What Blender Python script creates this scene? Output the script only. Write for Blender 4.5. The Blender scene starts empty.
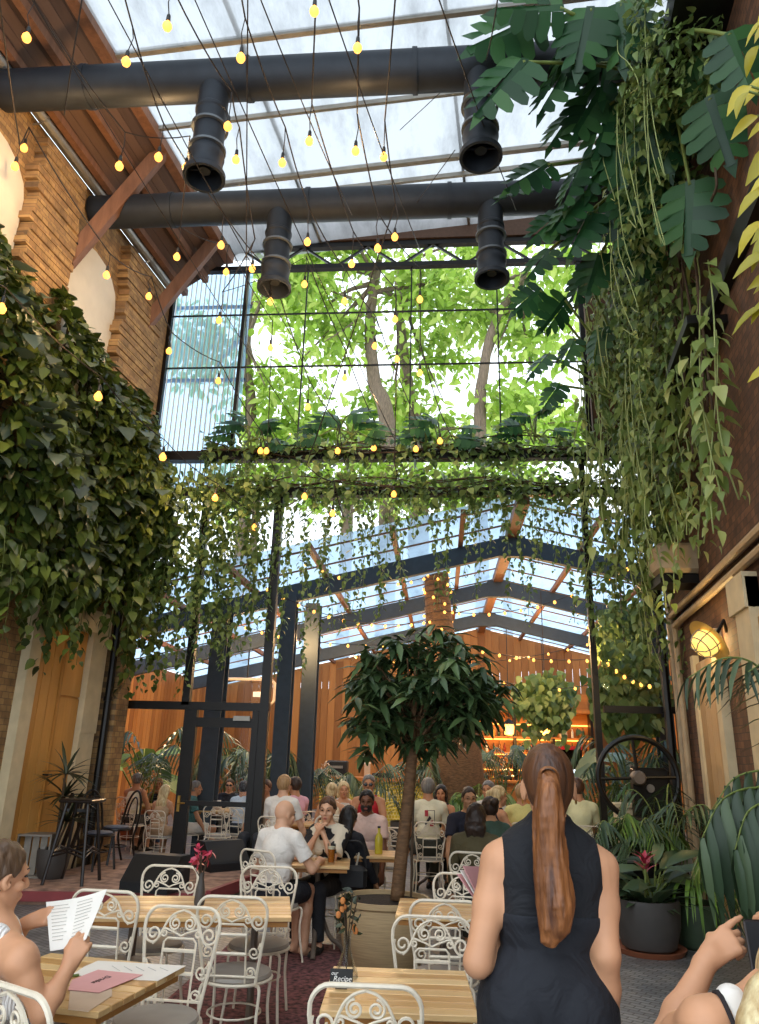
import bpy, math, random
import numpy as np
from mathutils import Vector, Matrix
random.seed(7); rng = np.random.default_rng(11)
PI = math.pi
SC = bpy.context.scene
COL = SC.collection

# ------------------------------------------------------------------ camera
FPX = 740.0; TH = math.radians(18.2); PS = math.radians(4.9); RO = math.radians(1.5); H = 1.7
def _rot():
    f = np.array((-math.sin(PS)*math.cos(TH), math.cos(PS)*math.cos(TH), math.sin(TH)))
    r = np.array((math.cos(PS), math.sin(PS), 0.0)); u = np.cross(r, f)
    c, s = math.cos(RO), math.sin(RO)
    return c*r + s*u, c*u - s*r, f
CR, CU, CF = _rot()
cd = bpy.data.cameras.new('camera'); cam = bpy.data.objects.new('camera', cd); COL.objects.link(cam)
cd.sensor_fit = 'VERTICAL'; cd.sensor_height = 36.0; cd.lens = 36.0*FPX/1024.0
cd.clip_start = 0.05; cd.clip_end = 300
M4 = Matrix.Identity(4)
for i in range(3):
    M4[i][0] = CR[i]; M4[i][1] = CU[i]; M4[i][2] = -CF[i]
M4[0][3], M4[1][3], M4[2][3] = 0, 0, H
cam.matrix_world = M4
SC.camera = cam
# measuring helpers: a sight line of the photo met with a real plane of the place
def ray(px, py): return CF + (px-379.5)/FPX*CR + (512-py)/FPX*CU
def atY(px, py, Y):
    d = ray(px, py); t = Y/d[1]; return np.array((d[0]*t, Y, H+d[2]*t))
def atZ(px, py, Z):
    d = ray(px, py); t = (Z-H)/d[2]; return np.array((d[0]*t, d[1]*t, Z))
KW = 0.109
XL0, XR0, FY = -5.05, 3.56, 11.7
def wl(Y, off=0.0): return XL0 + KW*(Y-FY) + off
def wr(Y, off=0.0): return XR0 + KW*(Y-FY) - off
def onL(px, py, off=0.0):
    d = ray(px, py); t = (XL0+off-FY*KW)/(d[0]-KW*d[1]); return np.array((d[0]*t, d[1]*t, H+d[2]*t))
def onR(px, py, off=0.0):
    d = ray(px, py); t = (XR0-off-FY*KW)/(d[0]-KW*d[1]); return np.array((d[0]*t, d[1]*t, H+d[2]*t))

# ------------------------------------------------------------------ materials
def _new(name):
    m = bpy.data.materials.new(name); m.use_nodes = True
    nt = m.node_tree; nt.nodes.clear()
    out = nt.nodes.new('ShaderNodeOutputMaterial')
    b = nt.nodes.new('ShaderNodeBsdfPrincipled')
    nt.links.new(b.outputs[0], out.inputs[0])
    return m, nt, b, out
def rgb(h):
    h = h.lstrip('#'); c = [int(h[i:i+2], 16)/255 for i in (0, 2, 4)]
    return tuple(x/12.92 if x <= .04045 else ((x+.055)/1.055)**2.4 for x in c)
def N(nt, t, **kw):
    n = nt.nodes.new(t)
    for k, v in kw.items():
        if hasattr(n, k) and k not in n.inputs: setattr(n, k, v)
        else: n.inputs[k].default_value = v
    return n
def coords(nt, scale=(1,1,1), kind='Object', rot=(0,0,0)):
    tc = nt.nodes.new('ShaderNodeTexCoord'); mp = nt.nodes.new('ShaderNodeMapping')
    mp.inputs['Scale'].default_value = scale; mp.inputs['Rotation'].default_value = rot
    nt.links.new(tc.outputs[kind], mp.inputs['Vector']); return mp.outputs[0]
def ramp(nt, fac, cols):
    r = nt.nodes.new('ShaderNodeValToRGB'); e = r.color_ramp.elements
    while len(e) < len(cols): e.new(0.5)
    for i, (p, c) in enumerate(cols): e[i].position = p; e[i].color = (*c, 1)
    nt.links.new(fac, r.inputs[0]); return r.outputs[0]
def bump(nt, b, h, s=.3, d=.02):
    n = nt.nodes.new('ShaderNodeBump'); n.inputs['Strength'].default_value = s; n.inputs['Distance'].default_value = d
    nt.links.new(h, n.inputs['Height']); nt.links.new(n.outputs[0], b.inputs['Normal'])
def plain(name, c, rough=.5, metal=0., var=.12, scale=8., bmp=0., spec=.5, stretch=(1,1,1)):
    m, nt, b, o = _new(name)
    v = coords(nt, stretch)
    n = N(nt, 'ShaderNodeTexNoise', Scale=scale, Detail=4.)
    nt.links.new(v, n.inputs['Vector'])
    c0 = tuple(x*(1-var) for x in c); c1 = tuple(min(1, x*(1+var)) for x in c)
    nt.links.new(ramp(nt, n.outputs[0], [(.3, c0), (.7, c1)]), b.inputs['Base Color'])
    b.inputs['Roughness'].default_value = rough; b.inputs['Metallic'].default_value = metal
    b.inputs['Specular IOR Level'].default_value = spec
    if bmp: bump(nt, b, n.outputs[0], bmp)
    return m
def emit(name, c, s, ):
    m, nt, b, o = _new(name)
    b.inputs['Base Color'].default_value = (*c, 1); b.inputs['Emission Color'].default_value = (*c, 1)
    b.inputs['Emission Strength'].default_value = s; return m
def wood(name, c0, c1, stretch=(1, 1, 12), scale=3., rough=.5, island=True, bmp=.15, spec=.35):
    """wood: streaky grain along the stretched-out axis, tone differing from board to board"""
    m, nt, b, o = _new(name)
    v = coords(nt, stretch)
    n = N(nt, 'ShaderNodeTexNoise', Scale=scale, Detail=6., Roughness=.65, Distortion=.6)
    nt.links.new(v, n.inputs['Vector'])
    fac = n.outputs[0]
    if island:
        g = nt.nodes.new('ShaderNodeNewGeometry')
        mx = N(nt, 'ShaderNodeMix', data_type='FLOAT'); mx.inputs[0].default_value = .5
        nt.links.new(n.outputs[0], mx.inputs[2]); nt.links.new(g.outputs['Random Per Island'], mx.inputs[3]); fac = mx.outputs[0]
    nt.links.new(ramp(nt, fac, [(.25, c0), (.75, c1)]), b.inputs['Base Color'])
    b.inputs['Roughness'].default_value = rough; b.inputs['Specular IOR Level'].default_value = spec
    bump(nt, b, n.outputs[0], bmp, .01)
    return m
def leafmat(name, c0, c1, c2, trans=.25, rough=.38):
    m, nt, b, o = _new(name)
    g = nt.nodes.new('ShaderNodeNewGeometry')
    col = ramp(nt, g.outputs['Random Per Island'], [(0., c0), (.55, c1), (1., c2)])
    nt.links.new(col, b.inputs['Base Color']); b.inputs['Roughness'].default_value = rough
    b.inputs['Specular IOR Level'].default_value = .4
    t = nt.nodes.new('ShaderNodeBsdfTranslucent'); nt.links.new(col, t.inputs[0])
    mx = nt.nodes.new('ShaderNodeMixShader'); mx.inputs[0].default_value = trans
    nt.links.new(b.outputs[0], mx.inputs[1]); nt.links.new(t.outputs[0], mx.inputs[2]); nt.links.new(mx.outputs[0], o.inputs[0])
    return m
def glass(name, tint=(1, 1, 1), refl=.06, rough=.02):
    """window glass: clear through, with a mirror share that grows at a glancing angle"""
    m, nt, b, o = _new(name); nt.nodes.remove(b)
    t = N(nt, 'ShaderNodeBsdfTransparent'); t.inputs[0].default_value = (*tint, 1)
    gl = N(nt, 'ShaderNodeBsdfGlossy', Roughness=rough)
    lw = N(nt, 'ShaderNodeLayerWeight', Blend=.25)
    mt = N(nt, 'ShaderNodeMath', operation='MULTIPLY'); mt.inputs[1].default_value = refl*4
    nt.links.new(lw.outputs['Fresnel'], mt.inputs[0])
    mx = nt.nodes.new('ShaderNodeMixShader'); nt.links.new(mt.outputs[0], mx.inputs[0])
    nt.links.new(t.outputs[0], mx.inputs[1]); nt.links.new(gl.outputs[0], mx.inputs[2]); nt.links.new(mx.outputs[0], o.inputs[0])
    return m
def panel(name, tint, clear, tl=(.8, .82, .84), dirt=True):
    """dirty translucent roof sheet"""
    m, nt, b, o = _new(name); nt.nodes.remove(b)
    t = N(nt, 'ShaderNodeBsdfTransparent'); t.inputs[0].default_value = (*tint, 1)
    d = N(nt, 'ShaderNodeBsdfTranslucent'); d.inputs[0].default_value = (*tl, 1)
    mx = nt.nodes.new('ShaderNodeMixShader'); mx.inputs[0].default_value = 1-clear
    nt.links.new(t.outputs[0], mx.inputs[1]); nt.links.new(d.outputs[0], mx.inputs[2]); nt.links.new(mx.outputs[0], o.inputs[0])
    if dirt:
        v = coords(nt, (1, .35, 1)); n = N(nt, 'ShaderNodeTexNoise', Scale=2.2, Detail=7., Roughness=.7)
        nt.links.new(v, n.inputs['Vector'])
        c = ramp(nt, n.outputs[0], [(.3, tuple(x*.62 for x in tl)), (.55, tl)]); nt.links.new(c, d.inputs[0])
        c = ramp(nt, n.outputs[0], [(.3, tuple(x*.7 for x in tint)), (.55, tint)]); nt.links.new(c, t.inputs[0])
    return m
def brick(name, c1, c2, mortar, scale=5., bw=.6, rh=.18, rough=.85, plane='YZ', bstr=.5):
    m, nt, b, o = _new(name)
    tc = nt.nodes.new('ShaderNodeTexCoord'); sp = nt.nodes.new('ShaderNodeSeparateXYZ'); cb = nt.nodes.new('ShaderNodeCombineXYZ')
    nt.links.new(tc.outputs['Object'], sp.inputs[0])
    a, c = {'YZ': (1, 2), 'XZ': (0, 2), 'XY': (0, 1)}[plane]
    nt.links.new(sp.outputs[a], cb.inputs[0]); nt.links.new(sp.outputs[c], cb.inputs[1])
    w = N(nt, 'ShaderNodeTexNoise', Scale=1.7, Detail=3.)
    nt.links.new(tc.outputs['Object'], w.inputs['Vector'])
    mx0 = N(nt, 'ShaderNodeMix', data_type='VECTOR'); mx0.inputs[0].default_value = .03
    nt.links.new(cb.outputs[0], mx0.inputs[4]); nt.links.new(w.outputs['Color'], mx0.inputs[5])
    k = N(nt, 'ShaderNodeTexBrick', Scale=scale)
    k.inputs['Color1'].default_value = (*c1, 1); k.inputs['Color2'].default_value = (*c2, 1); k.inputs['Mortar'].default_value = (*mortar, 1)
    k.inputs['Mortar Size'].default_value = .022; k.inputs['Brick Width'].default_value = bw; k.inputs['Row Height'].default_value = rh*2
    nt.links.new(mx0.outputs[1], k.inputs['Vector'])
    n = N(nt, 'ShaderNodeTexNoise', Scale=6., Detail=6.); nt.links.new(tc.outputs['Object'], n.inputs['Vector'])
    mx = N(nt, 'ShaderNodeMix', data_type='RGBA', blend_type='MULTIPLY'); mx.inputs[0].default_value = .8
    nt.links.new(k.outputs[0], mx.inputs[6]); nt.links.new(ramp(nt, n.outputs[0], [(.3, (.55,)*3), (.65, (1.1,)*3)]), mx.inputs[7])
    nt.links.new(mx.outputs[2], b.inputs['Base Color']); b.inputs['Roughness'].default_value = rough
    bump(nt, b, k.outputs['Fac'], -bstr, .02)
    return m

MT = {}
MT['iron'] = plain('cream_painted_iron', rgb('#e6d9c2'), .42, 0, .06, 30)
MT['cushion'] = plain('grey_beige_vinyl', rgb('#9a9186'), .55, 0, .06, 12)
MT['pine'] = wood('table_slats', rgb('#bf9055'), rgb('#e6c48c'), (2, 14, 14), 2., .32, spec=.5)
MT['tabledge'] = wood('table_rim', rgb('#8a5526'), rgb('#b5803f'), (2, 14, 14), 2., .4)
MT['castleg'] = plain('taupe_cast_metal', rgb('#6d6054'), .5, .2)
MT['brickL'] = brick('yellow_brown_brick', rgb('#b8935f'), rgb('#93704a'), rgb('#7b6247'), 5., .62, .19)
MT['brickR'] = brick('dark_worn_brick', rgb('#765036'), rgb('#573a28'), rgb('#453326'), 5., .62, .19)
MT['plaster'] = plain('old_brown_plaster', rgb('#5e4532'), .9, 0, .35, 2.5, .3)
MT['white_plaster'] = plain('off_white_plaster', rgb('#d9d2c2'), .85, 0, .07, 3)
MT['stone'] = plain('cream_limestone', rgb('#d6c39c'), .8, 0, .1, 5, .1)
MT['doorwood'] = wood('ochre_painted_planks', rgb('#b57a34'), rgb('#d39a50'), (7, 7, .6), 2.5, .5)
MT['shutter'] = wood('tan_painted_planks', rgb('#b98f5c'), rgb('#cfa878'), (7, 7, .6), 2.5, .55)
MT['hallwood'] = wood('orange_pine_boards', rgb('#8a5528'), rgb('#bd7f42'), (9, 9, .7), 2., .5)
MT['hallwoodh'] = wood('orange_pine_boards_level', rgb('#98582a'), rgb('#c98542'), (.7, 9, 9), 2., .5)
MT['soffit'] = wood('brown_soffit_boards', rgb('#4a382e'), rgb('#6d5343'), (9, .6, 9), 2., .7)
MT['beamwood'] = wood('brown_timber', rgb('#6e4c39'), rgb('#946a50'), (6, 6, 1.), 2., .6, island=False)
MT['black'] = plain('black_steel', rgb('#15120f'), .42, .3, .2)
MT['blackwood'] = plain('black_brown_lacquer', rgb('#1c1512'), .3, 0, .2)
MT['steelgrey'] = plain('blue_grey_steel', rgb('#39434c'), .65, .0)
MT['duct'] = plain('dark_slate_duct', rgb('#2c3138'), .55, .35, .15, 6)
MT['ductring'] = plain('duct_clamp_metal', rgb('#6f7478'), .4, .6)
MT['galv'] = plain('galvanised_metal', rgb('#9a958c'), .4, .6)
MT['conduit'] = plain('tan_conduit', rgb('#b39c7c'), .55, .1)
MT['darkbox'] = plain('speaker_black', rgb('#17181b'), .6, 0, .2, 60)
MT['glass'] = glass('clear_pane')
MT['drinkglass'] = glass('drinking_glass', (.93, .95, .95), .12)
MT['roofsheet'] = panel('dirty_roof_sheet', (.80, .81, .81), .22, (.33, .332, .33))
MT['hallroof'] = panel('hall_roof_sheet', (.50, .66, .82), .28, (.44, .57, .70))
MT['ribsheet'] = panel('ribbed_sheet', (.55, .74, .9), .55, (.55, .75, .9), False)
MT['filament'] = emit('warm_bulb_glass', (1., .42, .07), 1.5)
MT['fairy'] = emit('warm_small_bulb', (1., .45, .08), 1.7)
MT['socket'] = plain('black_socket', rgb('#1b1a19'), .5)
MT['wire'] = plain('brown_black_wire', rgb('#2e2520'), .6)
MT['stem'] = plain('green_stem', rgb('#6f7d3a'), .6)
MT['palestem'] = plain('pale_green_stem', rgb('#93a061'), .6)
MT['woodystem'] = plain('brown_stem', rgb('#4b3a28'), .8)
MT['bark'] = plain('grey_brown_bark', rgb('#6a5a48'), .9, 0, .35, 9, .6, stretch=(3, 3, .5))
MT['trunk'] = plain('ridged_brown_trunk', rgb('#6b4e33'), .8, 0, .35, 14, .6, stretch=(1, 1, 3))
MT['ivy'] = leafmat('pothos_leaf', rgb('#33421a'), rgb('#4a5c24'), rgb('#7d8a3c'))
MT['ivybig'] = leafmat('broad_grey_green_leaf', rgb('#465446'), rgb('#58675a'), rgb('#66735f'), .15)
MT['vine'] = leafmat('trailing_vine_leaf', rgb('#4a6034'), rgb('#6b8344'), rgb('#a9b86e'), .3)
MT['vinepale'] = leafmat('pale_pothos_leaf', rgb('#6c8444'), rgb('#90a35a'), rgb('#bcc47c'), .3)
MT['monstera'] = leafmat('monstera_leaf', rgb('#1f4226'), rgb('#2c5630'), rgb('#45703c'), .22)
MT['yellowleaf'] = leafmat('yellow_leaf', rgb('#9a9426'), rgb('#c9b93a'), rgb('#dccb50'), .3)
MT['treeleaf'] = leafmat('street_tree_leaf', rgb('#7c9c30'), rgb('#a0bf48'), rgb('#cbd874'), .5, .5)
MT['ficus'] = leafmat('dark_lance_leaf', rgb('#2c4027'), rgb('#425834'), rgb('#667c4c'), .14, .34)
MT['palm'] = leafmat('palm_leaflet', rgb('#2b3d29'), rgb('#40553a'), rgb('#627553'), .15)
MT['palmlight'] = leafmat('light_palm_leaflet', rgb('#415c2a'), rgb('#5c7a35'), rgb('#86a048'), .25)
MT['spider'] = leafmat('bright_strappy_leaf', rgb('#6d9638'), rgb('#82aa45'), rgb('#a2c25e'), .3)
MT['darkplant'] = leafmat('dark_olive_leaf', rgb('#1f2417'), rgb('#2f3520'), rgb('#40462a'), .05)
MT['bromel'] = plain('pink_red_bract', rgb('#b83a55'), .4)
MT['planter'] = plain('sand_clay_planter', rgb('#b49a72'), .7, 0, .12, 6, .2, stretch=(1, 1, 14))
MT['soil'] = plain('dark_soil', rgb('#2b2119'), .95, 0, .4, 40, .6)
MT['darkpot'] = plain('charcoal_pot', rgb('#4a4643'), .6, 0, .1, 8)
MT['greenpot'] = plain('dark_green_pot', rgb('#41503c'), .35, 0, .15, 8)
MT['terracotta'] = plain('terracotta', rgb('#9a5a3c'), .7)
MT['paper'] = plain('white_paper', rgb('#ece7dd'), .7, 0, .03)
MT['pinkcard'] = plain('pink_card', rgb('#dda3a2'), .65, 0, .04)
MT['kraft'] = plain('beige_card', rgb('#cbb49c'), .7, 0, .05)
MT['ink'] = plain('dark_ink', rgb('#241d20'), .7)
MT['greyink'] = plain('grey_print', rgb('#c0bbb3'), .8)
MT['chalk'] = plain('white_chalk', rgb('#f1efe8'), .8)
MT['blackboard'] = plain('blackboard', rgb('#141312'), .6)
MT['beer'] = plain('amber_beer', rgb('#b5651d'), .15)
MT['foam'] = plain('beer_foam', rgb('#efe3c4'), .8)
MT['rug'] = plain('maroon_speckled_rug', rgb('#6a4140'), .95, 0, .9, 26, .3)
MT['red'] = plain('dark_red_edge', rgb('#8c3a3c'), .6)
MT['cooler_red'] = plain('cooler_red', rgb('#a8202c'), .4)
MT['yellowtile'] = brick('yellow_glazed_tile', rgb('#d8c22e'), rgb('#c9b01f'), rgb('#efe8b0'), 5., .36, .18, .3, 'XZ', .1)
MT['crate'] = plain('grey_flightcase', rgb('#8b8377'), .5, .3)
MT['lampshade'] = emit('lit_glass_globe', (1., .66, .16), .75)
MT['lampwarm'] = emit('lit_amber_lamp', (1., .5, .1), 2.2)
MT['screen'] = emit('lit_screen', (.72, .88, 1.), 1.4)
MT['phone'] = plain('dark_phone_case', rgb('#2a211e'), .35)
# ------------------------------------------------------------------ mesh helpers
class MB:
    def __init__(s): s.v = []; s.f = []; s.n = 0; s.mi = []; s.cur = 0
    def add(s, V, F):
        V = np.asarray(V, float).reshape(-1, 3); s.v.append(V)
        for f in F: s.f.append([i+s.n for i in f]); s.mi.append(s.cur)
        s.n += len(V); return s
    def box(s, c, d, R=None, bev=0.):
        x, y, z = (np.asarray(d, float)/2)
        if bev > 0:
            b = min(bev, x*.9, y*.9, z*.9); rings = []
            for zz, ins in ((-z, b), (-z+b, 0), (z-b, 0), (z, b)):
                X, Y, c_ = x-ins, y-ins, b*.7
                rings += [(X, -Y+c_, zz), (X, Y-c_, zz), (X-c_, Y, zz), (-X+c_, Y, zz), (-X, Y-c_, zz), (-X, -Y+c_, zz), (-X+c_, -Y, zz), (X-c_, -Y, zz)]
            P = np.array(rings); F = [list(range(7, -1, -1)), list(range(24, 32))]
            for r in range(3):
                for i in range(8): F.append([r*8+i, r*8+(i+1) % 8, (r+1)*8+(i+1) % 8, (r+1)*8+i])
        else:
            P = np.array([(i*x, j*y, k*z) for k in (-1, 1) for j in (-1, 1) for i in (-1, 1)])
            F = [[0, 2, 3, 1], [4, 5, 7, 6], [0, 1, 5, 4], [2, 6, 7, 3], [0, 4, 6, 2], [1, 3, 7, 5]]
        if R is not None: P = P @ np.asarray(R).T
        return s.add(P+np.asarray(c, float), F)
    def quadprism(s, A, B, w, h, up=(0, 0, 1)):
        """bar of section w (sideways) x h (up) from A to B"""
        A = np.asarray(A, float); B = np.asarray(B, float); d = B-A; L = np.linalg.norm(d); d /= L
        sx = np.cross(d, up); sx /= np.linalg.norm(sx); u = np.cross(sx, d)
        return s.box((A+B)/2, (w, L, h), np.stack([sx, d, u], 1))
    def tube(s, P, r, n=6, cap=True, closed=False, flat=None):
        P = np.asarray(P, float); m = len(P); r = np.broadcast_to(np.asarray(r, float), (m,))
        T = np.gradient(P, axis=0) if m > 2 else np.repeat((P[1:]-P[:1]), 2, 0)
        if closed: T = np.roll(P, -1, 0)-np.roll(P, 1, 0)
        T = T/(np.linalg.norm(T, axis=1, keepdims=True)+1e-12)
        a = np.array((0, 0, 1.)) if abs(T[0][2]) < .9 else np.array((1., 0, 0))
        u = np.cross(T[0], a); u /= np.linalg.norm(u); V = []
        for i in range(m):
            u = u-T[i]*np.dot(u, T[i]); u /= (np.linalg.norm(u)+1e-12); w = np.cross(T[i], u)
            for k in range(n):
                t = 2*PI*k/n; V.append(P[i]+r[i]*(math.cos(t)*u+math.sin(t)*w))
        F = []
        for i in range(m-(0 if closed else 1)):
            j = (i+1) % m
            for k in range(n): F.append([i*n+k, i*n+(k+1) % n, j*n+(k+1) % n, j*n+k])
        if cap and not closed: F += [list(range(n-1, -1, -1)), list(range((m-1)*n, m*n))]
        return s.add(V, F)
    def lathe(s, prof, n=24, c=(0, 0, 0), R=None, cap=True):
        V = []; F = []
        for (r, z) in prof:
            for k in range(n):
                t = 2*PI*k/n; V.append((r*math.cos(t), r*math.sin(t), z))
        m = len(prof)
        for i in range(m-1):
            for k in range(n): F.append([i*n+k, i*n+(k+1) % n, (i+1)*n+(k+1) % n, (i+1)*n+k])
        if cap: F += [list(range(n-1, -1, -1)), list(range((m-1)*n, m*n))]
        V = np.array(V)
        if R is not None: V = V @ np.asarray(R).T
        return s.add(V+np.asarray(c, float), F)
    def ball(s, c, r, n=12, R=None):
        m = max(4, n//2); pr = [(math.sin(PI*i/m), -math.cos(PI*i/m)) for i in range(m+1)]
        pr[0] = (1e-3, -1); pr[-1] = (1e-3, 1); V = []; F = []
        for (a, z) in pr:
            for k in range(n): t = 2*PI*k/n; V.append((a*math.cos(t), a*math.sin(t), z))
        for i in range(m):
            for k in range(n): F.append([i*n+k, i*n+(k+1) % n, (i+1)*n+(k+1) % n, (i+1)*n+k])
        V = np.array(V)*np.broadcast_to(np.asarray(r, float), (3,))
        if R is not None: V = V @ np.asarray(R).T
        return s.add(V+np.asarray(c, float), F)
    def plate(s, poly, t=.002, R=None, c=(0, 0, 0)):
        """flat outline (x, y) given thickness t along z"""
        p = np.array([(a, b, 0) for a, b in poly]); k = len(p); q = p+np.array((0, 0, t))
        V = np.concatenate([p, q])
        F = [list(range(k-1, -1, -1)), list(range(k, 2*k))]+[[i, (i+1) % k, k+(i+1) % k, k+i] for i in range(k)]
        if R is not None: V = V @ np.asarray(R).T
        return s.add(V+np.asarray(c, float), F)
    def mesh(s, name, smooth=True, off=None):
        V = np.concatenate(s.v) if s.v else np.zeros((0, 3))
        if off is not None: V = V-np.asarray(off, float)
        me = bpy.data.meshes.new(name); me.from_pydata(V.tolist(), [], s.f)
        if smooth: me.polygons.foreach_set('use_smooth', [True]*len(me.polygons))
        if any(s.mi): me.polygons.foreach_set('material_index', s.mi)
        me.update(); return me
def sharpen(me, ang=35):
    try: me.set_sharp_from_angle(angle=math.radians(ang))
    except Exception: pass
def link(name, me, mats, parent=None):
    o = bpy.data.objects.new(name, me); COL.objects.link(o)
    if not isinstance(mats, (list, tuple)): mats = [mats]
    if len(me.materials) == 0:
        for m in mats: me.materials.append(MT[m] if isinstance(m, str) else m)
    if parent is not None: o.parent = parent
    return o
def part(name, mb, mat, parent=None, smooth=True, world=False, sharp=35):
    """one mesh object; world=True: the shape was given in place, so bring it into its thing's frame"""
    off = None
    if world and parent is not None:
        q = parent; off = np.zeros(3)
        while q is not None: off = off+np.array(q.location); q = q.parent
    me = mb.mesh(name, smooth, off) if isinstance(mb, MB) else mb
    if smooth and sharp and isinstance(mb, MB): sharpen(me, sharp)
    return link(name, me, mat, parent)
def thing(name, label, cat, loc=(0, 0, 0), rz=0., group=None):
    o = bpy.data.objects.new(name, None); COL.objects.link(o)
    o.empty_display_size = .1; o.location = tuple(float(x) for x in loc); o.rotation_euler = (0, 0, rz)
    return tag(o, label, cat, group)
def tag(o, label, cat, group=None, kind=None):
    o['label'] = label; o['category'] = cat
    if group: o['group'] = group
    if kind: o['kind'] = kind
    return o
def struct(name, mb, mat, smooth=False, label=None, parent=None):
    o = part(name, mb, mat, parent, smooth)
    if parent is None:
        o['kind'] = 'structure'
        if label: o['label'] = label
    return o
def dup(root, loc, rz, label, group=None, scale=None):
    r = root.copy(); COL.objects.link(r); r.location = tuple(float(x) for x in loc); r.rotation_euler = (0, 0, rz)
    r['label'] = label
    if group: r['group'] = group
    if scale: r.scale = (scale,)*3
    for ch in list(root.children):
        c = ch.copy(); COL.objects.link(c); c.parent = r
        for g in list(ch.children):
            d = g.copy(); COL.objects.link(d); d.parent = c
    return r
ONES = 'zeroth first second third fourth fifth sixth seventh eighth ninth tenth eleventh twelfth thirteenth fourteenth fifteenth sixteenth seventeenth eighteenth nineteenth'.split()
def ordw(n):
    if n < 20: return ONES[n]
    t = {2: 'twent', 3: 'thirt', 4: 'fort', 5: 'fift', 6: 'sixt', 7: 'sevent', 8: 'eight', 9: 'ninet'}[n//10]
    return t+'ieth' if n % 10 == 0 else t+'y-'+ONES[n % 10]
def rz3(a): c, s = math.cos(a), math.sin(a); return np.array([[c, -s, 0], [s, c, 0], [0, 0, 1.]])
def rx3(a): c, s = math.cos(a), math.sin(a); return np.array([[1., 0, 0], [0, c, -s], [0, s, c]])
def ry3(a): c, s = math.cos(a), math.sin(a); return np.array([[c, 0, s], [0, 1., 0], [-s, 0, c]])
def smooth_path(P, n=8):
    """Catmull-Rom through the points"""
    P = np.asarray(P, float); Q = np.concatenate([2*P[:1]-P[1:2], P, 2*P[-1:]-P[-2:-1]]); out = []
    for i in range(1, len(Q)-2):
        for k in range(n):
            t = k/n; a, b, c, d = Q[i-1], Q[i], Q[i+1], Q[i+2]
            out.append(.5*((2*b)+(c-a)*t+(2*a-5*b+4*c-d)*t*t+(3*b-a-3*c+d)*t**3))
    out.append(P[-1]); return np.array(out)
def sag(A, B, dip, n=14):
    A = np.asarray(A, float); B = np.asarray(B, float); t = np.linspace(0, 1, n)[:, None]
    P = A+(B-A)*t; P[:, 2] -= (4*dip*t*(1-t))[:, 0]; return P

# ------------------------------------------------------------------ leaves (many leaves = the foliage mesh of one plant)
def tpl(outline, fold=.18, droop=.2):
    """half outline [(width, along)] -> leaf with a folded midrib; along +y, face +z"""
    V = []; F = []
    for (w, y) in outline:
        z = -droop*y*y
        V += [(-w, y, z+fold*w), (0, y, z), (w, y, z+fold*w)]
    for i in range(len(outline)-1):
        a = 3*i; F += [[a, a+1, a+4, a+3], [a+1, a+2, a+5, a+4]]
    return np.array(V), F
T_HEART = tpl([(.10, -.08), (.36, .08), (.40, .32), (.24, .68), (.01, 1.)])
T_ARROW = tpl([(.08, -.06), (.27, .06), (.30, .25), (.22, .52), (.10, .8), (.005, 1.)], .25, .3)
T_LANCE = tpl([(.02, 0), (.13, .25), (.14, .55), (.02, 1.)], .25, .35)
T_OVAL = tpl([(.04, 0), (.20, .18), (.26, .42), (.19, .72), (.01, 1.)], .2, .28)
T_WAVY = tpl([(.02, 0), (.15, .12), (.22, .3), (.23, .5), (.16, .75), (.01, 1.)], .45, .45)
T_STRIP = tpl([(.035, 0), (.05, .3), (.04, .7), (.005, 1.)], .3, .35)
T_BROAD = tpl([(.03, 0), (.055, .25), (.05, .6), (.006, 1.)], .3, .5)
def _monstera():
    V = []; F = []
    def quad(a): n = len(V); V.extend(a); F.append([n+i for i in range(len(a))])
    quad([(-.06, -.06, .01), (.06, -.06, .01), (.06, .95, -.12), (-.06, .95, -.12)])
    for sgn in (-1, 1):
        for i in range(5):
            y0 = -.05+i*.19; w = (.42, .5, .48, .38, .25)[i]; b = .055*(i > 0)
            p = [(.055*sgn, y0, 0), (.055*sgn, y0+.175, -.02), (w*.65*sgn, y0+.20+b, -.03), (w*.92*sgn, y0+.17+b*1.2, -.08), (w*sgn, y0+.10+b*1.3, -.12), (w*.92*sgn, y0+.03+b, -.08), (w*.55*sgn, y0-.005+b*.6, -.01)]
            quad(p if sgn < 0 else p[::-1])
    quad([(-.10, .90, -.12), (.10, .90, -.12), (.0, 1.12, -.2)])
    return np.array(V), F
T_MONST = _monstera()
def basis(nrm, tip):
    """frames from leaf-face directions and tip directions (arrays)"""
    t = tip/(np.linalg.norm(tip, axis=1, keepdims=True)+1e-9)
    n = nrm-t*(nrm*t).sum(1, keepdims=True); n /= (np.linalg.norm(n, axis=1, keepdims=True)+1e-9)
    x = np.cross(t, n); return np.stack([x, t, n], 2)
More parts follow.
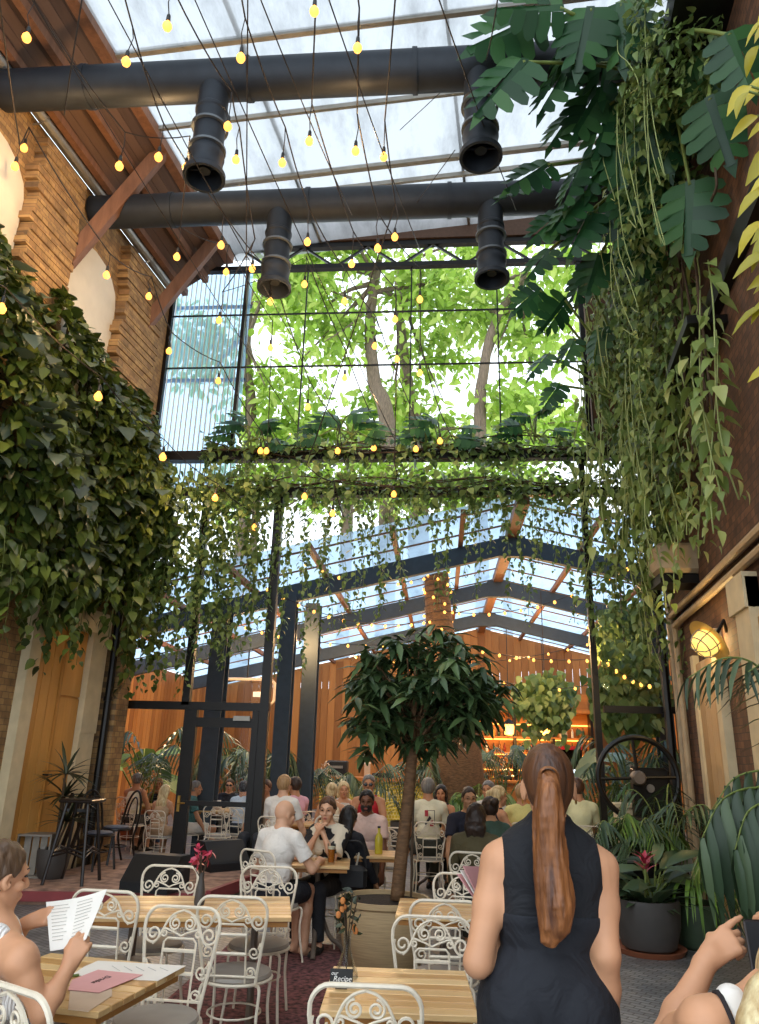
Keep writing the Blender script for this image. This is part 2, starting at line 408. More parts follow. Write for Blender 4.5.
def leaves(name, T, pos, nrm, tip, size, mat, parent=None, off=None):
    V0, F0 = T; pos = np.asarray(pos, float); m = len(pos); B = basis(np.asarray(nrm, float), np.asarray(tip, float))
    size = np.broadcast_to(np.asarray(size, float), (m,))
    V = np.einsum('mij,kj->mki', B, V0)*size[:, None, None]+pos[:, None, :]
    if off is not None: V = V-np.asarray(off, float)
    k = len(V0); V = V.reshape(-1, 3)
    me = bpy.data.meshes.new(name)
    lens = np.array([len(f) for f in F0]); flat = np.array(sum(F0, []))
    L = (flat[None, :]+(np.arange(m)*k)[:, None]).reshape(-1)
    cnt = np.tile(lens, m); st = np.concatenate([[0], np.cumsum(cnt)[:-1]])
    me.vertices.add(len(V)); me.vertices.foreach_set('co', V.astype(np.float32).ravel())
    me.loops.add(len(L)); me.loops.foreach_set('vertex_index', L.astype(np.int32))
    me.polygons.add(len(cnt)); me.polygons.foreach_set('loop_start', st.astype(np.int32))
    try: me.polygons.foreach_set('loop_total', cnt.astype(np.int32))
    except Exception: pass
    me.polygons.foreach_set('use_smooth', np.ones(len(cnt), bool))
    me.update(calc_edges=True); me.validate()
    return link(name, me, mat, parent)
def rdir(n): v = rng.normal(size=(n, 3)); return v/np.linalg.norm(v, axis=1, keepdims=True)
# ------------------------------------------------------------------ people: one smooth surface grown from a distance field
class Field:
    """tapered limbs and rounded masses melted into one surface, meshed on a grid"""
    def __init__(s): s.p = []
    def cap(s, a, b, ra, rb=None, k=.02, flat=False, op='u'):
        s.p.append(('c', np.asarray(a, float), np.asarray(b, float), ra, ra if rb is None else rb, k, flat, op)); return s
    def ell(s, c, r, R=None, k=.03, op='u'):
        s.p.append(('e', np.asarray(c, float), np.broadcast_to(np.asarray(r, float), (3,)).copy(), None if R is None else np.asarray(R, float), k, False, 0, op)); return s
    def bounds(s, e):
        lo = np.full(3, 9e9); hi = -lo
        for q in s.p:
            if q[7] != 'u': continue
            if q[0] == 'c':
                r = max(q[3], q[4])+e; lo = np.minimum(lo, np.minimum(q[1], q[2])-r); hi = np.maximum(hi, np.maximum(q[1], q[2])+r)
            else:
                r = (q[2].max() if q[3] is not None else q[2])+e; lo = np.minimum(lo, q[1]-r); hi = np.maximum(hi, q[1]+r)
        return lo, hi
    def grid(s, res, e=0., lo=None, hi=None):
        if lo is None: lo, hi = s.bounds(e)
        lo = lo-3*res; n = np.ceil((hi+3*res-lo)/res).astype(int)+1
        f = np.full(n, .3, np.float32); ax = [lo[i]+res*np.arange(n[i]) for i in range(3)]
        for q in s.p:
            if q[0] == 'c':
                r = max(q[3], q[4])+e; a = np.minimum(q[1], q[2])-r; b = np.maximum(q[1], q[2])+r
            else:
                r = (q[2].max() if q[3] is not None else q[2])+e; a = q[1]-r; b = q[1]+r
            m = q[5]+3*res
            i0 = np.clip(np.floor((a-m-lo)/res).astype(int), 0, n); i1 = np.clip(np.ceil((b+m-lo)/res).astype(int)+1, 0, n)
            if (i1 <= i0).any(): continue
            sl = tuple(slice(i0[i], i1[i]) for i in range(3))
            X = ax[0][sl[0]][:, None, None]; Y = ax[1][sl[1]][None, :, None]; Z = ax[2][sl[2]][None, None, :]
            if q[0] == 'c':
                A, B, ra, rb = q[1:5]; d = B-A; L2 = max(d @ d, 1e-9)
                h = np.clip(((X-A[0])*d[0]+(Y-A[1])*d[1]+(Z-A[2])*d[2])/L2, 0, 1)
                D = np.sqrt((X-A[0]-h*d[0])**2+(Y-A[1]-h*d[1])**2+(Z-A[2]-h*d[2])**2)-(ra+(rb-ra)*h)-e
                if q[6]:
                    u = d/math.sqrt(L2); D = np.maximum(D, (X-B[0])*u[0]+(Y-B[1])*u[1]+(Z-B[2])*u[2])
            else:
                c, rr, R = q[1:4]; rr = rr+e if q[7] == 'u' else rr
                x, y, z = X-c[0], Y-c[1], Z-c[2]
                if R is not None: x, y, z = (R[0, i]*x+R[1, i]*y+R[2, i]*z for i in range(3))
                k0 = np.sqrt((x/rr[0])**2+(y/rr[1])**2+(z/rr[2])**2); k1 = np.sqrt((x/rr[0]**2)**2+(y/rr[1]**2)**2+(z/rr[2]**2)**2)+1e-9
                D = k0*(k0-1)/k1
            k = max(q[5], 1e-4); o = f[sl]
            if q[7] == 'u':
                h = np.clip(.5+.5*(o-D)/k, 0, 1); f[sl] = o+(D-o)*h-k*h*(1-h)
            else:
                D = -D; h = np.clip(.5-.5*(o-D)/k, 0, 1); f[sl] = o+(D-o)*h+k*h*(1-h)
        return f, lo, ax
    def mesh(s, name, res, e=0., clip=None):
        f, lo, ax = s.grid(res, e)
        if clip is not None:
            X, Y, Z = np.meshgrid(*ax, indexing='ij', sparse=True); f = np.maximum(f, clip(X, Y, Z))
        V, F = snets(f, lo, res)
        me = bpy.data.meshes.new(name); me.from_pydata(V.tolist(), [], F.tolist())
        me.polygons.foreach_set('use_smooth', [True]*len(me.polygons)); me.update(); return me
def snets(f, lo, h):
    f[0] = f[-1] = .3; f[:, 0] = f[:, -1] = .3; f[:, :, 0] = f[:, :, -1] = .3
    S = f < 0; n = np.array(f.shape)-1
    cnt = np.zeros(n, np.int8)
    def cn(a, d): return a[d[0]:d[0]+n[0], d[1]:d[1]+n[1], d[2]:d[2]+n[2]]
    C = [(i, j, k) for i in (0, 1) for j in (0, 1) for k in (0, 1)]
    for d in C: cnt += cn(S, d)
    act = (cnt > 0) & (cnt < 8); I = np.argwhere(act); idx = np.full(n, -1, np.int64); idx[act] = np.arange(len(I))
    P = np.zeros((len(I), 3)); W = np.zeros(len(I))
    for a in C:
        for ax_ in range(3):
            if a[ax_]: continue
            b = list(a); b[ax_] = 1
            fa = f[tuple((I+a).T)]; fb = f[tuple((I+b).T)]; m = (fa < 0) != (fb < 0)
            t = np.where(m, fa/np.where(m, fa-fb, 1), 0)
            p = np.array(a, float)[None]+np.zeros((len(I), 3)); p[:, ax_] = t
            P[m] += p[m]; W[m] += 1
    V = (I+P/W[:, None])*h+lo; Fs = []
    for ax_ in range(3):
        sl0 = [slice(None)]*3; sl1 = [slice(None)]*3; sl0[ax_] = slice(0, -1); sl1[ax_] = slice(1, None)
        s0, s1 = S[tuple(sl0)], S[tuple(sl1)]; E = np.argwhere(s0 != s1)
        o = [i for i in range(3) if i != ax_]; u = np.zeros(3, int); v = np.zeros(3, int); u[o[0]] = 1; v[o[1]] = 1
        q = np.stack([idx[tuple((E-u-v).T)], idx[tuple((E-v).T)], idx[tuple(E.T)], idx[tuple((E-u).T)]], 1)
        fl = s0[tuple(E.T)]
        if ax_ == 1: fl = ~fl
        q[~fl] = q[~fl][:, ::-1]; Fs.append(q)
    return V, np.concatenate(Fs)
def skinmat(name, c):
    m, nt, b, o = _new(name); v = coords(nt); n = N(nt, 'ShaderNodeTexNoise', Scale=9., Detail=3.); nt.links.new(v, n.inputs['Vector'])
    nt.links.new(ramp(nt, n.outputs[0], [(.3, tuple(x*.88 for x in c)), (.7, tuple(min(1, x*1.08) for x in c))]), b.inputs['Base Color'])
    b.inputs['Roughness'].default_value = .5; b.inputs['Subsurface Weight'].default_value = .0; b.inputs['Specular IOR Level'].default_value = .35; return m
def hairmat(name, c, c2):
    m, nt, b, o = _new(name); v = coords(nt, (1, 1, .12)); n = N(nt, 'ShaderNodeTexNoise', Scale=70., Detail=4.); nt.links.new(v, n.inputs['Vector'])
    n2 = N(nt, 'ShaderNodeTexNoise', Scale=26., Detail=2.); nt.links.new(v, n2.inputs['Vector'])
    mx = N(nt, 'ShaderNodeMath', operation='ADD'); nt.links.new(n.outputs[0], mx.inputs[0]); nt.links.new(n2.outputs[0], mx.inputs[1])
    mh = N(nt, 'ShaderNodeMath', operation='MULTIPLY'); mh.inputs[1].default_value = .5; nt.links.new(mx.outputs[0], mh.inputs[0])
    nt.links.new(ramp(nt, mh.outputs[0], [(.36, c), (.64, c2)]), b.inputs['Base Color'])
    b.inputs['Roughness'].default_value = .5; bump(nt, b, mh.outputs[0], .9, .012); return m
def clothmat(name, c, pat=None, rough=.85):
    m, nt, b, o = _new(name); v = coords(nt); n = N(nt, 'ShaderNodeTexNoise', Scale=5., Detail=3.); nt.links.new(v, n.inputs['Vector'])
    col = ramp(nt, n.outputs[0], [(.3, tuple(x*.85 for x in c)), (.7, tuple(min(1, x*1.1) for x in c))])
    if pat:
        p = N(nt, 'ShaderNodeTexNoise', Scale=pat[1], Detail=2.); nt.links.new(v, p.inputs['Vector'])
        col = ramp(nt, p.outputs[0], [(.50, c), (.52, pat[0])])
    nt.links.new(col, b.inputs['Base Color']); b.inputs['Roughness'].default_value = rough
    w = N(nt, 'ShaderNodeTexNoise', Scale=11., Detail=3., Distortion=1.2); nt.links.new(v, w.inputs['Vector']); bump(nt, b, w.outputs[0], .55, .03); return m
for nm, c in dict(fair='#cf9873', light='#d8a685', tan='#bd8560', brown='#7a4f38', olive='#b98a67').items(): MT['skin_'+nm] = skinmat('skin_'+nm, rgb(c))
for nm, c, c2 in (('brown', '#3a2416', '#6a4428'), ('black', '#0f0c0b', '#262120'), ('auburn', '#4f2c18', '#a4683a'), ('blond', '#b08a55', '#ecd9a8'), ('grey', '#5d5750', '#8d867e'), ('dark', '#20150f', '#3d2a1e'), ('sandy', '#8d6a45', '#c0996a'), ('crop', '#4a3626', '#6b5038')):
    MT['hair_'+nm] = hairmat('hair_'+nm, rgb(c), rgb(c2))
CL = {}
def cloth(c, pat=None):
    k = (c, str(pat))
    if k not in CL: CL[k] = clothmat('fabric_'+c.strip('#'), rgb(c), pat)
    return CL[k]
MT['eye'] = plain('eye_dark', rgb('#1d1512'), .2); MT['brow'] = plain('eyebrow_dark', rgb('#2c1c13'), .8); MT['lip'] = plain('lip_rose', rgb('#a8594e'), .45)
MT['lens'] = plain('dark_lens', rgb('#141414'), .15)

def unit(v): v = np.asarray(v, float); return v/(np.linalg.norm(v)+1e-12)
def ik(S, T, l1, l2, pole):
    d = T-S; L = np.linalg.norm(d); 
    if L > (l1+l2)*.995: T = S+d/L*(l1+l2)*.995; d = T-S; L = np.linalg.norm(d)
    a = (l1*l1-l2*l2+L*L)/(2*L); h = math.sqrt(max(0, l1*l1-a*a)); u = d/L
    p = np.asarray(pole, float); p = unit(p-u*(p @ u)); return S+u*a+p*h, T
def hand(f, W, d, n, side, curl=(.5, .5, .55, .6), thumb=.5, r=1., point=False):
    """palm, four fingers of unequal length bent at the knuckles, thumb leaving the side of the palm.
    W wrist, d towards the fingers, n out of the back of the hand, side towards the thumb"""
    d = unit(d); n = unit(n-d*np.dot(n, d)); s = unit(side-d*np.dot(side, d)-n*np.dot(side, n))
    offs = (.030, .010, -.010, -.029); ln = (.070, .078, .073, .058); base = (.088, .091, .087, .079)
    f.cap(W-d*.02, W+d*.02, .022*r, .024*r, .02)
    for i in range(4):
        K = W+d*base[i]*r+s*offs[i]*r
        f.cap(W+d*.015+s*offs[i]*.55*r, K, .0145*r, .0115*r, .012)
        a = 0.; p = K; c = curl[i] if not (point and i == 0) else .12
        for j, fr in enumerate((.46, .30, .24)):
            a += c*(.8, 1.1, .7)[j]; q = p+(d*math.cos(a)-n*math.sin(a))*ln[i]*fr*r
            f.cap(p, q, (.0098, .0088, .0078)[j]*r, (.0088, .0078, .0068)[j]*r, .004); p = q
    f.cap(W+d*.02+s*.012*r, W+d*.052*r+s*.038*r-n*.012*r, .016*r, .0125*r, .015)
    b = W+d*.052*r+s*.038*r-n*.012*r; q = b+unit(d*.75+s*(.75-thumb)-n*.45*thumb)*.034*r
    f.cap(b, q, .0118*r, .0105*r, .006); f.cap(q, q+unit(d*.95+s*(.35-thumb)-n*.5*thumb)*.028*r, .0105*r, .0085*r, .005)
def frame(yaw, pitch, roll=0.): return rz3(yaw) @ rx3(pitch) @ ry3(roll)
def head_field(f, Hc, R, fem, g=1.):
    at = lambda x, y, z: Hc+R @ (np.array((x, y, z))*g)
    f.ell(at(0, -.012, .022), np.array((.074, .094, .094))*g, R, .02)
    f.ell(at(0, .022, -.045), np.array((.056 if fem else .061, .064, .072))*g, R, .03)
    f.cap(at(0, .062, -.098), at(0, .05, -.095), .019*g, .024*g, .03)
    f.cap(at(-.034, .074, .022), at(.034, .074, .022), .014*g, .014*g, .015)
    for s in (-1, 1):
        f.ell(at(s*.033, .096, .003), np.array((.017, .016, .012))*g, R, .014, 's')
        f.ell(at(s*.044, .055, -.03), np.array((.022, .024, .02))*g, R, .02)
        f.ell(at(s*.076, -.008, -.012), np.array((.009, .019, .031))*g, R @ rz3(-s*.35), .006)
        f.ell(at(s*.082, -.002, -.010), np.array((.006, .009, .017))*g, R @ rz3(-s*.35), .004, 's')
        f.cap(at(s*.010, .098, -.034), at(s*.012, .092, -.036), .008*g, .008*g, .006)
    f.cap(at(0, .086, .012), at(0, .107, -.029), .0085*g, .0125*g, .01)
    f.cap(at(-.016, .084, -.063), at(.016, .084, -.063), .009*g, .009*g, .008)
    f.cap(at(-.012, .082, -.074), at(.012, .082, -.074), .009*g, .009*g, .008)
def face_parts(t, Hc, R, g, brow='brow', glasses=None, lip='lip'):
    at = lambda x, y, z: Hc+R @ (np.array((x, y, z))*g)
    for s in (-1, 1):
        part('eye', MB().ball(at(s*.032, .080, .004), np.array((.0115, .008, .0052))*g, 10, R), 'eye', t)
        part('eyebrow', MB().tube([at(s*(.016+.032*u), .092-.020*u*u, .025+.007*math.sin(2.4*u)) for u in (0, .33, .66, 1)], .0026*g, 5), brow, t)
    m = MB(); m.ball(at(0, .091, -.063), np.array((.022, .006, .0048))*g, 10, R); m.ball(at(0, .09, -.072), np.array((.019, .006, .0058))*g, 10, R); part('lips', m, lip, t)
    if glasses:
        m = MB()
        for s in (-1, 1):
            m.ball(at(s*.034, .098, .002), np.array((.028, .004, .021))*g, 12, R); m.tube([at(s*.06, .094, .006), at(s*.08, .0, .004)], .003*g, 5)
        m.tube([at(-.008, .102, .006), at(.008, .102, .006)], .003*g, 5); part('sunglasses', m, 'lens', t)
def hair_mesh(style, Hc, R, g, res, up, back):
    f = Field(); at = lambda x, y, z: Hc+R @ (np.array((x, y, z))*g)
    th = dict(crop=.006, short=.014, long=.017, bun=.014, pony=.012, bob=.02).get(style, .014)
    f.ell(at(0, -.014, .024), (np.array((.074, .094, .094))+th)*g, R, .02)
    if style in ('short', 'crop'): f.ell(at(0, -.03, .06), np.array((.07, .085, .068))*g, R, .02)
    tail = Field(); B = at(0, -.10, -.02)
    dn = np.array((0, 0, -1.)); bk = unit(back-dn*(back @ dn))
    if style in ('long', 'bob'):
        L = .40 if style == 'long' else .20
        for s in (-1, 0, 1):
            a = at(s*.052, -.055, .01); b = a+dn*L*.5*g+bk*.05*g; c = a+dn*L*g+bk*.055*g+R @ np.array((s*.012, 0, 0))
            tail.cap(a, b, .042*g, .045*g, .03); tail.cap(b, c, .045*g, .02*g, .03)
    if style == 'bun': tail.ell(at(0, -.115, .075), np.array((.05, .045, .045))*g, R, .015)
    if style == 'pony':
        a = at(0, -.108, .055); tail.ell(a, .026*g, None, .02)
        pts = [a, a+bk*.045*g+dn*.02*g, a+bk*.055*g+dn*.12*g, a+bk*.045*g+dn*.24*g, a+bk*.03*g+dn*.34*g]; rr = (.024, .03, .036, .034, .012)
        for i in range(4): tail.cap(pts[i], pts[i+1], rr[i]*g, rr[i+1]*g, .02)
    Ri = R.T
    def clip(X, Y, Z):
        x = X-Hc[0]; y = Y-Hc[1]; z = Z-Hc[2]
        ly = (Ri[1, 0]*x+Ri[1, 1]*y+Ri[1, 2]*z)/g; lz = (Ri[2, 0]*x+Ri[2, 1]*y+Ri[2, 2]*z)/g; lx = (Ri[0, 0]*x+Ri[0, 1]*y+Ri[0, 2]*z)/g
        c = .8*ly-.6*lz-.012-.005*np.sin(lx*120)-(.02 if style in ('long', 'bob') else 0)*np.clip(np.abs(lx)/.07, 0, 1)
        c = np.maximum(c, -lz-.085 if style in ('short', 'crop', 'bun', 'pony') else -lz-.12)
        if style in ('short', 'crop', 'pony', 'bun'):  # clear the ears
            c = np.maximum(c, .030-np.sqrt((ly+.004)**2+(lz+.02)**2)-(.07-np.abs(lx)).clip(0)*.5)
        tou = .0035*np.sin(X*95+Z*20)*np.sin(Y*88+X*31)*np.sin(Z*70)+.002*np.sin(X*210)*np.sin(Y*190)
        return ((c+0*tou)*g).astype(np.float32)
    def tousle(f, ax):
        X, Y, Z = np.meshgrid(*ax, indexing='ij', sparse=True); f += (.0045*np.sin(X*95+Z*20)*np.sin(Y*88+X*31)*np.sin(Z*70+1)+.0025*np.sin(X*190+Y*40)*np.sin(Y*170)*np.sin(Z*40)).astype(np.float32)
    if tail.p:
        allf = Field(); lo1, hi1 = f.bounds(0); lo2, hi2 = tail.bounds(0); lo = np.minimum(lo1, lo2); hi = np.maximum(hi1, hi2)
        fa, l0, ax = f.grid(res, 0, lo, hi); X, Y, Z = np.meshgrid(*ax, indexing='ij', sparse=True); fa = np.maximum(fa, clip(X, Y, Z))
        fb, _, _ = tail.grid(res, 0, lo, hi); k = .025; h = np.clip(.5+.5*(fa-fb)/k, 0, 1); fa = fa+(fb-fa)*h-k*h*(1-h)
        tousle(fa, ax); V, F = snets(fa, l0, res); me = bpy.data.meshes.new('hair'); me.from_pydata(V.tolist(), [], F.tolist())
        me.polygons.foreach_set('use_smooth', [True]*len(me.polygons)); me.update(); return me
    fa, l0, ax = f.grid(res); tousle(fa, ax); X, Y, Z = np.meshgrid(*ax, indexing='ij', sparse=True); fa = np.maximum(fa, clip(X, Y, Z)); V, F = snets(fa, l0, res)
    me = bpy.data.meshes.new('hair'); me.from_pydata(V.tolist(), [], F.tolist()); me.polygons.foreach_set('use_smooth', [True]*len(me.polygons)); me.update(); return me

def person(label, loc, yaw, top=None, bottom=None, skin='light', hair=('short', 'brown'), fem=False, sit=True, lean=.12, seat=.46, hL=None, hR=None, head=(0, 0), res=.011, g=1.,
           pL=(-.6, -.5, -.6), pR=(.6, -.5, -.6), curl=.6, beard=None, glasses=None, shoe='#2a2622', face=True, kneedir=(0, 0), handn=None, extra=None, side_lean=0., group=None, feet=None, broad=1., neckline=0., neck=.168):
    """facing +y of its own frame; top=(kind, fabric), bottom=(kind, fabric)"""
    t = thing('person', label, 'person', loc, yaw, group); t.scale = (g, g, g)
    w = (.92 if fem else 1.)*broad
    U = frame(0, -lean, side_lean) @ np.array((0, 0, 1.)); Fd = unit(np.array((0, 1., 0))-U*U[1]); Rt = np.cross(Fd, U); RT = np.stack([Rt, Fd, U], 1)
    P = np.array((0, 0, seat+.09)) if sit else np.array((0, 0, .92))
    at = lambda x, y, z: P+RT @ np.array((x, y, z))
    f = Field(); tor = Field(); legs = Field()
    def both(fs, kind, *a, **k):
        for q in fs: getattr(q, kind)(*a, **k)
    hip = .168 if fem else .160
    both((f, tor), 'ell', at(0, -.01, .02), (hip*1.04, .118, .12), RT, .05)
    both((f, tor), 'ell', at(0, .0, .17), ((.122 if fem else .140)*broad, .095 if fem else .108, .15), RT, .06)
    both((f, tor), 'ell', at(0, -.005, .345), (.150*w, .108*broad, .165), RT, .06)
    if fem:
        for s in (-1, 1): both((f, tor), 'ell', at(s*.066, .085, .32), (.055, .05, .055), RT, .04)
    sw = .168*w
    Sh = {s: at(s*sw, -.01, .445) for s in (-1, 1)}
    for s in (-1, 1): both((f, tor), 'cap', at(s*.035, -.012, .50), Sh[s]+RT @ np.array((-s*.012, 0, .008)), .05, .052, .05)
    nb = at(0, -.012, .49); Rh = frame(head[0], head[1]); Hn = unit(U*.75+np.array((0, .12, .55)))
    Hc = at(0, .0, .50)+Hn*neck
    f.cap(nb, Hc+Rh @ np.array((0, -.02, -.05)), .056 if fem else .062, .05 if fem else .058, .03)
    head_field(f, Hc, Rh, fem)
    hips = {s: P+np.array((s*.09, .02, -.02)) for s in (-1, 1)}; kn = {}; an = {}
    for s in (-1, 1):
        if sit:
            kd = kneedir[0 if s < 0 else 1]; kd = kd if isinstance(kd, (tuple, list)) else (kd, 0)
            K = hips[s]+np.array((math.sin(kd[0])*.42+s*.03, math.cos(kd[0])*.43, -.0)); 
            A = (np.array(feet[0 if s < 0 else 1], float) if feet and feet[0 if s < 0 else 1] is not None else K+np.array((0, -.02+kd[1], -(K[2]-.075))))
            _, A = ik(K, A, .001, .42, (0, 1, 0)) if np.linalg.norm(A-K) > .47 else (0, A)
        else:
            K = hips[s]+np.array((s*.0, .02+s*.03, -.42)); A = K+np.array((0, -.02+s*.02, -.40))
        kn[s], an[s] = K, A
        for q in (f, legs):
            q.cap(hips[s], K, .085 if fem else .082, .054, .03); q.cap(K, K+(A-K)*.35+np.array((0, -.012, 0)), .053, .054, .03); q.cap(K+(A-K)*.35+np.array((0, -.012, 0)), A, .052, .034, .03)
        dirf = unit(np.array((K[0]-hips[s][0], K[1]-hips[s][1] if sit else 1., 0))); 
        f.cap(A+np.array((0, 0, -.02))-dirf*.035, A+np.array((0, 0, -.045))+dirf*.04, .034, .034, .02); f.cap(A+np.array((0, 0, -.045))+dirf*.04, A+np.array((0, 0, -.052))+dirf*.14, .033, .02, .02)
    hands = {}
    for s, hp, pole in ((-1, hL, pL), (1, hR, pR)):
        if hp is None: hp = at(s*.25, .30, .02) if sit else at(s*.26, .04, -.06)
        E, W = ik(Sh[s], np.asarray(hp, float), .285, .245, pole); u = E-Sh[s]
        f.cap(Sh[s], Sh[s]+u*.45, .054 if not fem else .046, .046 if not fem else .040, .025); f.cap(Sh[s]+u*.45, E, .046 if not fem else .040, .037 if not fem else .033, .02)
        f.cap(E, E+(W-E)*.35, .038 if not fem else .034, .040 if not fem else .035, .02); f.cap(E+(W-E)*.35, W, .040 if not fem else .035, .025 if not fem else .021, .02)
        d = unit(W-E); nn = np.array((s*.3, .2, 1.)) if handn is None else np.asarray(handn[0 if s < 0 else 1], float)
        hand(f, W+d*.01, d, nn, np.array((-s*1., 0, .05)), (curl, curl, curl*1.08, curl*1.15), .5, 1. if not fem else .93)
        hands[s] = (Sh[s], E, W, d)
    if extra: extra(t, f, at, RT, Hc, Rh, hands)
    o = link('body', f.mesh('body', res), 'skin_'+skin, t)
    # clothes follow the body and end at neckline, cuffs and hems
    if top:
        kind, col = top; c = Field(); c.p = list(tor.p)
        if kind in ('tank', 'tube'): c.p = [q for q in c.p if not (q[0] == 'c')]
        if kind == 'tank':
            for s in (-1, 1): c.cap(at(s*.075, .06, .40), at(s*.085, -.01, .505), .028, .022, .02); c.cap(at(s*.085, -.01, .505), at(s*.075, -.06, .40), .022, .028, .02)
        if kind in ('tee', 'long', 'loose'):
            for s in (-1, 1):
                S_, E, W, d = hands[s]
                if kind == 'long':
                    c.cap(S_, E, .058, .046, .03); c.cap(E, W-d*.02, .046, .032, .02, True)
                else: c.cap(S_, S_+(E-S_)*(.66 if kind == 'tee' else .85), .060, .060 if kind == 'tee' else .066, .03, True)
        if kind == 'sleeveless':
            c.cap(nb-U*.05, nb+unit(Hc-nb)*.055, .056, .055, .02, True)
        zc = P[2]-(.06 if sit else .12); e = .008 if kind != 'loose' else .014
        a_, n_ = nb+U*.046, unit(U*.9+Fd*(.30 if neckline == 0 else neckline))
        def clip(X, Y, Z):
            r = np.maximum(zc-Z, -9.)
            if kind in ('tee', 'long', 'loose'): r = np.maximum(r, (X-a_[0])*U[0]+(Y-a_[1])*U[1]+(Z-a_[2])*U[2]+0*X)
            return r.astype(np.float32)
        link({'tee': 't_shirt', 'long': 'long_sleeved_top', 'loose': 'blouse', 'tank': 'tank_top', 'tube': 'strapless_top', 'sleeveless': 'sleeveless_top'}[kind], c.mesh('top', res*.9, e, clip), col, t)
    if bottom:
        kind, col = bottom; c = Field(); c.ell(at(0, -.01, .02), (hip*1.04, .118, .12), RT, .05)
        for s in (-1, 1):
            if kind == 'shorts': c.cap(hips[s], hips[s]+(kn[s]-hips[s])*.82, .092, .078, .03, True)
            else:
                c.cap(hips[s], kn[s], .088, .060, .03); c.cap(kn[s], kn[s]+(an[s]-kn[s])*.93, .058, .044, .03, True)
        zt = P[2]+.10
        link({'shorts': 'shorts', 'trousers': 'trousers'}[kind], c.mesh('bottom', res, .010, lambda X, Y, Z: (Z-zt+0*X+0*Y).astype(np.float32)), col, t)
    if shoe:
        for s in (-1, 1):
            dirf = unit(np.array((kn[s][0]-hips[s][0], kn[s][1]-hips[s][1] if sit else 1., 0))); c = Field(); A = an[s]
            c.cap(A+np.array((0, 0, -.03))-dirf*.04, A+np.array((0, 0, -.045))+dirf*.05, .042, .040, .02); c.cap(A+np.array((0, 0, -.045))+dirf*.05, A+np.array((0, 0, -.05))+dirf*.15, .040, .028, .02)
            link('shoe', c.mesh('shoe', .01), cloth(shoe), t)
    if hair and hair[0] != 'bald':
        link('hair', hair_mesh(hair[0], Hc, Rh, 1., min(res, .009), U, -(rz3(head[0]) @ np.array((0, 1., 0)))), 'hair_'+hair[1], t)
    if beard:
        c = Field(); q = lambda x, y, z: Hc+Rh @ np.array((x, y, z)); c.ell(q(0, .026, -.055), (.066, .068, .066), Rh, .02)
        Ri = Rh.T
        def bc(X, Y, Z):
            x = X-Hc[0]; y = Y-Hc[1]; z = Z-Hc[2]; ly = Ri[1, 0]*x+Ri[1, 1]*y+Ri[1, 2]*z; lz = Ri[2, 0]*x+Ri[2, 1]*y+Ri[2, 2]*z; lx = Ri[0, 0]*x+Ri[0, 1]*y+Ri[0, 2]*z
            return np.maximum(np.maximum(lz+.045-.5*np.abs(lx), .0-ly), .017-np.sqrt((lx*.8)**2+((lz+.067)*1.6)**2+0*ly)-0.0).astype(np.float32)
        link('beard', c.mesh('beard', .007, .001, bc), 'hair_'+beard, t)
    if face: face_parts(t, Hc, Rh, 1., 'brow', glasses)
    t['_h'] = 0; del t['_h']
    return t, dict(P=P, Hc=Hc, hands=hands, top=Hc[2]+.12)
# ------------------------------------------------------------------ the setting
def hexa(mb, P):
    """solid from 8 corners: 4 of the bottom ring, then 4 of the top ring"""
    return mb.add(P, [[3, 2, 1, 0], [4, 5, 6, 7], [0, 1, 5, 4], [1, 2, 6, 5], [2, 3, 7, 6], [3, 0, 4, 7]])
def wbox(mb, side, Y0, Y1, z0, z1, o0, o1):
    w = wl if side == 'L' else wr
    r = [(w(Y0, o0), Y0), (w(Y0, o1), Y0), (w(Y1, o1), Y1), (w(Y1, o0), Y1)]
    if side == 'R': r = r[::-1]
    return hexa(mb, [(x, y, z0) for x, y in r]+[(x, y, z1) for x, y in r])
def bx(mb, x0, x1, y0, y1, z0, z1): return mb.box(((x0+x1)/2, (y0+y1)/2, (z0+z1)/2), (abs(x1-x0), abs(y1-y0), abs(z1-z0)))

# paving
m, nt, b, o = _new('grey_blue_setts'); MT['paving'] = m
tc = coords(nt, (1, 1, 1), 'Object', (0, 0, .6))
k = N(nt, 'ShaderNodeTexBrick', Scale=4.5); k.inputs['Color1'].default_value = (*rgb('#8d8c8b'), 1); k.inputs['Color2'].default_value = (*rgb('#6f7073'), 1); k.inputs['Mortar'].default_value = (*rgb('#4a4641'), 1)
k.inputs['Mortar Size'].default_value = .025; nt.links.new(tc, k.inputs['Vector'])
n = N(nt, 'ShaderNodeTexNoise', Scale=2.5, Detail=5.); nt.links.new(tc, n.inputs['Vector'])
mx = N(nt, 'ShaderNodeMix', data_type='RGBA', blend_type='MULTIPLY'); mx.inputs[0].default_value = .7
nt.links.new(k.outputs[0], mx.inputs[6]); nt.links.new(ramp(nt, n.outputs[0], [(.3, (.6,)*3), (.7, (1.15,)*3)]), mx.inputs[7]); nt.links.new(mx.outputs[2], b.inputs['Base Color'])
b.inputs['Roughness'].default_value = .42; bump(nt, b, k.outputs['Fac'], -.4, .01)
f = MB(); f.box((-1, 13, -.1), (22, 36, .2)); struct('floor', f, 'paving')
m = plain('worn_patterned_carpet', rgb('#9a7a68'), .95, 0, .5, 7, .1); MT['carpet'] = m

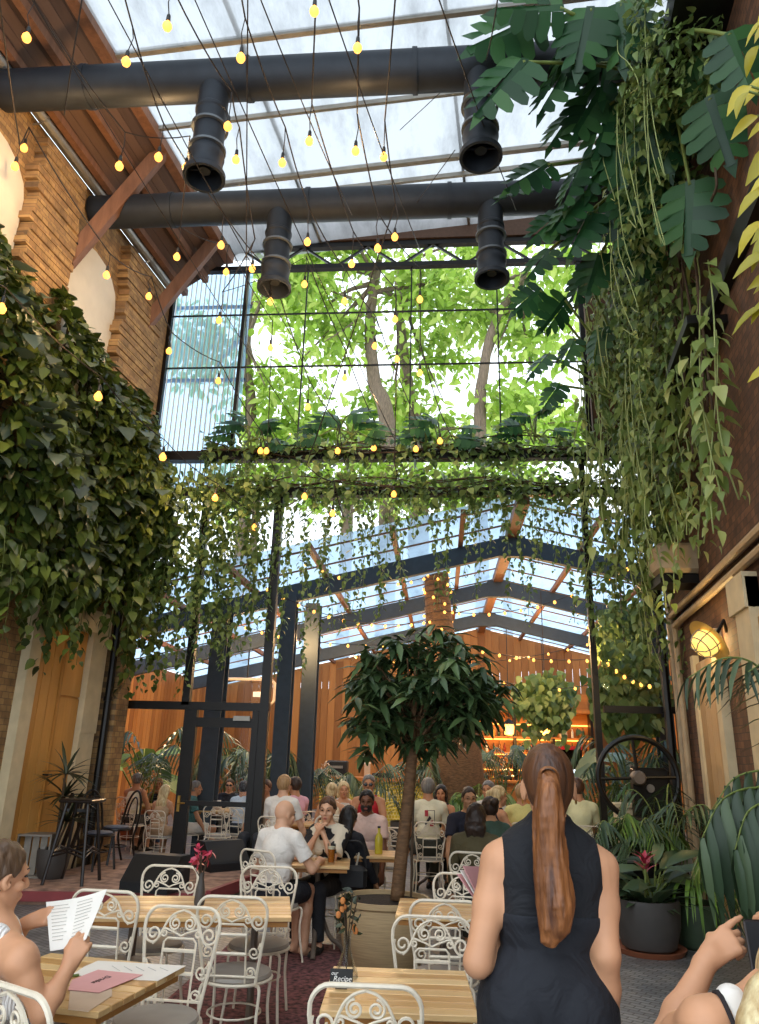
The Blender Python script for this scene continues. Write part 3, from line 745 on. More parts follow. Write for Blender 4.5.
# left wall: brick, with white rendered bays between the pilasters high up
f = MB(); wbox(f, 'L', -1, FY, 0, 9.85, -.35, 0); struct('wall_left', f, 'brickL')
f = MB()
for (a, c) in ((7.6, 8.55), (9.95, 11.1), (5.2, 6.1)):
    zz = 5.5
    while zz < 9.6:
        j = random.uniform(-.07, .07); wbox(f, 'L', a+j, c+j*.6, zz, zz+.105, 0, .16+random.uniform(0, .03)); zz += .125
struct('trim_1', f, 'brickL')
f = MB()
for (a, c, zt) in ((6.1, 7.6, 9.1), (8.55, 9.95, 9.0)):
    w = [(a, 5.5), (c, 5.5)]+[(c-(c-a)*(.5-.5*math.cos(t)), zt-.55+.55*math.sin(t)) for t in np.linspace(0, PI, 9)]
    n = len(w); V = [(wl(y, .02), y, z) for y, z in w]+[(wl(y, -.05), y, z) for y, z in w]
    f.add(V, [list(range(n)), list(range(2*n-1, n-1, -1))]+[[i, n+i, n+(i+1) % n, (i+1) % n] for i in range(n)])
struct('trim_2', f, 'white_plaster')
# left planked door with pale stone jambs
f = MB(); wbox(f, 'L', 9.15, 9.38, 0, 3.3, 0, .12); wbox(f, 'L', 10.5, 10.9, 1.9, 3.3, 0, .14); wbox(f, 'L', 10.5, 10.88, 0, 1.9, 0, .13); wbox(f, 'L', 9.15, 10.9, 3.3, 3.62, 0, .16); struct('trim_3', f, 'stone')
f = MB(); wbox(f, 'L', 9.38, 10.5, 0, 3.3, .0, .03); y = 9.38
for wdt in (.2, .19, .2): wbox(f, 'L', y+.008, y+wdt-.008, 0, 3.28, .03, .05); y += wdt
wbox(f, 'L', y, y+.04, 0, 3.28, .03, .075); y += .04
wbox(f, 'L', y+.01, 10.49, 0, 2.35, .03, .055); wbox(f, 'L', y+.01, 10.49, 2.38, 3.28, .03, .055)
d1 = struct('door_1', f, 'doorwood')
h = MB().tube([(wl(9.9, .05), 9.93, 1.35), (wl(9.9, .12), 9.93, 1.35), (wl(9.9, .12), 10.03, 1.35)], .012, 6); part('door_handle', h, 'black', d1)
# far right end of the left wall: brick pier and rainwater pipe
f = MB(); wbox(f, 'L', 11.1, 11.45, 0, 5.2, 0, .28); struct('trim_4', f, 'brickL')
t = thing('drain_pipe', 'black drain pipe beside the pale stone jamb of the left planked door', 'pipe', (wl(11.0, .2), 11.0, 0))
part('pipe', MB().tube([(0, 0, 0), (0, 0, 4.6), (.0, .1, 5.2)], .055, 10), 'black', t)
for z in (.9, 2.4, 3.9): part('pipe_clip', MB().lathe([(.056, -.03), (.072, -.03), (.072, .03), (.056, .03)], 12, (0, 0, z), cap=False), 'black', t)

# right wall
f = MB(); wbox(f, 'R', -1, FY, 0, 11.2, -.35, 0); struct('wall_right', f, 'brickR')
f = MB(); wbox(f, 'R', 3, FY, 3.75, 11.2, 0, .03); struct('trim_5', f, 'brickR')
f = MB(); wbox(f, 'R', 10.12, 10.28, 0, 3.05, 0, .08); wbox(f, 'R', 8.85, 9.05, 0, 3.2, 0, .10); wbox(f, 'R', 7.3, 7.78, 0, 3.45, 0, .12); wbox(f, 'R', 7.3, 7.9, 3.15, 3.5, 0, .15); wbox(f, 'R', 5.2, 6.3, 0, 3.45, 0, .12); struct('trim_6', f, 'stone')
f = MB(); wbox(f, 'R', 9.05, 10.12, 0, 2.95, 0, .025); y = 9.06
for i in range(4): wbox(f, 'R', y, y+.25, .02, 2.93, .025, .05); y += .266
d2 = struct('door_3', f, 'shutter'); part('door_handle', MB().tube([(wr(9.2, .05), 9.2, 1.1), (wr(9.2, .11), 9.2, 1.1), (wr(9.2, .11), 9.3, 1.1)], .012, 6), 'black', d2)
f = MB(); wbox(f, 'R', 6.3, 7.3, 0, 3.1, 0, .03); y = 6.31
for i in range(4): wbox(f, 'R', y, y+.24, .02, 3.05, .03, .05); y += .248
d4 = struct('door_4', f, 'shutter'); part('door_handle', MB().tube([(wr(6.5, .05), 6.5, 1.1), (wr(6.5, .11), 6.5, 1.1), (wr(6.5, .11), 6.6, 1.1)], .012, 6), 'black', d4)
f = MB(); wbox(f, 'R', 4, FY, 6.35, 6.6, 0, .14); t = thing('wall_beam', 'dark steel beam running level along the right wall behind the hanging vines', 'beam', (wr(8), 8, 6.35)); part('beam', f, 'black', t, False, True)

# boarded eave over the left wall, its timbers, and the sheeted roof
f = MB(); nb = 9
for i in range(nb):
    a, c = i/nb, (i+1)/nb-.008; z0, z1 = 9.86+.78*a, 9.86+.78*c; o0, o1 = 1.06*a, 1.06*c
    Y0, Y1 = 2.0, FY
    hexa(f, [(wl(Y0, o0), Y0, z0), (wl(Y0, o1), Y0, z1), (wl(Y1, o1), Y1, z1), (wl(Y1, o0), Y1, z0)]+[(wl(Y0, o0), Y0, z0+.05), (wl(Y0, o1), Y0, z1+.05), (wl(Y1, o1), Y1, z1+.05), (wl(Y1, o0), Y1, z0+.05)])
struct('ceiling', f, 'soffit')
f = MB(); f.quadprism((wl(2, 1.04), 2, 10.66), (wl(FY, 1.04), FY, 10.66), .16, .2); f.quadprism((wl(2, .62), 2, 10.22), (wl(FY, .62), FY, 10.22), .1, .14); f.quadprism((wl(2, .25), 2, 9.93), (wl(FY, .25), FY, 9.93), .1, .12); struct('trim_7', f, 'beamwood')
def zroof(X): return 10.74+.10*(X+4)
f = MB(); Yb = [3.2, 4.9, 6.1, 7.35, 8.6, 9.85, 11.9]; XRr = 4.4
for i in range(len(Yb)-1):
    x0 = wl(Yb[i], 1.06); x1 = wl(Yb[i+1], 1.06)
    for (a, c) in ((0, .33), (.33, .66), (.66, 1)):
        p = [(x0+(XRr-x0)*a, Yb[i]), (x0+(XRr-x0)*c, Yb[i]), (x1+(XRr-x1)*c, Yb[i+1]), (x1+(XRr-x1)*a, Yb[i+1])]
        f.add([(x, y, zroof(x)+.02*(i % 2)) for x, y in p], [[0, 1, 2, 3]])
struct('ceiling', f, 'roofsheet')
f = MB()
for y, w in ((4.9, .07), (6.1, .05), (7.35, .07), (8.6, .05), (9.85, .09), (10.25, .05)): f.quadprism((wl(y, 1.), y, zroof(-4)-.04), (XRr, y, zroof(XRr)-.04), w, .08)
for a in (.33, .66): f.quadprism((wl(3.2)+8.5*a, 3.2, zroof(-4+8.5*a)-.06), (wl(FY)+8.5*a, FY, zroof(-4+8.5*a)-.06), .05, .06)
struct('trim_8', f, 'galv')
# timber braces from the wall to the eave
def brace(A, B, label):
    A = np.array(A); B = np.array(B); t = thing('timber_brace', label, 'beam', A)
    part('strut', MB().quadprism(A, B, .17, .2), 'beamwood', t, False, True)
    d = unit(B-A); part('bolt', MB().tube([A+d*.3+np.array((0, -.12, 0)), A+d*.3+np.array((0, .12, 0))], .025, 6), 'black', t, True, True)
brace(onL(66, 262)+np.array((.02, 0, 0)), onL(163, 151, 1.0), 'longer brown timber brace slanting from the left brick wall to the eave')
brace(onL(140, 330)+np.array((.02, 0, 0)), onL(214, 242, 1.0), 'brown timber brace beside the tall glass front on the left wall')
t = thing('gutter', 'metal gutter running along the top of the left brick wall', 'gutter', (wl(7, .1), 7, 9.75))
p = [(wl(y, .12), y, 9.83) for y in (2.5, 5, 8, FY-.1)]; part('channel', MB().tube(p, .075, 10), 'galv', t, True, True)
for y in (3, 4.5, 6, 7.5, 9, 10.5): part('bracket', MB().tube([(wl(y, 0), y, 9.72), (wl(y, .12), y, 9.74), (wl(y, .21), y, 9.84)], .014, 5), 'galv', t, True, True)

# ventilation ducts under the roof
def duct(Y, zc, xl, xr, nz, label):
    t = thing('ventilation_duct', label, 'duct', (0, Y, zc))
    part('main_pipe', MB().tube([(xl, Y, zc), (xl+(xr-xl)*.5, Y, zc), (xr, Y, zc)], .245, 28), 'duct', t, True, True)
    for i in range(4): 
        x = xl+(xr-xl)*(i+.6)/4; part('joint_band', MB().lathe([(.25, -.03), (.262, -.03), (.262, .03), (.25, .03)], 28, (x, Y, zc), ry3(PI/2), False), 'duct', t, True, True)
    for X, L in nz:
        pr = [(.185, .0), (.185, -.35), (.20, -.37), (.20, -.40), (.185, -.42), (.185, -L+.42), (.205, -L+.34), (.215, -L+.3), (.205, -L+.26), (.2, -L+.2), (.215, -L+.1), (.25, -L+.06), (.25, -L), (.215, -L), (.19, -L+.12), (.19, -L+.3)]
        q = part('outlet', MB().lathe(pr, 28, (X, Y, zc-.12), None, False), 'duct', t, True, True)
        for z in (-L+.75, -L+.42): part('clamp_ring', MB().lathe([(.19, -.02), (.222, -.015), (.222, .015), (.19, .02)], 28, (X, Y, zc-.12+z), None, False), 'ductring', q, True, True)
        part('damper', MB().lathe([(.001, 0), (.07, 0), (.07, .02), (.001, .02)], 16, (X, Y, zc-.12-L+.1)), 'duct', q, True, True)
        part('grille', MB().tube([(X-.19, Y, zc-.12-L+.13), (X+.19, Y, zc-.12-L+.13)], .012, 5), 'duct', q, True, True)
c = atY(380, 73, 6.9); duct(6.9, c[2], wl(6.9, -.1), 2.6, [(atY(211, 120, 6.9)[0], c[2]-.12-atY(211, 178, 6.9)[2]), (atY(480, 120, 6.9)[0], c[2]-.12-atY(480, 158, 6.9)[2])], 'dark ventilation duct nearer the camera with two round outlets')
c = atY(380, 203, 9.05); duct(9.05, c[2], wl(9.05, .0), 3.1, [(atY(278, 240, 9.05)[0], c[2]-.12-atY(278, 289, 9.05)[2]), (atY(491, 240, 9.05)[0], c[2]-.12-atY(491, 280, 9.05)[2])], 'dark ventilation duct farther back, next to the glass front')

# ------------------------------------------------------------------ the tall glass front
def px2(x, y): p = atY(x, y, FY); return p[0], p[2]
zc_top = px2(380, 266)[1]; zA = px2(400, 455)[1]; zB = px2(380, 492)[1]; zT = px2(230, 706)[1]
xA0 = px2(160, 400)[0]; xM = px2(240, 360)[0]; xP = px2(587, 400)[0]; xE = px2(672, 600)[0]; xS = px2(272, 600)[0]
fr = MB()
for x, w in ((xA0, .08), (xM, .06), (xP, .08)): bx(fr, x-w/2, x+w/2, FY-.05, FY+.05, zA, zc_top)
bx(fr, xA0, XR0, FY-.06, FY+.06, zc_top-.05, zc_top+.04); bx(fr, xA0, XR0, FY-.06, FY+.06, zc_top+.42, zc_top+.52)
n = 14
for i in range(n):
    x0 = xA0+(XR0-xA0)*i/n; x1 = xA0+(XR0-xA0)*(i+1)/n; a, c = (zc_top, zc_top+.46) if i % 2 else (zc_top+.46, zc_top)
    fr.quadprism((x0, FY, a), (x1, FY, c), .04, .04)
for y in (312, 365): z = px2(380, y)[1]; bx(fr, xA0, xP, FY-.015, FY+.015, z-.012, z+.012)
for x in (300, 410, 500): X = px2(x, 400)[0]; bx(fr, X-.012, X+.012, FY-.015, FY+.015, zA, zc_top)
w1 = struct('window_1', fr, 'black'); g = MB(); bx(g, xA0, xP, FY+.02, FY+.022, zA, zc_top); part('pane', g, 'glass', w1, False)
f = MB(); bx(f, xA0-.9, XR0+.4, FY-.1, FY+.1, zc_top+.53, zc_top+1.3); struct('wall_front', f, 'soffit')
f = MB(); f.box(((xP+XR0)/2+.05, FY+.05, (zA+zc_top)/2), (XR0-xP-.05, .12, zc_top-zA)); struct('wall_front', f, 'plaster')
f = MB(); bx(f, wl(FY)-.1, XR0+.2, FY-.09, FY+.09, zA-.1, zA+.07); bx(f, wl(FY)-.1, XR0+.2, FY-.07, FY+.07, zB-.08, zB+.06); struct('trim_9', f, 'black')
# lower left screen with the glass door
xl0 = px2(118, 706)[0]; xD0 = px2(186, 770)[0]; xD1 = px2(258, 770)[0]; zD = px2(225, 722)[1]
fr = MB(); bx(fr, xl0-.1, xD1+.12, FY-.06, FY+.06, zT-.07, zT+.05)
bx(fr, xl0-.14, xl0+.0, FY-.06, FY+.06, 0, zB); X = px2(197, 600)[0]; bx(fr, X-.06, X+.06, FY-.06, FY+.06, zT, zB); bx(fr, xD1-.03, xD1+.11, FY-.07, FY+.07, 0, zB)
w2 = struct('window_2', fr, 'black'); g = MB(); bx(g, xl0, xD0-.1, FY, FY+.002, 0, zT); bx(g, xl0, xD1, FY, FY+.002, zT, zB); part('pane', g, 'glass', w2, False)
dr = MB(); bx(dr, xD0-.1, xD0+.1, FY-.05, FY+.05, .02, zT-.07); bx(dr, xD1-.14, xD1-.04, FY-.05, FY+.05, .02, zT-.07); bx(dr, xD0+.1, xD1-.14, FY-.04, FY+.04, zD-.08, zD+.06); bx(dr, xD0, xD1, FY-.04, FY+.04, .02, .2)
d5 = struct('door_2', dr, 'black'); g = MB(); bx(g, xD0+.1, xD1-.14, FY, FY+.002, .2, zD-.08); part('pane', g, 'glass', d5, False)
zr = px2(225, 804)[1]; r = MB(); bx(r, xD0+.02, xD1-.1, FY-.06, FY-.03, zr-.035, zr+.035); part('push_bar', r, 'black', d5, False)
r = MB(); bx(r, xD0-.06, xD0-.02, FY-.08, FY-.05, zr-.12, zr+.1); r.tube([(xD0-.04, FY-.08, zr), (xD0-.04, FY-.12, zr), (xD0+.07, FY-.12, zr)], .012, 6); part('door_handle', r, MT.setdefault('brass', plain('brass', rgb('#b8924a'), .35, .8)), d5, False)
r = MB(); bx(r, px2(243, 720)[0]-.13, px2(243, 720)[0]+.13, FY-.1, FY-.04, zD+.02, zD+.09); part('door_closer', r, 'galv', d5, False)
# right screen
xQ = px2(593, 650)[0]; fr = MB(); bx(fr, xQ-.045, xQ+.045, FY-.05, FY+.05, 0, zA); bx(fr, xQ+.1, xE+.15, FY-.05, FY+.05, zT+.02, zT+.12)
bx(fr, xE-.1, xE+.1, FY-.08, FY+.08, 0, zB); bx(fr, xE+.16, xE+.3, FY-.06, FY+.06, 0, zB)
w3 = struct('window_3', fr, 'black'); g = MB(); bx(g, xQ+.05, xE-.1, FY+.01, FY+.012, zT+.12, zB); part('pane', g, 'glass', w3, False)
# ribbed screen outside the upper left bay
t = thing('ribbed_screen', 'blue ribbed translucent screen outside the upper left of the glass front', 'screen', (xA0, FY+.5, zA-.6)); m = MB(); x0, x1 = xA0-.3, xM-.04; nn = 34
V = []; 
for i in range(nn*2+1):
    x = x0+(x1-x0)*i/(nn*2); y = FY+.5+(.03 if i % 2 else -.03); V += [(x, y, zA-.6), (x, y, zc_top+.3)]
m.add(V, [[2*i, 2*i+2, 2*i+3, 2*i+1] for i in range(nn*2)]); part('ribbed_sheet', m, 'ribsheet', t, False, True)
m = MB()
for i in range(1, 18): xx = x0+(x1-x0)*i/18; m.box((xx, FY+.46, (zA+zc_top)/2-.1), (.018, .02, zc_top-zA+.8))
part('ribs', m, 'white_plaster', t, False, True)
m = MB()
for z in (px2(200, 290)[1], px2(200, 365)[1]): bx(m, x0, x1, FY+.56, FY+.6, z-.03, z+.03)
part('rail', m, 'steelgrey', t, False, True)

# ------------------------------------------------------------------ the hall behind the glass front
RX, RZ, HS = 1.4, 5.62, .235; HX0, HX1, HY1 = -7.6, 6.4, 25.5
hz = lambda X: RZ-HS*abs(X-RX)
f = MB(); bx(f, HX0, HX1, HY1, HY1+.2, 0, hz(HX0)+.3)
V = [(HX0, HY1, hz(HX0)+.3), (RX, HY1, RZ+.3), (HX1, HY1, hz(HX1)+.3)]; f.add(V+[(x, y+.2, z) for x, y, z in V], [[2, 1, 0], [3, 4, 5], [0, 1, 4, 3], [1, 2, 5, 4]])
x = HX0
while x < HX1:
    zt = min(hz(x), hz(x+.24))+.25; bx(f, x+.006, x+.234, HY1-.03, HY1, 0, zt); x += .24
struct('wall_back', f, 'hallwood')
f = MB(); y = FY+.3
while y < HY1: bx(f, HX0, HX0+.03, y+.006, y+.234, 0, hz(HX0)+.2); y += .24
bx(f, HX0-.2, HX0, FY, HY1, 0, hz(HX0)+.3); struct('wall_hall_left', f, 'hallwood')
f = MB(); y = FY+.3
while y < HY1: bx(f, HX1-.03, HX1, y+.006, y+.234, 0, hz(HX1)+.2); y += .24
bx(f, HX1, HX1+.2, FY, HY1, 0, hz(HX1)+.3); struct('wall_hall_right', f, 'hallwood')
f = MB(); ys = np.linspace(FY+.15, HY1, 5)
for i in range(4):
    for (a, c) in ((HX0, -3.1), (-3.1, RX), (RX, HX1)): f.add([(a, ys[i], hz(a)+.32), (c, ys[i], hz(c)+.32), (c, ys[i+1], hz(c)+.32), (a, ys[i+1], hz(a)+.32)], [[0, 1, 2, 3]])
struct('ceiling', f, 'hallroof')
f = MB(); bx(f, HX0, wl(FY)-.05, FY-.1, FY+.1, 0, 6.5); struct('wall_front', f, 'hallwood')
f = MB(); bx(f, XR0+.1, HX1, FY-.1, FY+.1, 0, 6.5); struct('wall_front', f, 'hallwood')
for i, y in enumerate((14.0, 17.8, 22.0)):
    t = thing('roof_truss', ('nearest', 'middle', 'farthest')[i]+' dark gable truss under the hall roof', 'truss', (RX, y, RZ))
    A = (HX0, y, hz(HX0)+.02); B = (RX, y, RZ+.02); C_ = (HX1, y, hz(HX1)+.02)
    part('rafter', MB().quadprism(A, B, .16, .34), 'steelgrey', t, False, True); part('rafter', MB().quadprism(B, C_, .16, .34), 'steelgrey', t, False, True)
    part('ridge_plate', MB().box((RX, y, RZ-.02), (.5, .18, .4)), 'steelgrey', t, False, True)
f = MB()
for x in (-6.4, -5.0, -3.6, -2.2, -.8, .4, 2.7, 4.2): f.quadprism((x, FY+.2, hz(x)+.24), (x, HY1, hz(x)+.24), .09, .1)
f.quadprism((RX, FY+.2, RZ+.22), (RX, HY1, RZ+.22), .22, .16)
for y in np.linspace(FY+.6, HY1-.5, 12):
    f.quadprism((HX0, y, hz(HX0)+.3), (RX, y, RZ+.3), .03, .03); f.quadprism((RX, y, RZ+.3), (HX1, y, hz(HX1)+.3), .03, .03)
struct('trim_10', f, 'beamwood')
for (px, Y, w, lab) in ((214, 13.2, .30, 'blue-grey steel column seen through the glass door'), (283, 14.0, .28, 'blue-grey steel column just right of the glass door post'), (308, 15.2, .30, 'blue-grey steel column in front of the service counter'), (664, 13.5, .26, 'blue-grey steel column by the right wall, left of the drain pipes')):
    X = atY(px, 720, Y)[0]; t = thing('steel_column', lab, 'column', (X, Y, 0)); h = hz(X)
    m = MB(); 
    for s in (-1, 1): m.box((0, s*w*.45, h/2), (w, .03, h))
    m.box((0, 0, h/2), (.03, w*.9, h)); part('shaft', m, 'steelgrey', t, False); part('base_plate', MB().box((0, 0, .015), (w+.12, w+.12, .03)), 'steelgrey', t, False)
# ------------------------------------------------------------------ iron chairs and slatted tables
def spiral(c, r0, r1, a0, turns, n=22):
    return [(c[0]+(r0+(r1-r0)*i/n)*math.cos(a0+turns*2*PI*i/n), c[1]+(r0+(r1-r0)*i/n)*math.sin(a0+turns*2*PI*i/n)) for i in range(n+1)]
BZ = .90
def backplane(p): x, z = p; return (x, -.175-(z-.45)*.16, z)
def bp(L): return [backplane(p) for p in L]
def make_chair(lite=False):
    n = 5 if not lite else 4
    t = thing('iron_chair', 'x', 'chair')
    fr = [(-.150, .45), (-.165, .55), (-.190, .70), (-.205, .80)]+[(-.205+.075*(1-math.cos(a)), .82+.08*math.sin(a)) for a in np.linspace(.2, PI/2, 6)]
    fr = fr+[(-x, z) for x, z in fr[::-1]]
    part('back_frame', MB().tube(bp(fr), .0095, 6), 'iron', t)
    s = MB()
    for q in (-1, 1):
        S1 = [(q*x, z) for x, z in [(.198, .79)]+spiral((.152, .772), .046, .010, .5, -1.6)]; s.tube(bp(S1), .0062, n)
        S2 = [(q*x, z) for x, z in [(.150, .726), (.120, .755), (.10, .80), (.075, .845), (.04, .872), (0., .885)]]; s.tube(bp(smooth_path(S2, 4)), .0062, n)
        S3 = [(q*x, z) for x, z in spiral((.040, .822), .034, .008, PI*.5, -1.7)]; s.tube(bp(S3), .0055, n)
        S4 = [(q*x, z) for x, z in [(0., .766), (.03, .780), (.062, .79)]+spiral((.092, .778), .022, .006, 2.2, -1.4, 14)]; s.tube(bp(S4), .0052, n)
        S5 = [(q*x, z) for x, z in [(.172, .66), (.16, .63)]+spiral((.135, .61), .037, .008, .6, -1.5, 16)]; s.tube(bp(S5), .0055, n)
        S6 = [(q*x, z) for x, z in spiral((.118, .505), .030, .008, -.3, 1.4, 14)]; s.tube(bp(S6), .0055, n)
    part('scrollwork', s, 'iron', t)
    sl = MB(); rect = [(-.088, .45), (-.088, .738), (-.07, .755), (.07, .755), (.088, .738), (.088, .45)]; sl.tube(bp(rect), .0062, n)
    for z in (.70, .60): sl.tube(bp([(-.088, z), (.088, z)]), .010, n)
    sl.tube(bp([(-.155, .482), (.155, .482)]), .007, n); part('back_slats', sl, 'iron', t)
    part('seat_ring', MB().tube([(.205*math.cos(a), .01+.2*math.sin(a), .435) for a in np.linspace(0, 2*PI, 25)[:-1]], .010, 6, closed=True), 'iron', t)
    part('seat_cushion', MB().lathe([(.001, .43), (.17, .43), (.198, .438), (.206, .452), (.198, .468), (.15, .478), (.001, .482)], 26, (0, .01, 0)), 'cushion', t)
    for (x, y) in ((-1, 1), (1, 1), (-1, -1), (1, -1)):
        P = smooth_path([(x*.135, y*.135+.01, .432), (x*.17, y*.165+.01, .41), (x*.165, y*.165, .25), (x*.185, y*.2, .012)], 5)
        part('leg', MB().tube(P, .0095, 6), 'iron', t)
    br = MB(); br.tube([(.155*math.cos(a), .155*math.sin(a), .26) for a in np.linspace(0, 2*PI, 17)[:-1]], .006, n, closed=True); part('brace_ring', br, 'iron', t)
    return t
CH0 = make_chair(); CH_USED = [False]; CHG = 'cream iron scroll-back chairs'
def put_chair(loc, yaw, label, scale=None):
    if not CH_USED[0]:
        CH_USED[0] = True; t = CH0; t.location = tuple(float(v) for v in loc); t.rotation_euler = (0, 0, yaw); t['label'] = label; t['group'] = CHG
        if scale: t.scale = (scale,)*3
    else: t = dup(CH0, loc, yaw, label, CHG, scale)
    return t
def chair_back(px, py, yaw, label, scale=None):
    """stand a chair so that the middle of its top rail is at this point of the view"""
    k = scale or 1.; B = atZ(px, py, BZ*k); o = rz3(yaw) @ np.array((0, -.247, 0))*k
    return put_chair((B[0]-o[0], B[1]-o[1], 0), yaw, label, scale)
def table(cx, cy, w, d, yaw, label, slats='x', group='slatted cafe tables', cast=True):
    t = thing('cafe_table', label, 'table', (cx, cy, 0), yaw, group); h = .75
    n = max(4, round((d if slats == 'x' else w)/.085)); m = MB()
    for i in range(n):
        if slats == 'x': st = d/n; m.box((0, -d/2+st*(i+.5), h-.012), (w, st-.007, .024), None, .003)
        else: st = w/n; m.box((-w/2+st*(i+.5), 0, h-.012), (st-.007, d, .024), None, .003)
    part('table_top', m, 'pine' if slats == 'x' else 'pine', t, False)
    r = MB()
    for s in (-1, 1): r.box((0, s*(d/2-.04), h-.04), (w-.04, .035, .032)); r.box((s*(w/2-.04), 0, h-.04), (.035, d-.08, .032))
    part('rim', r, 'tabledge', t, False)
    for sx in ((-1, 1) if w > 1. else (0,)):
        x = sx*(w/2-.22); p = MB()
        for s in (-1, 1):
            p.tube(smooth_path([(x, s*.045, h-.05), (x, s*.035, .5), (x, s*.045, .3), (x, s*.12, .14), (x, s*.24, .07), (x, s*.29, .015)], 5), [.022]*26, 8)
            if sx == 0: p.tube(smooth_path([(x+s*.03, 0, .36), (x+s*.12, 0, .15), (x+s*.22, 0, .07), (x+s*.26, 0, .015)], 5), .02, 8)
        for z in (.28, .45, .6): p.box((x, 0, z), (.03, .1, .03))
        p.box((x, 0, h-.05), (.08, d-.1, .03)); part('pedestal', p, 'castleg', t)
    return t
# front tables
def rect(a, b, c_, d_):  # far left, far right, near right, near left pixels on the table plane
    P = [atZ(*q, .75) for q in (a, b, c_, d_)]; C_ = sum(P)/4; w = (np.linalg.norm(P[1]-P[0])+np.linalg.norm(P[2]-P[3]))/2; d = (np.linalg.norm(P[3]-P[0])+np.linalg.norm(P[2]-P[1]))/2
    u = (P[1]-P[0])+(P[2]-P[3]); return C_, w, d, math.atan2(u[1], u[0])
C_, w, d, a = rect((350, 967), (474, 971), (468, 1016), (300, 1009)); table(C_[0], C_[1], w, d, a, 'slatted pine table at the front with the small blackboard sign'); T1 = (C_, w, d, a)
C_, w, d, a = rect((120, 896), (296, 896), (268, 918), (95, 917)); table(C_[0], C_[1], max(w, 1.2), .72, a, 'long slatted pine table behind the front left chairs'); T3 = (C_, w, d, a)
R_ = atZ(187, 966, .75); R2 = atZ(96, 1013, .75); a2 = -.17; mid = (R_+R2)/2; T2c = mid-.36*np.array((math.cos(a2), math.sin(a2), 0))
table(T2c[0], T2c[1], .72, .68, a2, 'slatted pine table at the left with menus, beside the person in the white tank top')
P = atZ(440, 908, .75); table(P[0]+.02, P[1], .6, .62, 0, 'slatted pine table left of the standing woman, behind the front table'); T4 = P
P = atZ(348, 866, .75); table(P[0]-.30, P[1]+.22, .58, .6, .1, 'pine table with the beer glass in front of the seated woman'); T5 = P
P = atY(376, 852, 8.25); P[2] = .75; table(P[0], P[1], .46, .5, .1, 'small pine table with yellow bottle by the man in the pink shirt'); T6 = P
# chairs: front to back
chair_back(366, 986, 0.03, 'cream iron scroll chair at the bottom edge, drawn up to the front pine table')
chair_back(432, 917, PI+.02, 'cream iron scroll chair on the far side of the front pine table')
chair_back(445, 901, .05, 'cream iron scroll chair between the front table and the table behind it')
chair_back(462, 874, PI-.1, 'cream iron scroll chair behind the table left of the standing woman')
chair_back(233, 897, .02, 'cream iron scroll chair with grey cushion at the near side of the long table')
chair_back(106, 891, -.05, 'cream iron scroll chair behind the white menu being read')
A = atZ(141, 1020, .47); B = atZ(172, 909, BZ); put_chair((A[0]+.05, A[1]+.08, 0), math.atan2(-(A-B)[0], (A-B)[1]), 'cream iron scroll chair at the far right corner of the table with menus')
chair_back(172, 866, PI, 'cream iron scroll chair behind the long table, in front of the black stage speaker')
chair_back(270, 867, PI+.05, 'cream iron scroll chair behind the right end of the long table, near the bald man')
B = atY(9, 987, 2.6); kk = B[2]/BZ; oo = rz3(-.5) @ np.array((0, -.247, 0))*kk; put_chair((B[0]-oo[0], B[1]-oo[1], 0), -.5, 'cream iron scroll chair of the person in the white tank top, bottom left corner', kk)
# ------------------------------------------------------------------ greenery
def vine(name, label, P, mat, size, gap, cat='vine', group=None, stem='stem', sr=.004, spread=.06, T=None):
    """one trailing stem with its leaves; P = path from the hold-fast to the tip"""
    P = np.asarray(P, float); t = thing(name, label, cat, P[0], 0, group)
    part('vine_stem', MB().tube(P[::2] if len(P) > 6 else P, sr, 4), stem, t, True, True, None)
    L = np.concatenate([[0], np.cumsum(np.linalg.norm(np.diff(P, axis=0), axis=1))]); m = max(3, int(L[-1]/gap))
    s = np.linspace(.02*L[-1], L[-1], m)+rng.uniform(-gap*.3, gap*.3, m); s = np.clip(s, 0, L[-1])
    pos = np.stack([np.interp(s, L, P[:, i]) for i in range(3)], 1)
    a = rng.uniform(0, 2*PI, m); out = np.stack([np.cos(a), np.sin(a), np.zeros(m)], 1)
    pos = pos+out*rng.uniform(.2, 1, (m, 1))*spread
    tip = out*.75+np.array((0, 0, -.8))+rng.normal(size=(m, 3))*.25; nrm = out*.7+np.array((0, -.25, .8))+rng.normal(size=(m, 3))*.3
    sz = size*rng.uniform(.6, 1.25, m)*np.interp(s/L[-1], (0, .8, 1), (1, .95, .6))
    leaves('leaves', T or T_HEART, pos, nrm, tip, sz, mat, t, P[0]); return t
def hang(A, L, wig=.05, n=None):
    n = n or max(8, int(L/.12)); z = np.linspace(0, L, n); ph = rng.uniform(0, 6.3, 4); k = rng.uniform(1.2, 3, 2)
    P = np.stack([A[0]+wig*np.sin(k[0]*z+ph[0])-wig*math.sin(ph[0])+rng.normal()*.05*z/L, A[1]+wig*np.sin(k[1]*z+ph[1])-wig*math.sin(ph[1]), A[2]-z], 1); return P
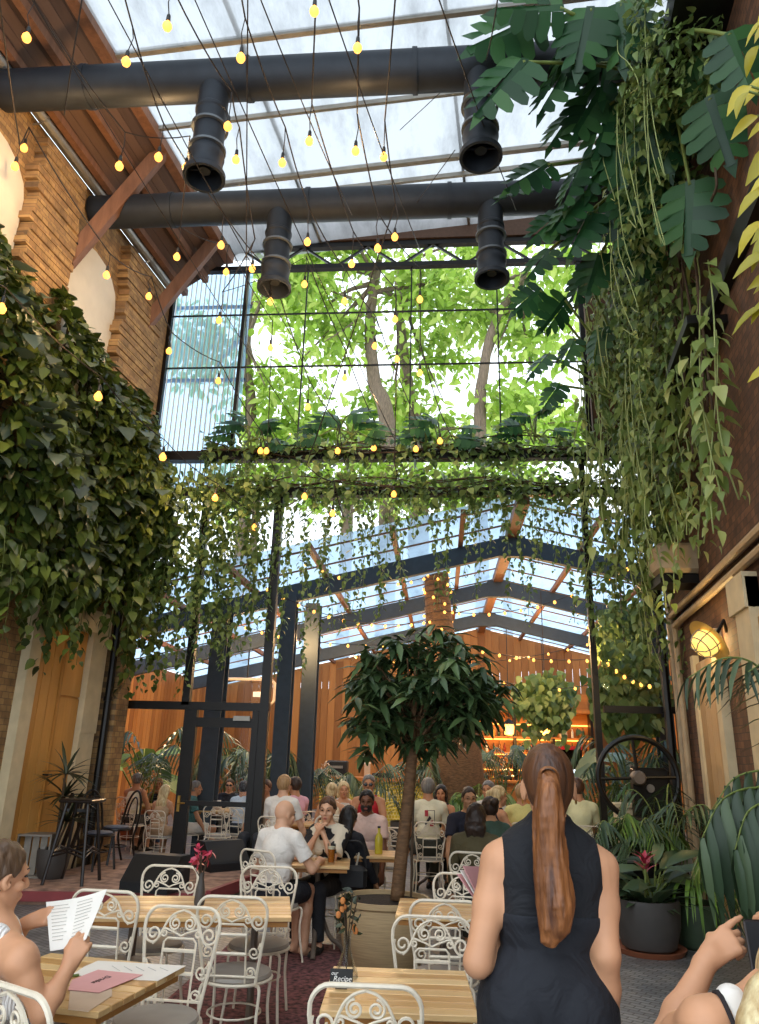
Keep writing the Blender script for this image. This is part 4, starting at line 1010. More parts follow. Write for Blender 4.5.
# -- big climbing plant on the left wall
def mass(name, label, cat, base, pts, nrm, mat, size, T, stems, parent=None):
    t = parent or thing(name, label, cat, base); m = len(pts)
    tip = nrm*.5+np.array((0, 0, -.8))+rng.normal(size=(m, 3))*.35; n2 = nrm*.6+np.array((0, 0, .75))+rng.normal(size=(m, 3))*.35
    leaves('foliage', T, pts, n2, tip, size, mat, t, base)
    if stems: part('vine_stems', stems, 'woodystem', t, True, True, None)
    return t
def leftshell(m, y0, y1, depthmin, depthmax):
    y = rng.uniform(y0, y1, m); q = rng.uniform(0, 1, m)
    zt = np.interp(y, (4, 7.4, 8.6, 9.8, 11.0, 11.7), (7.8, 7.65, 7.45, 7.3, 7.1, 6.6))+.18*np.sin(y*3.1)+.1*np.sin(y*7.7)
    zb = np.interp(y, (4, 7.4, 8.6, 9.6, 10.5, 11.7), (3.6, 3.5, 3.5, 3.6, 4.0, 4.5))+.3*np.sin(y*5.3)+.2*np.sin(y*9.1+1)
    z = zb+(zt-zb)*q; e = np.sin(np.clip(q, 0, 1)**.8*PI)**.55
    off = (.12+.95*e*(.75+.25*np.sin(y*2.3+z*1.7)))*rng.uniform(depthmin, depthmax, m)
    p = np.stack([wl(y, off), y, z], 1); nr = np.stack([.8*np.ones(m), -.35*np.ones(m), (q-.45)*1.6], 1); return p, nr
base = np.array((wl(9), 9, 3.5)); st = MB()
for i in range(26):
    y = rng.uniform(5.5, 11.3); p, _ = leftshell(6, y, y+.5, .2, .5); p = p[np.argsort(p[:, 2])]; st.tube(smooth_path(p, 4), .018, 5)
p, nr = leftshell(9500, 4.6, 11.65, .55, 1.0); big = mass('climbing_pothos', 'huge dark green climbing plant covering the left brick wall', 'climbing plant', base, p, nr, 'ivy', rng.uniform(.09, .20, len(p)), T_HEART, st)
p, nr = leftshell(190, 5, 10.8, .95, 1.06); n_ = len(p); leaves('broad_leaves', T_HEART, p, np.array((.15, -.1, 1.))+rdir(n_)*.25, np.array((.7, -.6, -.3))+rdir(n_)*.45, rng.uniform(.18, .32, n_), 'ivybig', big, base)
# trailing ends below it
k = 0
for y in np.linspace(6.9, 11.5, 30):
    k += 1; y = y+rng.uniform(-.06, .06); off = rng.uniform(.35, 1.0); z0 = np.interp(y, (6.5, 8.6, 9.8, 11.7), (3.9, 3.8, 3.9, 4.7)); L = rng.uniform(.35, 1.3) if y < 10.3 else rng.uniform(.9, 2.1)
    vine('trailing_vine', f'{ordw(k)} trailing stem from the front below the left climbing plant', hang((wl(y, off), y, z0), L), 'ivy', .15, .045, 'vine', 'trailing stems under the left climbing plant', spread=.1)
# -- ivy along the two beams of the glass front
def beamivy(y, z, x0, x1, label, m, mat='vine', dz=.16, dy=.2):
    x = rng.uniform(x0, x1, m); dens = .5+.5*np.sin(x*3.3+y)*np.sin(x*1.7); keep = rng.uniform(0, 1, m) < .35+.65*dens; x = x[keep]; m = len(x)
    p = np.stack([x, y+rng.normal(size=m)*dy*.6-.06, z+rng.normal(size=m)*dz+.02], 1); nr = np.stack([rng.normal(size=m)*.4, -np.ones(m)*.8, np.ones(m)*.5], 1); b0 = np.array(((x0+x1)/2, y, z))
    s = MB()
    for j in range(5): s.tube(smooth_path([(xx, y-.1+rng.normal()*.05, z+.05+rng.normal()*.08) for xx in np.linspace(x0, x1, 9)], 4), .012, 5)
    mass('beam_ivy', label, 'climbing plant', b0, p, nr, mat, rng.uniform(.07, .17, m), T_HEART, s)
xa, xb = px2(205, 455)[0], px2(600, 455)[0]
beamivy(FY-.1, zA, xa, xb, 'leafy climber along the upper beam of the glass front', 1500)
beamivy(FY-.1, zB, xa, xb, 'leafy climber along the lower beam of the glass front', 1700)
# two monstera clumps standing up from the upper beam
def monstera(label, base, lv, cat='monstera', stemr=.014):
    t = thing('monstera', label, cat, base); s = MB(); P, Nn, Tp, S = [], [], [], []
    for (c, nr, tp, sz) in lv:
        c = np.array(c, float); b = np.array(base)+rng.normal(size=3)*np.array((.12, .12, .1)); mid = (b+c)/2+np.array((0, 0, .12)); s.tube(smooth_path([b, mid, c], 5), stemr, 5); P.append(c); Nn.append(nr); Tp.append(tp); S.append(sz)
    part('leaf_stalks', s, 'stem', t, True, True, None); leaves('leaves', T_MONST, P, np.array(Nn, float), np.array(Tp, float), np.array(S), 'monstera', t, base); return t
for (pxs, lab) in (((345, 440), 'monstera rooted on the upper beam left of centre'), ((440, 445), 'monstera rooted on the upper beam right of centre'), ((250, 445), 'monstera rooted on the upper beam at the left end'), ((535, 440), 'monstera rooted on the upper beam near the right wall')):
    b = atY(*pxs, FY-.15); lv = []
    for i in range(9):
        a = rng.uniform(0, PI); r = rng.uniform(.2, .55); lv.append((b+np.array((r*math.cos(a), rng.uniform(-.3, .1), -.05+.45*math.sin(a))), (rng.normal()*.3, -1, .5), (math.cos(a), -.2, math.sin(a)*.3-.3), rng.uniform(.28, .48)))
    monstera(lab, b, lv)
# hanging strands over the glass front: x along the beam -> lengths as in the view
k = 0
for px in np.linspace(212, 588, 64):
    k += 1; px = px+rng.uniform(-3, 3); bot = np.interp(px, (205, 245, 270, 290, 330, 345, 400, 480, 560, 590), (660, 675, 660, 640, 650, 600, 590, 585, 600, 640))+rng.uniform(-75, 35)
    A = atY(px, rng.choice((470, 497, 500)), FY-.12-rng.uniform(0, .15)); B = atY(px, max(bot, 540), FY-.15)
    vine('hanging_vine', f'{ordw(k)} vine from the left hanging mid glass front', hang(A, max(.4, A[2]-B[2]), .07), 'vine', .085, .036, 'vine', 'vines hanging over the middle of the glass front', spread=.075)
k = 0
for px in np.linspace(128, 262, 34):
    k += 1; px = px+rng.uniform(-3, 3); bot = np.interp(px, (128, 150, 200, 235, 262), (640, 680, 690, 660, 640))+rng.uniform(-90, 15); A = atY(px, np.interp(px, (128, 262), (470, 478))+rng.uniform(-20, 20), FY-.25-rng.uniform(0, .75)); B = atY(px, bot, A[1])
    vine('hanging_vine', f'{ordw(k)} vine from the left in the left-end curtain of the glass front', hang(A, max(.4, A[2]-B[2]), .09), 'vine', .11, .038, 'vine', 'vines hanging at the left end of the glass front', spread=.12)
k = 0
for px in np.linspace(596, 668, 20):
    k += 1; px = px+rng.uniform(-3, 3); bot = rng.uniform(590, 700); A = atY(px, 450+rng.uniform(-30, 20), FY-.15-rng.uniform(0, .7)); B = atY(px, bot, A[1])
    vine('hanging_vine', f'{ordw(k)} vine from the left in the right-end curtain of the glass front', hang(A, max(.4, A[2]-B[2]), .09), 'vine', .11, .042, 'vine', 'vines hanging at the right end of the glass front', spread=.11)
def inR(px, py, Y, gap=.25):
    p = atY(px, py, Y)
    while p[0] > wr(p[1])-gap: Y *= .975; p = atY(px, py, Y)
    return p
# -- right wall: planting shelf with monstera, curtains of pothos
shelf = MB(); wbox(shelf, 'R', 5.0, 11.2, 8.75, 8.85, 0, .6); wbox(shelf, 'R', 5.0, 11.2, 8.85, 9.05, .55, .6); t = thing('plant_shelf', 'long planting shelf high on the right wall, hidden by the monstera', 'shelf', (wr(8, .3), 8, 8.75)); part('tray', shelf, 'black', t, False, True)
sh2 = MB(); wbox(sh2, 'R', 7.0, 11.4, 6.1, 6.2, 0, .45); t = thing('plant_shelf', 'lower planting shelf on the right wall behind the pale hanging vines', 'shelf', (wr(9, .3), 9, 6.1)); part('tray', sh2, 'black', t, False, True)
mon = [  # px, py, Y, size, tip (px direction)
 (535, 20, 6.3, .95, (-.9, .5)), (523, 62, 6.2, .9, (-.7, .9)), (575, 25, 6.4, .8, (-.3, 1)), (560, 8, 6.0, .8, (-1, .1)), (610, 40, 6.6, .85, (-.2, 1)), (640, 55, 6.8, .9, (.1, 1)), (600, 90, 7, .8, (-.5, 1)), (575, 110, 7.2, .7, (-.6, .9)), (548, 165, 7.4, .7, (-.9, .6)), (535, 185, 7.6, .6, (-1, .4)), (580, 165, 7.4, .7, (-.4, 1)), (620, 130, 7, .8, (0, 1)), (560, 215, 7.8, .6, (-.8, .8)), (590, 215, 7.7, .7, (-.5, 1)), (650, 110, 6.6, .85, (.2, 1)),
 (690, 185, 6.4, .85, (-.1, 1)), (665, 20, 6.2, .8, (.3, 1)), (540, 290, 9.4, .6, (-.8, .8)), (565, 300, 9.3, .65, (-.6, 1)), (548, 355, 10, .55, (-.7, .8)), (560, 385, 10.2, .5, (-.6, .9)), (585, 270, 9.0, .6, (-.3, 1)), (600, 330, 9.4, .6, (-.2, 1)), (575, 340, 9.8, .5, (-.5, 1)), (620, 200, 7.6, .7, (.1, 1)), (710, 100, 6.0, .8, (.2, 1)), (695, 60, 6.0, .7, (.1, 1)), (730, 35, 5.6, .7, (.3, 1)), (605, 150, 7.3, .7, (-.4, 1)), (635, 175, 7.2, .75, (-.2, 1)), (660, 80, 6.7, .8, (-.1, 1)), (570, 65, 6.6, .8, (-.6, 1)), (590, 10, 6.0, .8, (-.2, 1)), (620, 5, 6.0, .8, (0, 1)), (550, 250, 8.4, .6, (-.7, .9)), (600, 255, 8.4, .65, (-.3, 1)), (640, 235, 7.9, .7, (0, 1)), (660, 150, 7.0, .75, (.1, 1)), (580, 195, 7.6, .7, (-.6, .9)), (610, 105, 7.0, .8, (-.3, 1)), (630, 80, 6.8, .8, (-.2, 1))]
def clump(idx, label, by):
    lv = []
    for i in idx:
        px, py, Y, sz, td = mon[i]; c = inR(px, py, Y, .3); tp = td[0]*CR-td[1]*CU*.9+np.array((0, -.15, 0)); lv.append((c, unit(np.array((-.35, -.75, .1))+rng.normal(size=3)*.3), tp, sz*.92*c[1]/Y))
    b = np.array((wr(by, .35), by, 9.0)) if label.startswith('big') else np.array((wr(by, .3), by, 6.4))
    return monstera(label, b, lv, stemr=.02)
A = [i for i in range(len(mon)) if mon[i][2] < 7.1]; B = [i for i in range(len(mon)) if 7.1 <= mon[i][2] < 8.8]; Cc = [i for i in range(len(mon)) if mon[i][2] >= 8.8]
clump(A, 'big monstera at the top right, its split leaves over the nearer duct', 6.6); clump(B, 'big monstera at the right below the duct, leaves beside the roof', 8.0); clump(Cc, 'small monstera lower down at the right end of the upper glass', 10.3)
# dense hanging foliage behind the strands
def rshell(m):
    y = rng.uniform(5.6, 11.4, m); q = rng.uniform(0, 1, m); zt = np.interp(y, (5.6, 7, 9, 11.4), (9.3, 9.2, 9.0, 8.8)); zb = np.interp(y, (5.6, 7.0, 7.8, 8.6, 9.6, 11.4), (8.3, 7.6, 6.4, 5.2, 4.6, 4.5))+.35*np.sin(y*6.1)
    z = zb+(zt-zb)*q; off = rng.uniform(.1, 1., m)*np.interp(z, (4.4, 5.5, 7.5, 9.2), (.35, .7, 1.0, 1.0)); return np.stack([wr(y, off), y, z], 1), np.stack([-.7*np.ones(m), -.5*np.ones(m), .3*np.ones(m)], 1)
p, nr = rshell(6000); b0 = np.array((wr(9), 9, 5)); st = MB()
for i in range(24):
    q, _ = rshell(5); q[:, 1] = q[0, 1]+np.linspace(0, .5, 5); q[:, 0] = wr(q[:, 1], .3); q = q[np.argsort(q[:, 2])]; st.tube(smooth_path(q, 4), .014, 5)
rt = mass('climbing_pothos', 'dense green climbing plant high on the right wall under the monstera', 'climbing plant', b0, p, nr, 'vine', rng.uniform(.07, .16, len(p)), T_ARROW, st)
st = MB()
for i in range(44):
    q, _ = rshell(1); q = q[0]; q[0] = wr(q[1], rng.uniform(.8, 1.12)*np.interp(q[2], (4.4, 5.5, 7.5, 9.2), (.4, .7, 1.0, 1.0))); L_ = rng.uniform(.6, 2.2); d_ = rng.normal()*.25
    st.tube(smooth_path([q, q+np.array((-.03, d_*.3, -L_*.3)), q+np.array((.0, d_, -L_*.7)), q+np.array((.06, d_*.8+rng.normal()*.2, -L_)), q+np.array((.05, d_*.8+.15, -L_*.85))], 4), .0055, 4)
part('hanging_stems', st, 'palestem', rt, True, True, None)
k = 0
for (px, top, bot, Y) in sorted([(572, 330, 520, 11), (585, 300, 560, 10.8), (600, 280, 540, 10.4), (612, 260, 560, 10), (622, 300, 590, 10), (632, 270, 560, 9.6), (642, 250, 600, 9.4), (650, 280, 570, 9.2), (657, 300, 530, 9.1), (664, 240, 560, 9), (672, 300, 545, 8.9), (680, 270, 510, 8.7), (690, 240, 470, 8.5), (700, 290, 520, 8.4), (708, 260, 500, 8.2), (716, 330, 545, 8.1), (640, 330, 620, 9.8), (628, 350, 640, 10.4), (610, 340, 600, 10.8), (668, 330, 520, 8.7), (655, 350, 550, 9.4), (598, 360, 590, 11), (580, 380, 600, 11.2), (592, 330, 560, 10.9), (685, 310, 545, 8.6)], key=lambda q: -q[3]):
    k += 1; A = inR(px, top, Y-.3); B = atY(px, bot, A[1])
    vine('pothos_vine', f'pale pothos vine on the right wall, {ordw(k)} from the glass front', hang(A, A[2]-B[2], .09), 'vinepale', .19, .095, 'vine', 'pale pothos vines on the right wall', 'palestem', .009, .10, T_ARROW)
# yellow leaved plant at the right edge
b0 = np.array((wr(3.9, .12), 3.9, atY(785, 140, 3.9)[2])); t = thing('yellow_plant', 'yellow-leaved climber at the right edge of the view, high up', 'climbing plant', b0); s = MB(); P = []; Tn = []; Nn = []; Sz = []
YL = ((728, 100, -.8, .5), (735, 130, -1, .5), (740, 205, -1, .5), (742, 235, -1, .5), (750, 268, -1, .5), (748, 320, -1, .45), (752, 380, -.9, .4), (735, 60, -.6, .45), (755, 160, -.9, .5), (758, 290, -.9, .4), (745, 90, -.8, .45), (757, 245, -1, .5), (750, 30, -.5, .5))
for (px, py, dx, sz) in list(YL)+[(a_+rng.uniform(-4, 20), b_+rng.uniform(-24, 24), c_, d_*.85) for a_, b_, c_, d_ in YL]:
    c = atY(px+22, py-14, 3.75+rng.uniform(-.15, .1)); P.append(c); Tn.append(dx*CR*.9-CU*.45); Nn.append(unit(np.array((-.2, -.9, .6))+rng.normal(size=3)*.15)); Sz.append(sz*.45); s.tube(smooth_path([b0+np.array((0, 0, (py-140)*-.005)), (b0+c)/2+np.array((.05, 0, .05)), c], 4), .008, 5)
s.tube(smooth_path([b0+np.array((0, 0, z)) for z in (1.6, .6, -.6, -1.8)], 5), .016, 5); part('vine_stem', s, 'stem', t, True, True, None); leaves('leaves', T_WAVY, P, np.array(Nn)+rdir(len(P))*.35, np.array(Tn)+rdir(len(P))*.25, np.array(Sz)*rng.uniform(.7, 1.15, len(P)), 'yellowleaf', t, b0)

# -- street trees beyond the glass
def tree(label, trunkpts, r, crown, m, size=(.22, .4), name='street_tree', mat='treeleaf', bark='bark'):
    tp = np.array(trunkpts, float); t = thing(name, label, 'tree', tp[0]); k = np.linspace(r, r*.45, (len(tp)-1)*6+1); s = MB().tube(smooth_path(tp, 6), k, 9)
    for i in range(9):
        a = tp[-1]+(tp[-2]-tp[-1])*rng.uniform(0, .9); c, rad = crown[i % len(crown)]; e = np.array(c)+rdir(1)[0]*np.array(rad)*.75; s.tube(smooth_path([a, (a+e)/2+rdir(1)[0]*.3, e], 5), np.linspace(r*.35, .02, 11), 6)
    part('trunk', s, bark, t, True, True, None); P = []
    for c, rad in crown:
        n = int(m/len(crown)); q = rdir(n)*rng.uniform(.35, 1, (n, 1))**.6*np.array(rad)+np.array(c)+rdir(n)*.25
        d = rdir(max(8, n//28)); ctr = d*rng.uniform(.4, 1, (len(d), 1))*np.array(rad)+np.array(c); idx = rng.integers(0, len(d), n); q = .45*q+.55*(ctr[idx]+rng.normal(size=(n, 3))*.35); P.append(q)
    P = np.concatenate(P); n = len(P); leaves('foliage', T_OVAL, P, np.array((0, -.5, .7))+rdir(n)*.7, np.array((0, -.1, -.4))+rdir(n)*.8, rng.uniform(*size, n), mat, t, tp[0]); return t
def tp(px, py, Y): return atY(px, py, Y)
Y0 = 29.
def crowns(L): return [(tp(px, py, Y), (rx, ry, rz)) for px, py, Y, rx, ry, rz in L]
def trunkpts(L, Y): p = [tp(px, py, Y) for px, py in L]; return [np.array((p[0][0], p[0][1], 0))]+p
tree('street tree with a pale trunk left of centre in the upper glass', trunkpts([(388, 445), (374, 380), (370, 320), (378, 265)], 29), .42, crowns([(330, 330, 28.5, 3.2, 2, 2.6), (420, 290, 29, 3.2, 2, 2.6), (350, 245, 28, 4.2, 2, 2.2), (300, 275, 28, 3.0, 2, 2.6)]), 2500, (.32, .6))
tree('slender street tree close to the right of the pale trunk', trunkpts([(416, 445), (410, 400), (402, 340), (398, 290), (401, 262)], 31), .36, crowns([(440, 350, 31.5, 3., 2, 3.0), (470, 265, 31, 3.8, 2, 2.4), (395, 400, 31, 3., 2, 1.8)]), 1500, (.32, .6))
tree('street tree with a curved trunk leaning right in the upper glass', trunkpts([(480, 440), (484, 370), (496, 320), (528, 268)], 27.5), .30, crowns([(530, 330, 28, 2.8, 2, 3.0), (520, 405, 28, 2.8, 2, 1.6), (575, 280, 27.5, 3.2, 2, 2.6), (470, 300, 28, 2.6, 2, 2.2)]), 2100, (.32, .6))
tree('farther street tree behind the ribbed screen on the left', trunkpts([(250, 440), (246, 360), (252, 290)], 33), .36, crowns([(270, 390, 33, 4.6, 2.2, 3.2), (200, 350, 33, 3.8, 2.2, 4.0), (290, 290, 33, 3.4, 2, 2.8)]), 1900, (.36, .66))
tree('low broad street tree closing the gap behind the upper beam', trunkpts([(350, 452), (352, 425)], 34), .36, crowns([(310, 440, 33, 4.6, 2, 2.0), (430, 440, 34, 4.6, 2, 1.9), (540, 430, 34, 4.6, 2, 2.2)]), 2600, (.36, .66))
for i, (px, lab) in enumerate(((255, 'leafy bush far behind the hall on the left, under the upper beam'), (345, 'leafy bush far behind the hall, left of the middle, under the upper beam'), (425, 'leafy bush far behind the hall near the middle, under the upper beam'), (505, 'leafy bush far behind the hall on the right, under the upper beam'))):
    tree(lab, trunkpts([(px, 520), (px, 490)], 26.6), .2, crowns([(px-20, 488, 26.6, 1.7, .7, 1.6), (px+22, 482, 26.6, 1.7, .7, 1.6)]), 800, (.25, .45), name='tall_bush')
# trunk that rises through the hall, wound with small lamps
b1 = np.array((*atZ(457, 835, 0)[:2], 0)); Yt = 16.4; b1 = np.array((atY(458, 790, Yt)[0], Yt, 0)); q = [b1, atY(456, 760, Yt), atY(448, 690, Yt), atY(440, 630, Yt), atY(437, 590, Yt), atY(436, 566, Yt)]
t = thing('hall_tree', 'thick tree trunk rising through the hall roof behind the potted tree', 'tree', b1); part('trunk', MB().tube(smooth_path(q, 6), np.interp(np.arange(31), (0, 10, 18, 30), (.62, .5, .30, .26)), 16), 'trunk', t, True, True, None)
part('root_flare', MB().lathe([(.95, 0), (.75, .25), (.62, .6)], 18, b1), 'trunk', t, True, True)
TRUNK = smooth_path(q, 6)

# -- potted tree in the middle
pc = atZ(386, 990, 0); Yp = 7.0; cx = atY(384, 930, Yp)[0]; base = np.array((cx, Yp, 0)); zr_ = atY(384, 897, Yp)[2]; rr = 41*Yp*1.0/740
t = thing('clay_planter', 'large sand-coloured clay planter holding the tree in the middle', 'planter', base)
part('pot', MB().lathe([(rr*.66, 0), (rr*.8, .06), (rr*.93, zr_*.45), (rr*.98, zr_*.8), (rr*.96, zr_*.9), (rr*1.0, zr_*.93), (rr*1.0, zr_), (rr*.93, zr_), (rr*.92, zr_-.08), (.01, zr_-.09)], 40), 'planter', t)
part('soil', MB().lathe([(.01, zr_-.025), (rr*.91, zr_-.035), (rr*.9, zr_-.1)], 24), 'soil', t)
zt = lambda px, py: atY(px, py, Yp)
t = thing('potted_tree', 'dark-leaved indoor tree with a round crown growing in the clay planter', 'tree', (cx+.1, Yp, zr_-.09)); b0 = np.array((cx+.1, Yp, zr_-.09))
q = [zt(397, 900), zt(402, 850), zt(408, 800), zt(413, 745)]; s = MB().tube(smooth_path(q, 6), np.linspace(.062, .05, 19), 10)
cc = zt(424, 692); RADI = np.array((.72, .66, .60))
tips = []
for i in range(84):
    d = rdir(1)[0]; d[2] = max(d[2], -.75); e = cc+d*RADI*rng.uniform(.55, .95); tips.append(e); a = q[-1]+np.array((0, 0, rng.uniform(-.12, .12))); s.tube(smooth_path([a, (a+e)/2+np.array((0, 0, .08)), e], 4), np.linspace(.02, .005, 9), 5)
part('trunk', s, 'trunk', t, True, True, None); P = []; Tn = []
for e in tips:
    for j in range(3):
        o = e+rng.normal(size=3)*.09
        for i in range(9):
            a = 2*PI*i/9+rng.uniform(-.3, .3); d = np.array((math.cos(a), math.sin(a), rng.uniform(-.7, .25))); P.append(o+np.array((0, 0, rng.uniform(-.05, .03)))); Tn.append(d)
P = np.array(P); Tn = np.array(Tn); leaves('foliage', T_LANCE, P, np.array((0, 0, 1.))+Tn*.2+rdir(len(P))*.3, Tn, rng.uniform(.14, .26, len(P)), 'ficus', t, b0)
# stake beside the trunk
st = thing('plant_stake', 'thin stake beside the trunk of the tree in the clay planter', 'stake', (cx+.19, Yp-.05, zr_-.08)); part('rod', MB().tube([zt(411, 897), zt(414, 780)], .012, 6), 'woodystem', st, True, True)

# -- palms and pots
def frond(s, P, Tn, Nn, Sz, path, n, ln, droop=.6, width=1.):
    path = smooth_path(path, 6); s.tube(path, np.linspace(.012, .004, len(path)), 5); L = np.linspace(.12, 1, n)
    for u in L:
        i = u*(len(path)-1); k = min(int(i), len(path)-2); p = path[k]+(path[k+1]-path[k])*(i-k); T_ = unit(path[k+1]-path[k]); sd = unit(np.cross(T_, (0, 0, 1.)))
        for q in (-1, 1): P.append(p); Tn.append(unit(T_*.65+sd*q*.9-np.array((0, 0, droop)))); Nn.append(np.array((0, 0, 1.))+sd*q*.2+T_*.3); Sz.append(ln*(.55+.9*math.sin(PI*(.12+.8*u)))*.75)
def palm(name, label, base, fr, mat, n=16, ln=.4, droop=.5, cat='palm', T=None):
    t = thing(name, label, cat, base); s = MB(); P, Tn, Nn, Sz = [], [], [], []
    for path in fr: frond(s, P, Tn, Nn, Sz, path, n, ln, droop)
    part('stalks', s, 'stem', t, True, True, None); leaves('fronds', T or T_STRIP, P, np.array(Nn), np.array(Tn), np.array(Sz), mat, t, base); return t
def autofr(base, n, L, h, spread=1., a0=0):
    out = []; base = np.array(base, float)
    for i in range(n):
        a = a0+2*PI*i/n+rng.uniform(-.3, .3); l = L*rng.uniform(.7, 1.1); d = np.array((math.cos(a), math.sin(a), 0)); hh = h*rng.uniform(.6, 1.1)
        out.append([base+d*.03, base+d*l*.3*spread+np.array((0, 0, hh*.75)), base+d*l*.7*spread+np.array((0, 0, hh)), base+d*l*spread+np.array((0, 0, hh*.6))])
    return out
def pot(name, label, loc, r, h, mat, saucer=None, cat='plant pot'):
    t = thing(name, label, cat, loc); z0 = .02 if saucer else 0
    part('pot', MB().lathe([(r*.66, z0), (r*.8, z0+.03), (r*.96, h*.5), (r*1., h*.9), (r*.97, h), (r*.9, h), (r*.88, h-.05), (.01, h-.06)], 36), mat, t); part('soil', MB().lathe([(.01, h-.04), (r*.89, h-.05), (r*.86, h-.07)], 24), 'soil', t)
    if saucer: part('saucer', MB().lathe([(r*.6, 0), (r*.98, 0), (r*1.08, .05), (r*1.04, .05), (r*.95, .02), (r*.6, .018)], 36), saucer, t)
    return t
g1 = atZ(650, 952, 0); pot('plant_pot', 'dark grey round pot on a terracotta saucer holding a pink bromeliad', g1, .31, .46, 'darkpot', 'terracotta')
zb = .42; b0 = np.array((g1[0], g1[1], zb)); t = thing('bromeliad', 'bromeliad with a pink flower head in the dark grey pot', 'plant', b0); P, Tn, Nn, Sz = [], [], [], []
for i in range(46):
    a = rng.uniform(0, 2*PI); r = rng.uniform(.02, .2); e = rng.uniform(.15, 1.2); P.append(b0+np.array((r*math.cos(a), r*math.sin(a), 0))); Tn.append((math.cos(a), math.sin(a), e)); Nn.append((-math.cos(a)*.6, -math.sin(a)*.6, 1)); Sz.append(rng.uniform(.22, .42))
leaves('leaves', T_LANCE, P, np.array(Nn), np.array(Tn), np.array(Sz), 'palm', t, b0); s = MB().tube([(0, 0, 0), (.02, 0, .36)], .012, 6); part('flower_stem', s, 'stem', t)
P, Tn, Nn = [], [], []
for i in range(14): a = i*2.4; P.append(b0+np.array((.02, 0, .26+.01*i))); Tn.append((math.cos(a)*.7, math.sin(a)*.7, .9)); Nn.append((-math.cos(a), -math.sin(a), .8))
leaves('bracts', T_LANCE, P, np.array(Nn), np.array(Tn), .14, 'bromel', t, b0)
b0 = np.array((g1[0]+.1, g1[1]+.1, .42)); t = palm('broad_leaf_plant', 'broad-leaved green plant rising behind the pink bromeliad', b0, [], 'palm') if False else None
t = thing('broad_leaf_plant', 'broad-leaved green plant rising behind the pink bromeliad', 'plant', b0); s = MB(); P, Tn, Nn, Sz = [], [], [], []
for i in range(17):
    a = 2*PI*i/17+rng.uniform(-.2, .2); d = np.array((math.cos(a), math.sin(a)*.7, 0)); e = b0+d*rng.uniform(.06, .2)+np.array((0, 0, rng.uniform(.08, .34))); s.tube(smooth_path([b0, (b0+e)/2, e], 4), .009, 5); P.append(e); Tn.append(d+np.array((0, 0, rng.uniform(.0, .9)))); Nn.append(np.array((0, -.5, .8))-d*.4); Sz.append(rng.uniform(.32, .55))
part('leaf_stalks', s, 'stem', t, True, True, None); leaves('leaves', tpl([(.02, 0), (.11, .2), (.15, .5), (.10, .78), (.01, 1.)], .3, .5), P, np.array(Nn), np.array(Tn), np.array(Sz), 'palm', t, b0)
g2 = atZ(700, 948, 0); pot('plant_pot', 'dark green round pot with light strappy leaves at the right, beside the dark grey pot', g2, .25, .40, 'greenpot')
b0 = np.array((g2[0], g2[1], .36)); t = thing('spider_plant', 'light green arching strappy plant in the dark green pot', 'plant', b0); s = MB(); 
for i in range(30):
    a = rng.uniform(PI*.75, PI*2.1); l = rng.uniform(.3, .55); d = np.array((math.cos(a), math.sin(a), 0)); w = rng.uniform(.015, .024); q = smooth_path([b0, b0+d*l*.35+np.array((0, 0, .26)), b0+d*l*.8+np.array((0, 0, .16)), b0+d*l+np.array((0, 0, -.22*rng.uniform(.3, 1)))], 4)
    sd = np.cross(d, (0, 0, 1.)); ww = w*np.sin(np.linspace(.25, PI, len(q)))[:, None]; V = np.stack([q-sd*ww, q+np.array((0, 0, -.006)), q+sd*ww], 1).reshape(-1, 3); s.add(V, [[3*j+e, 3*j+e+1, 3*j+e+4, 3*j+e+3] for j in range(len(q)-1) for e in (0, 1)])
part('leaves', s, 'spider', t, True, True, None)
# big kentia fronds at the right edge
b0 = np.array((wr(5.4, .35), 5.4, .5)); pot('plant_pot', 'tall dark pot at the right edge under the big drooping palm', (b0[0], b0[1], 0), .26, .55, 'darkpot')
def PP(px, py, Y): return atY(px, py, Y)
UPF = [[b0+np.array((.05, .15, 0)), PP(800, 720, 5.4), PP(760, 668, 5.3), PP(725, 658, 5.3), PP(688, 678, 5.3)], [b0+np.array((.05, .15, 0)), PP(800, 700, 5.3), PP(775, 660, 5.2), PP(748, 672, 5.1)]]
palm('kentia_palm', 'big palm with long drooping fronds entering from the right edge', b0, [
 [b0, PP(785, 800, 5.1), PP(755, 788, 5.0), PP(722, 800, 4.9), PP(702, 838, 4.85)], [b0, PP(800, 800, 4.9), PP(775, 800, 4.8), PP(748, 812, 4.7), PP(735, 850, 4.65)], [b0, PP(800, 775, 5.3), PP(770, 770, 5.3), PP(735, 778, 5.3), PP(712, 810, 5.3)]], 'palm', 11, .74, 2.3, T=T_BROAD)
palm('kentia_palm', 'thin dark palm frond arching in from the right edge below the wall lamp', b0+np.array((.05, .15, 0)), UPF, 'palm', 13, .42, .55)
b0 = np.array((wr(6.9, .3), 6.9, .0)); pot('plant_pot', 'dark pot behind the dark green pot by the right wall', b0, .24, .5, 'darkpot'); b0 = b0+np.array((0, 0, .46)); palm('drooping_palm', 'olive-tinted palm behind the dark green pot at the right', b0, autofr(b0-np.array((.15, 0, 0)), 7, .5, .85), 'palmlight', 12, .36, .8)
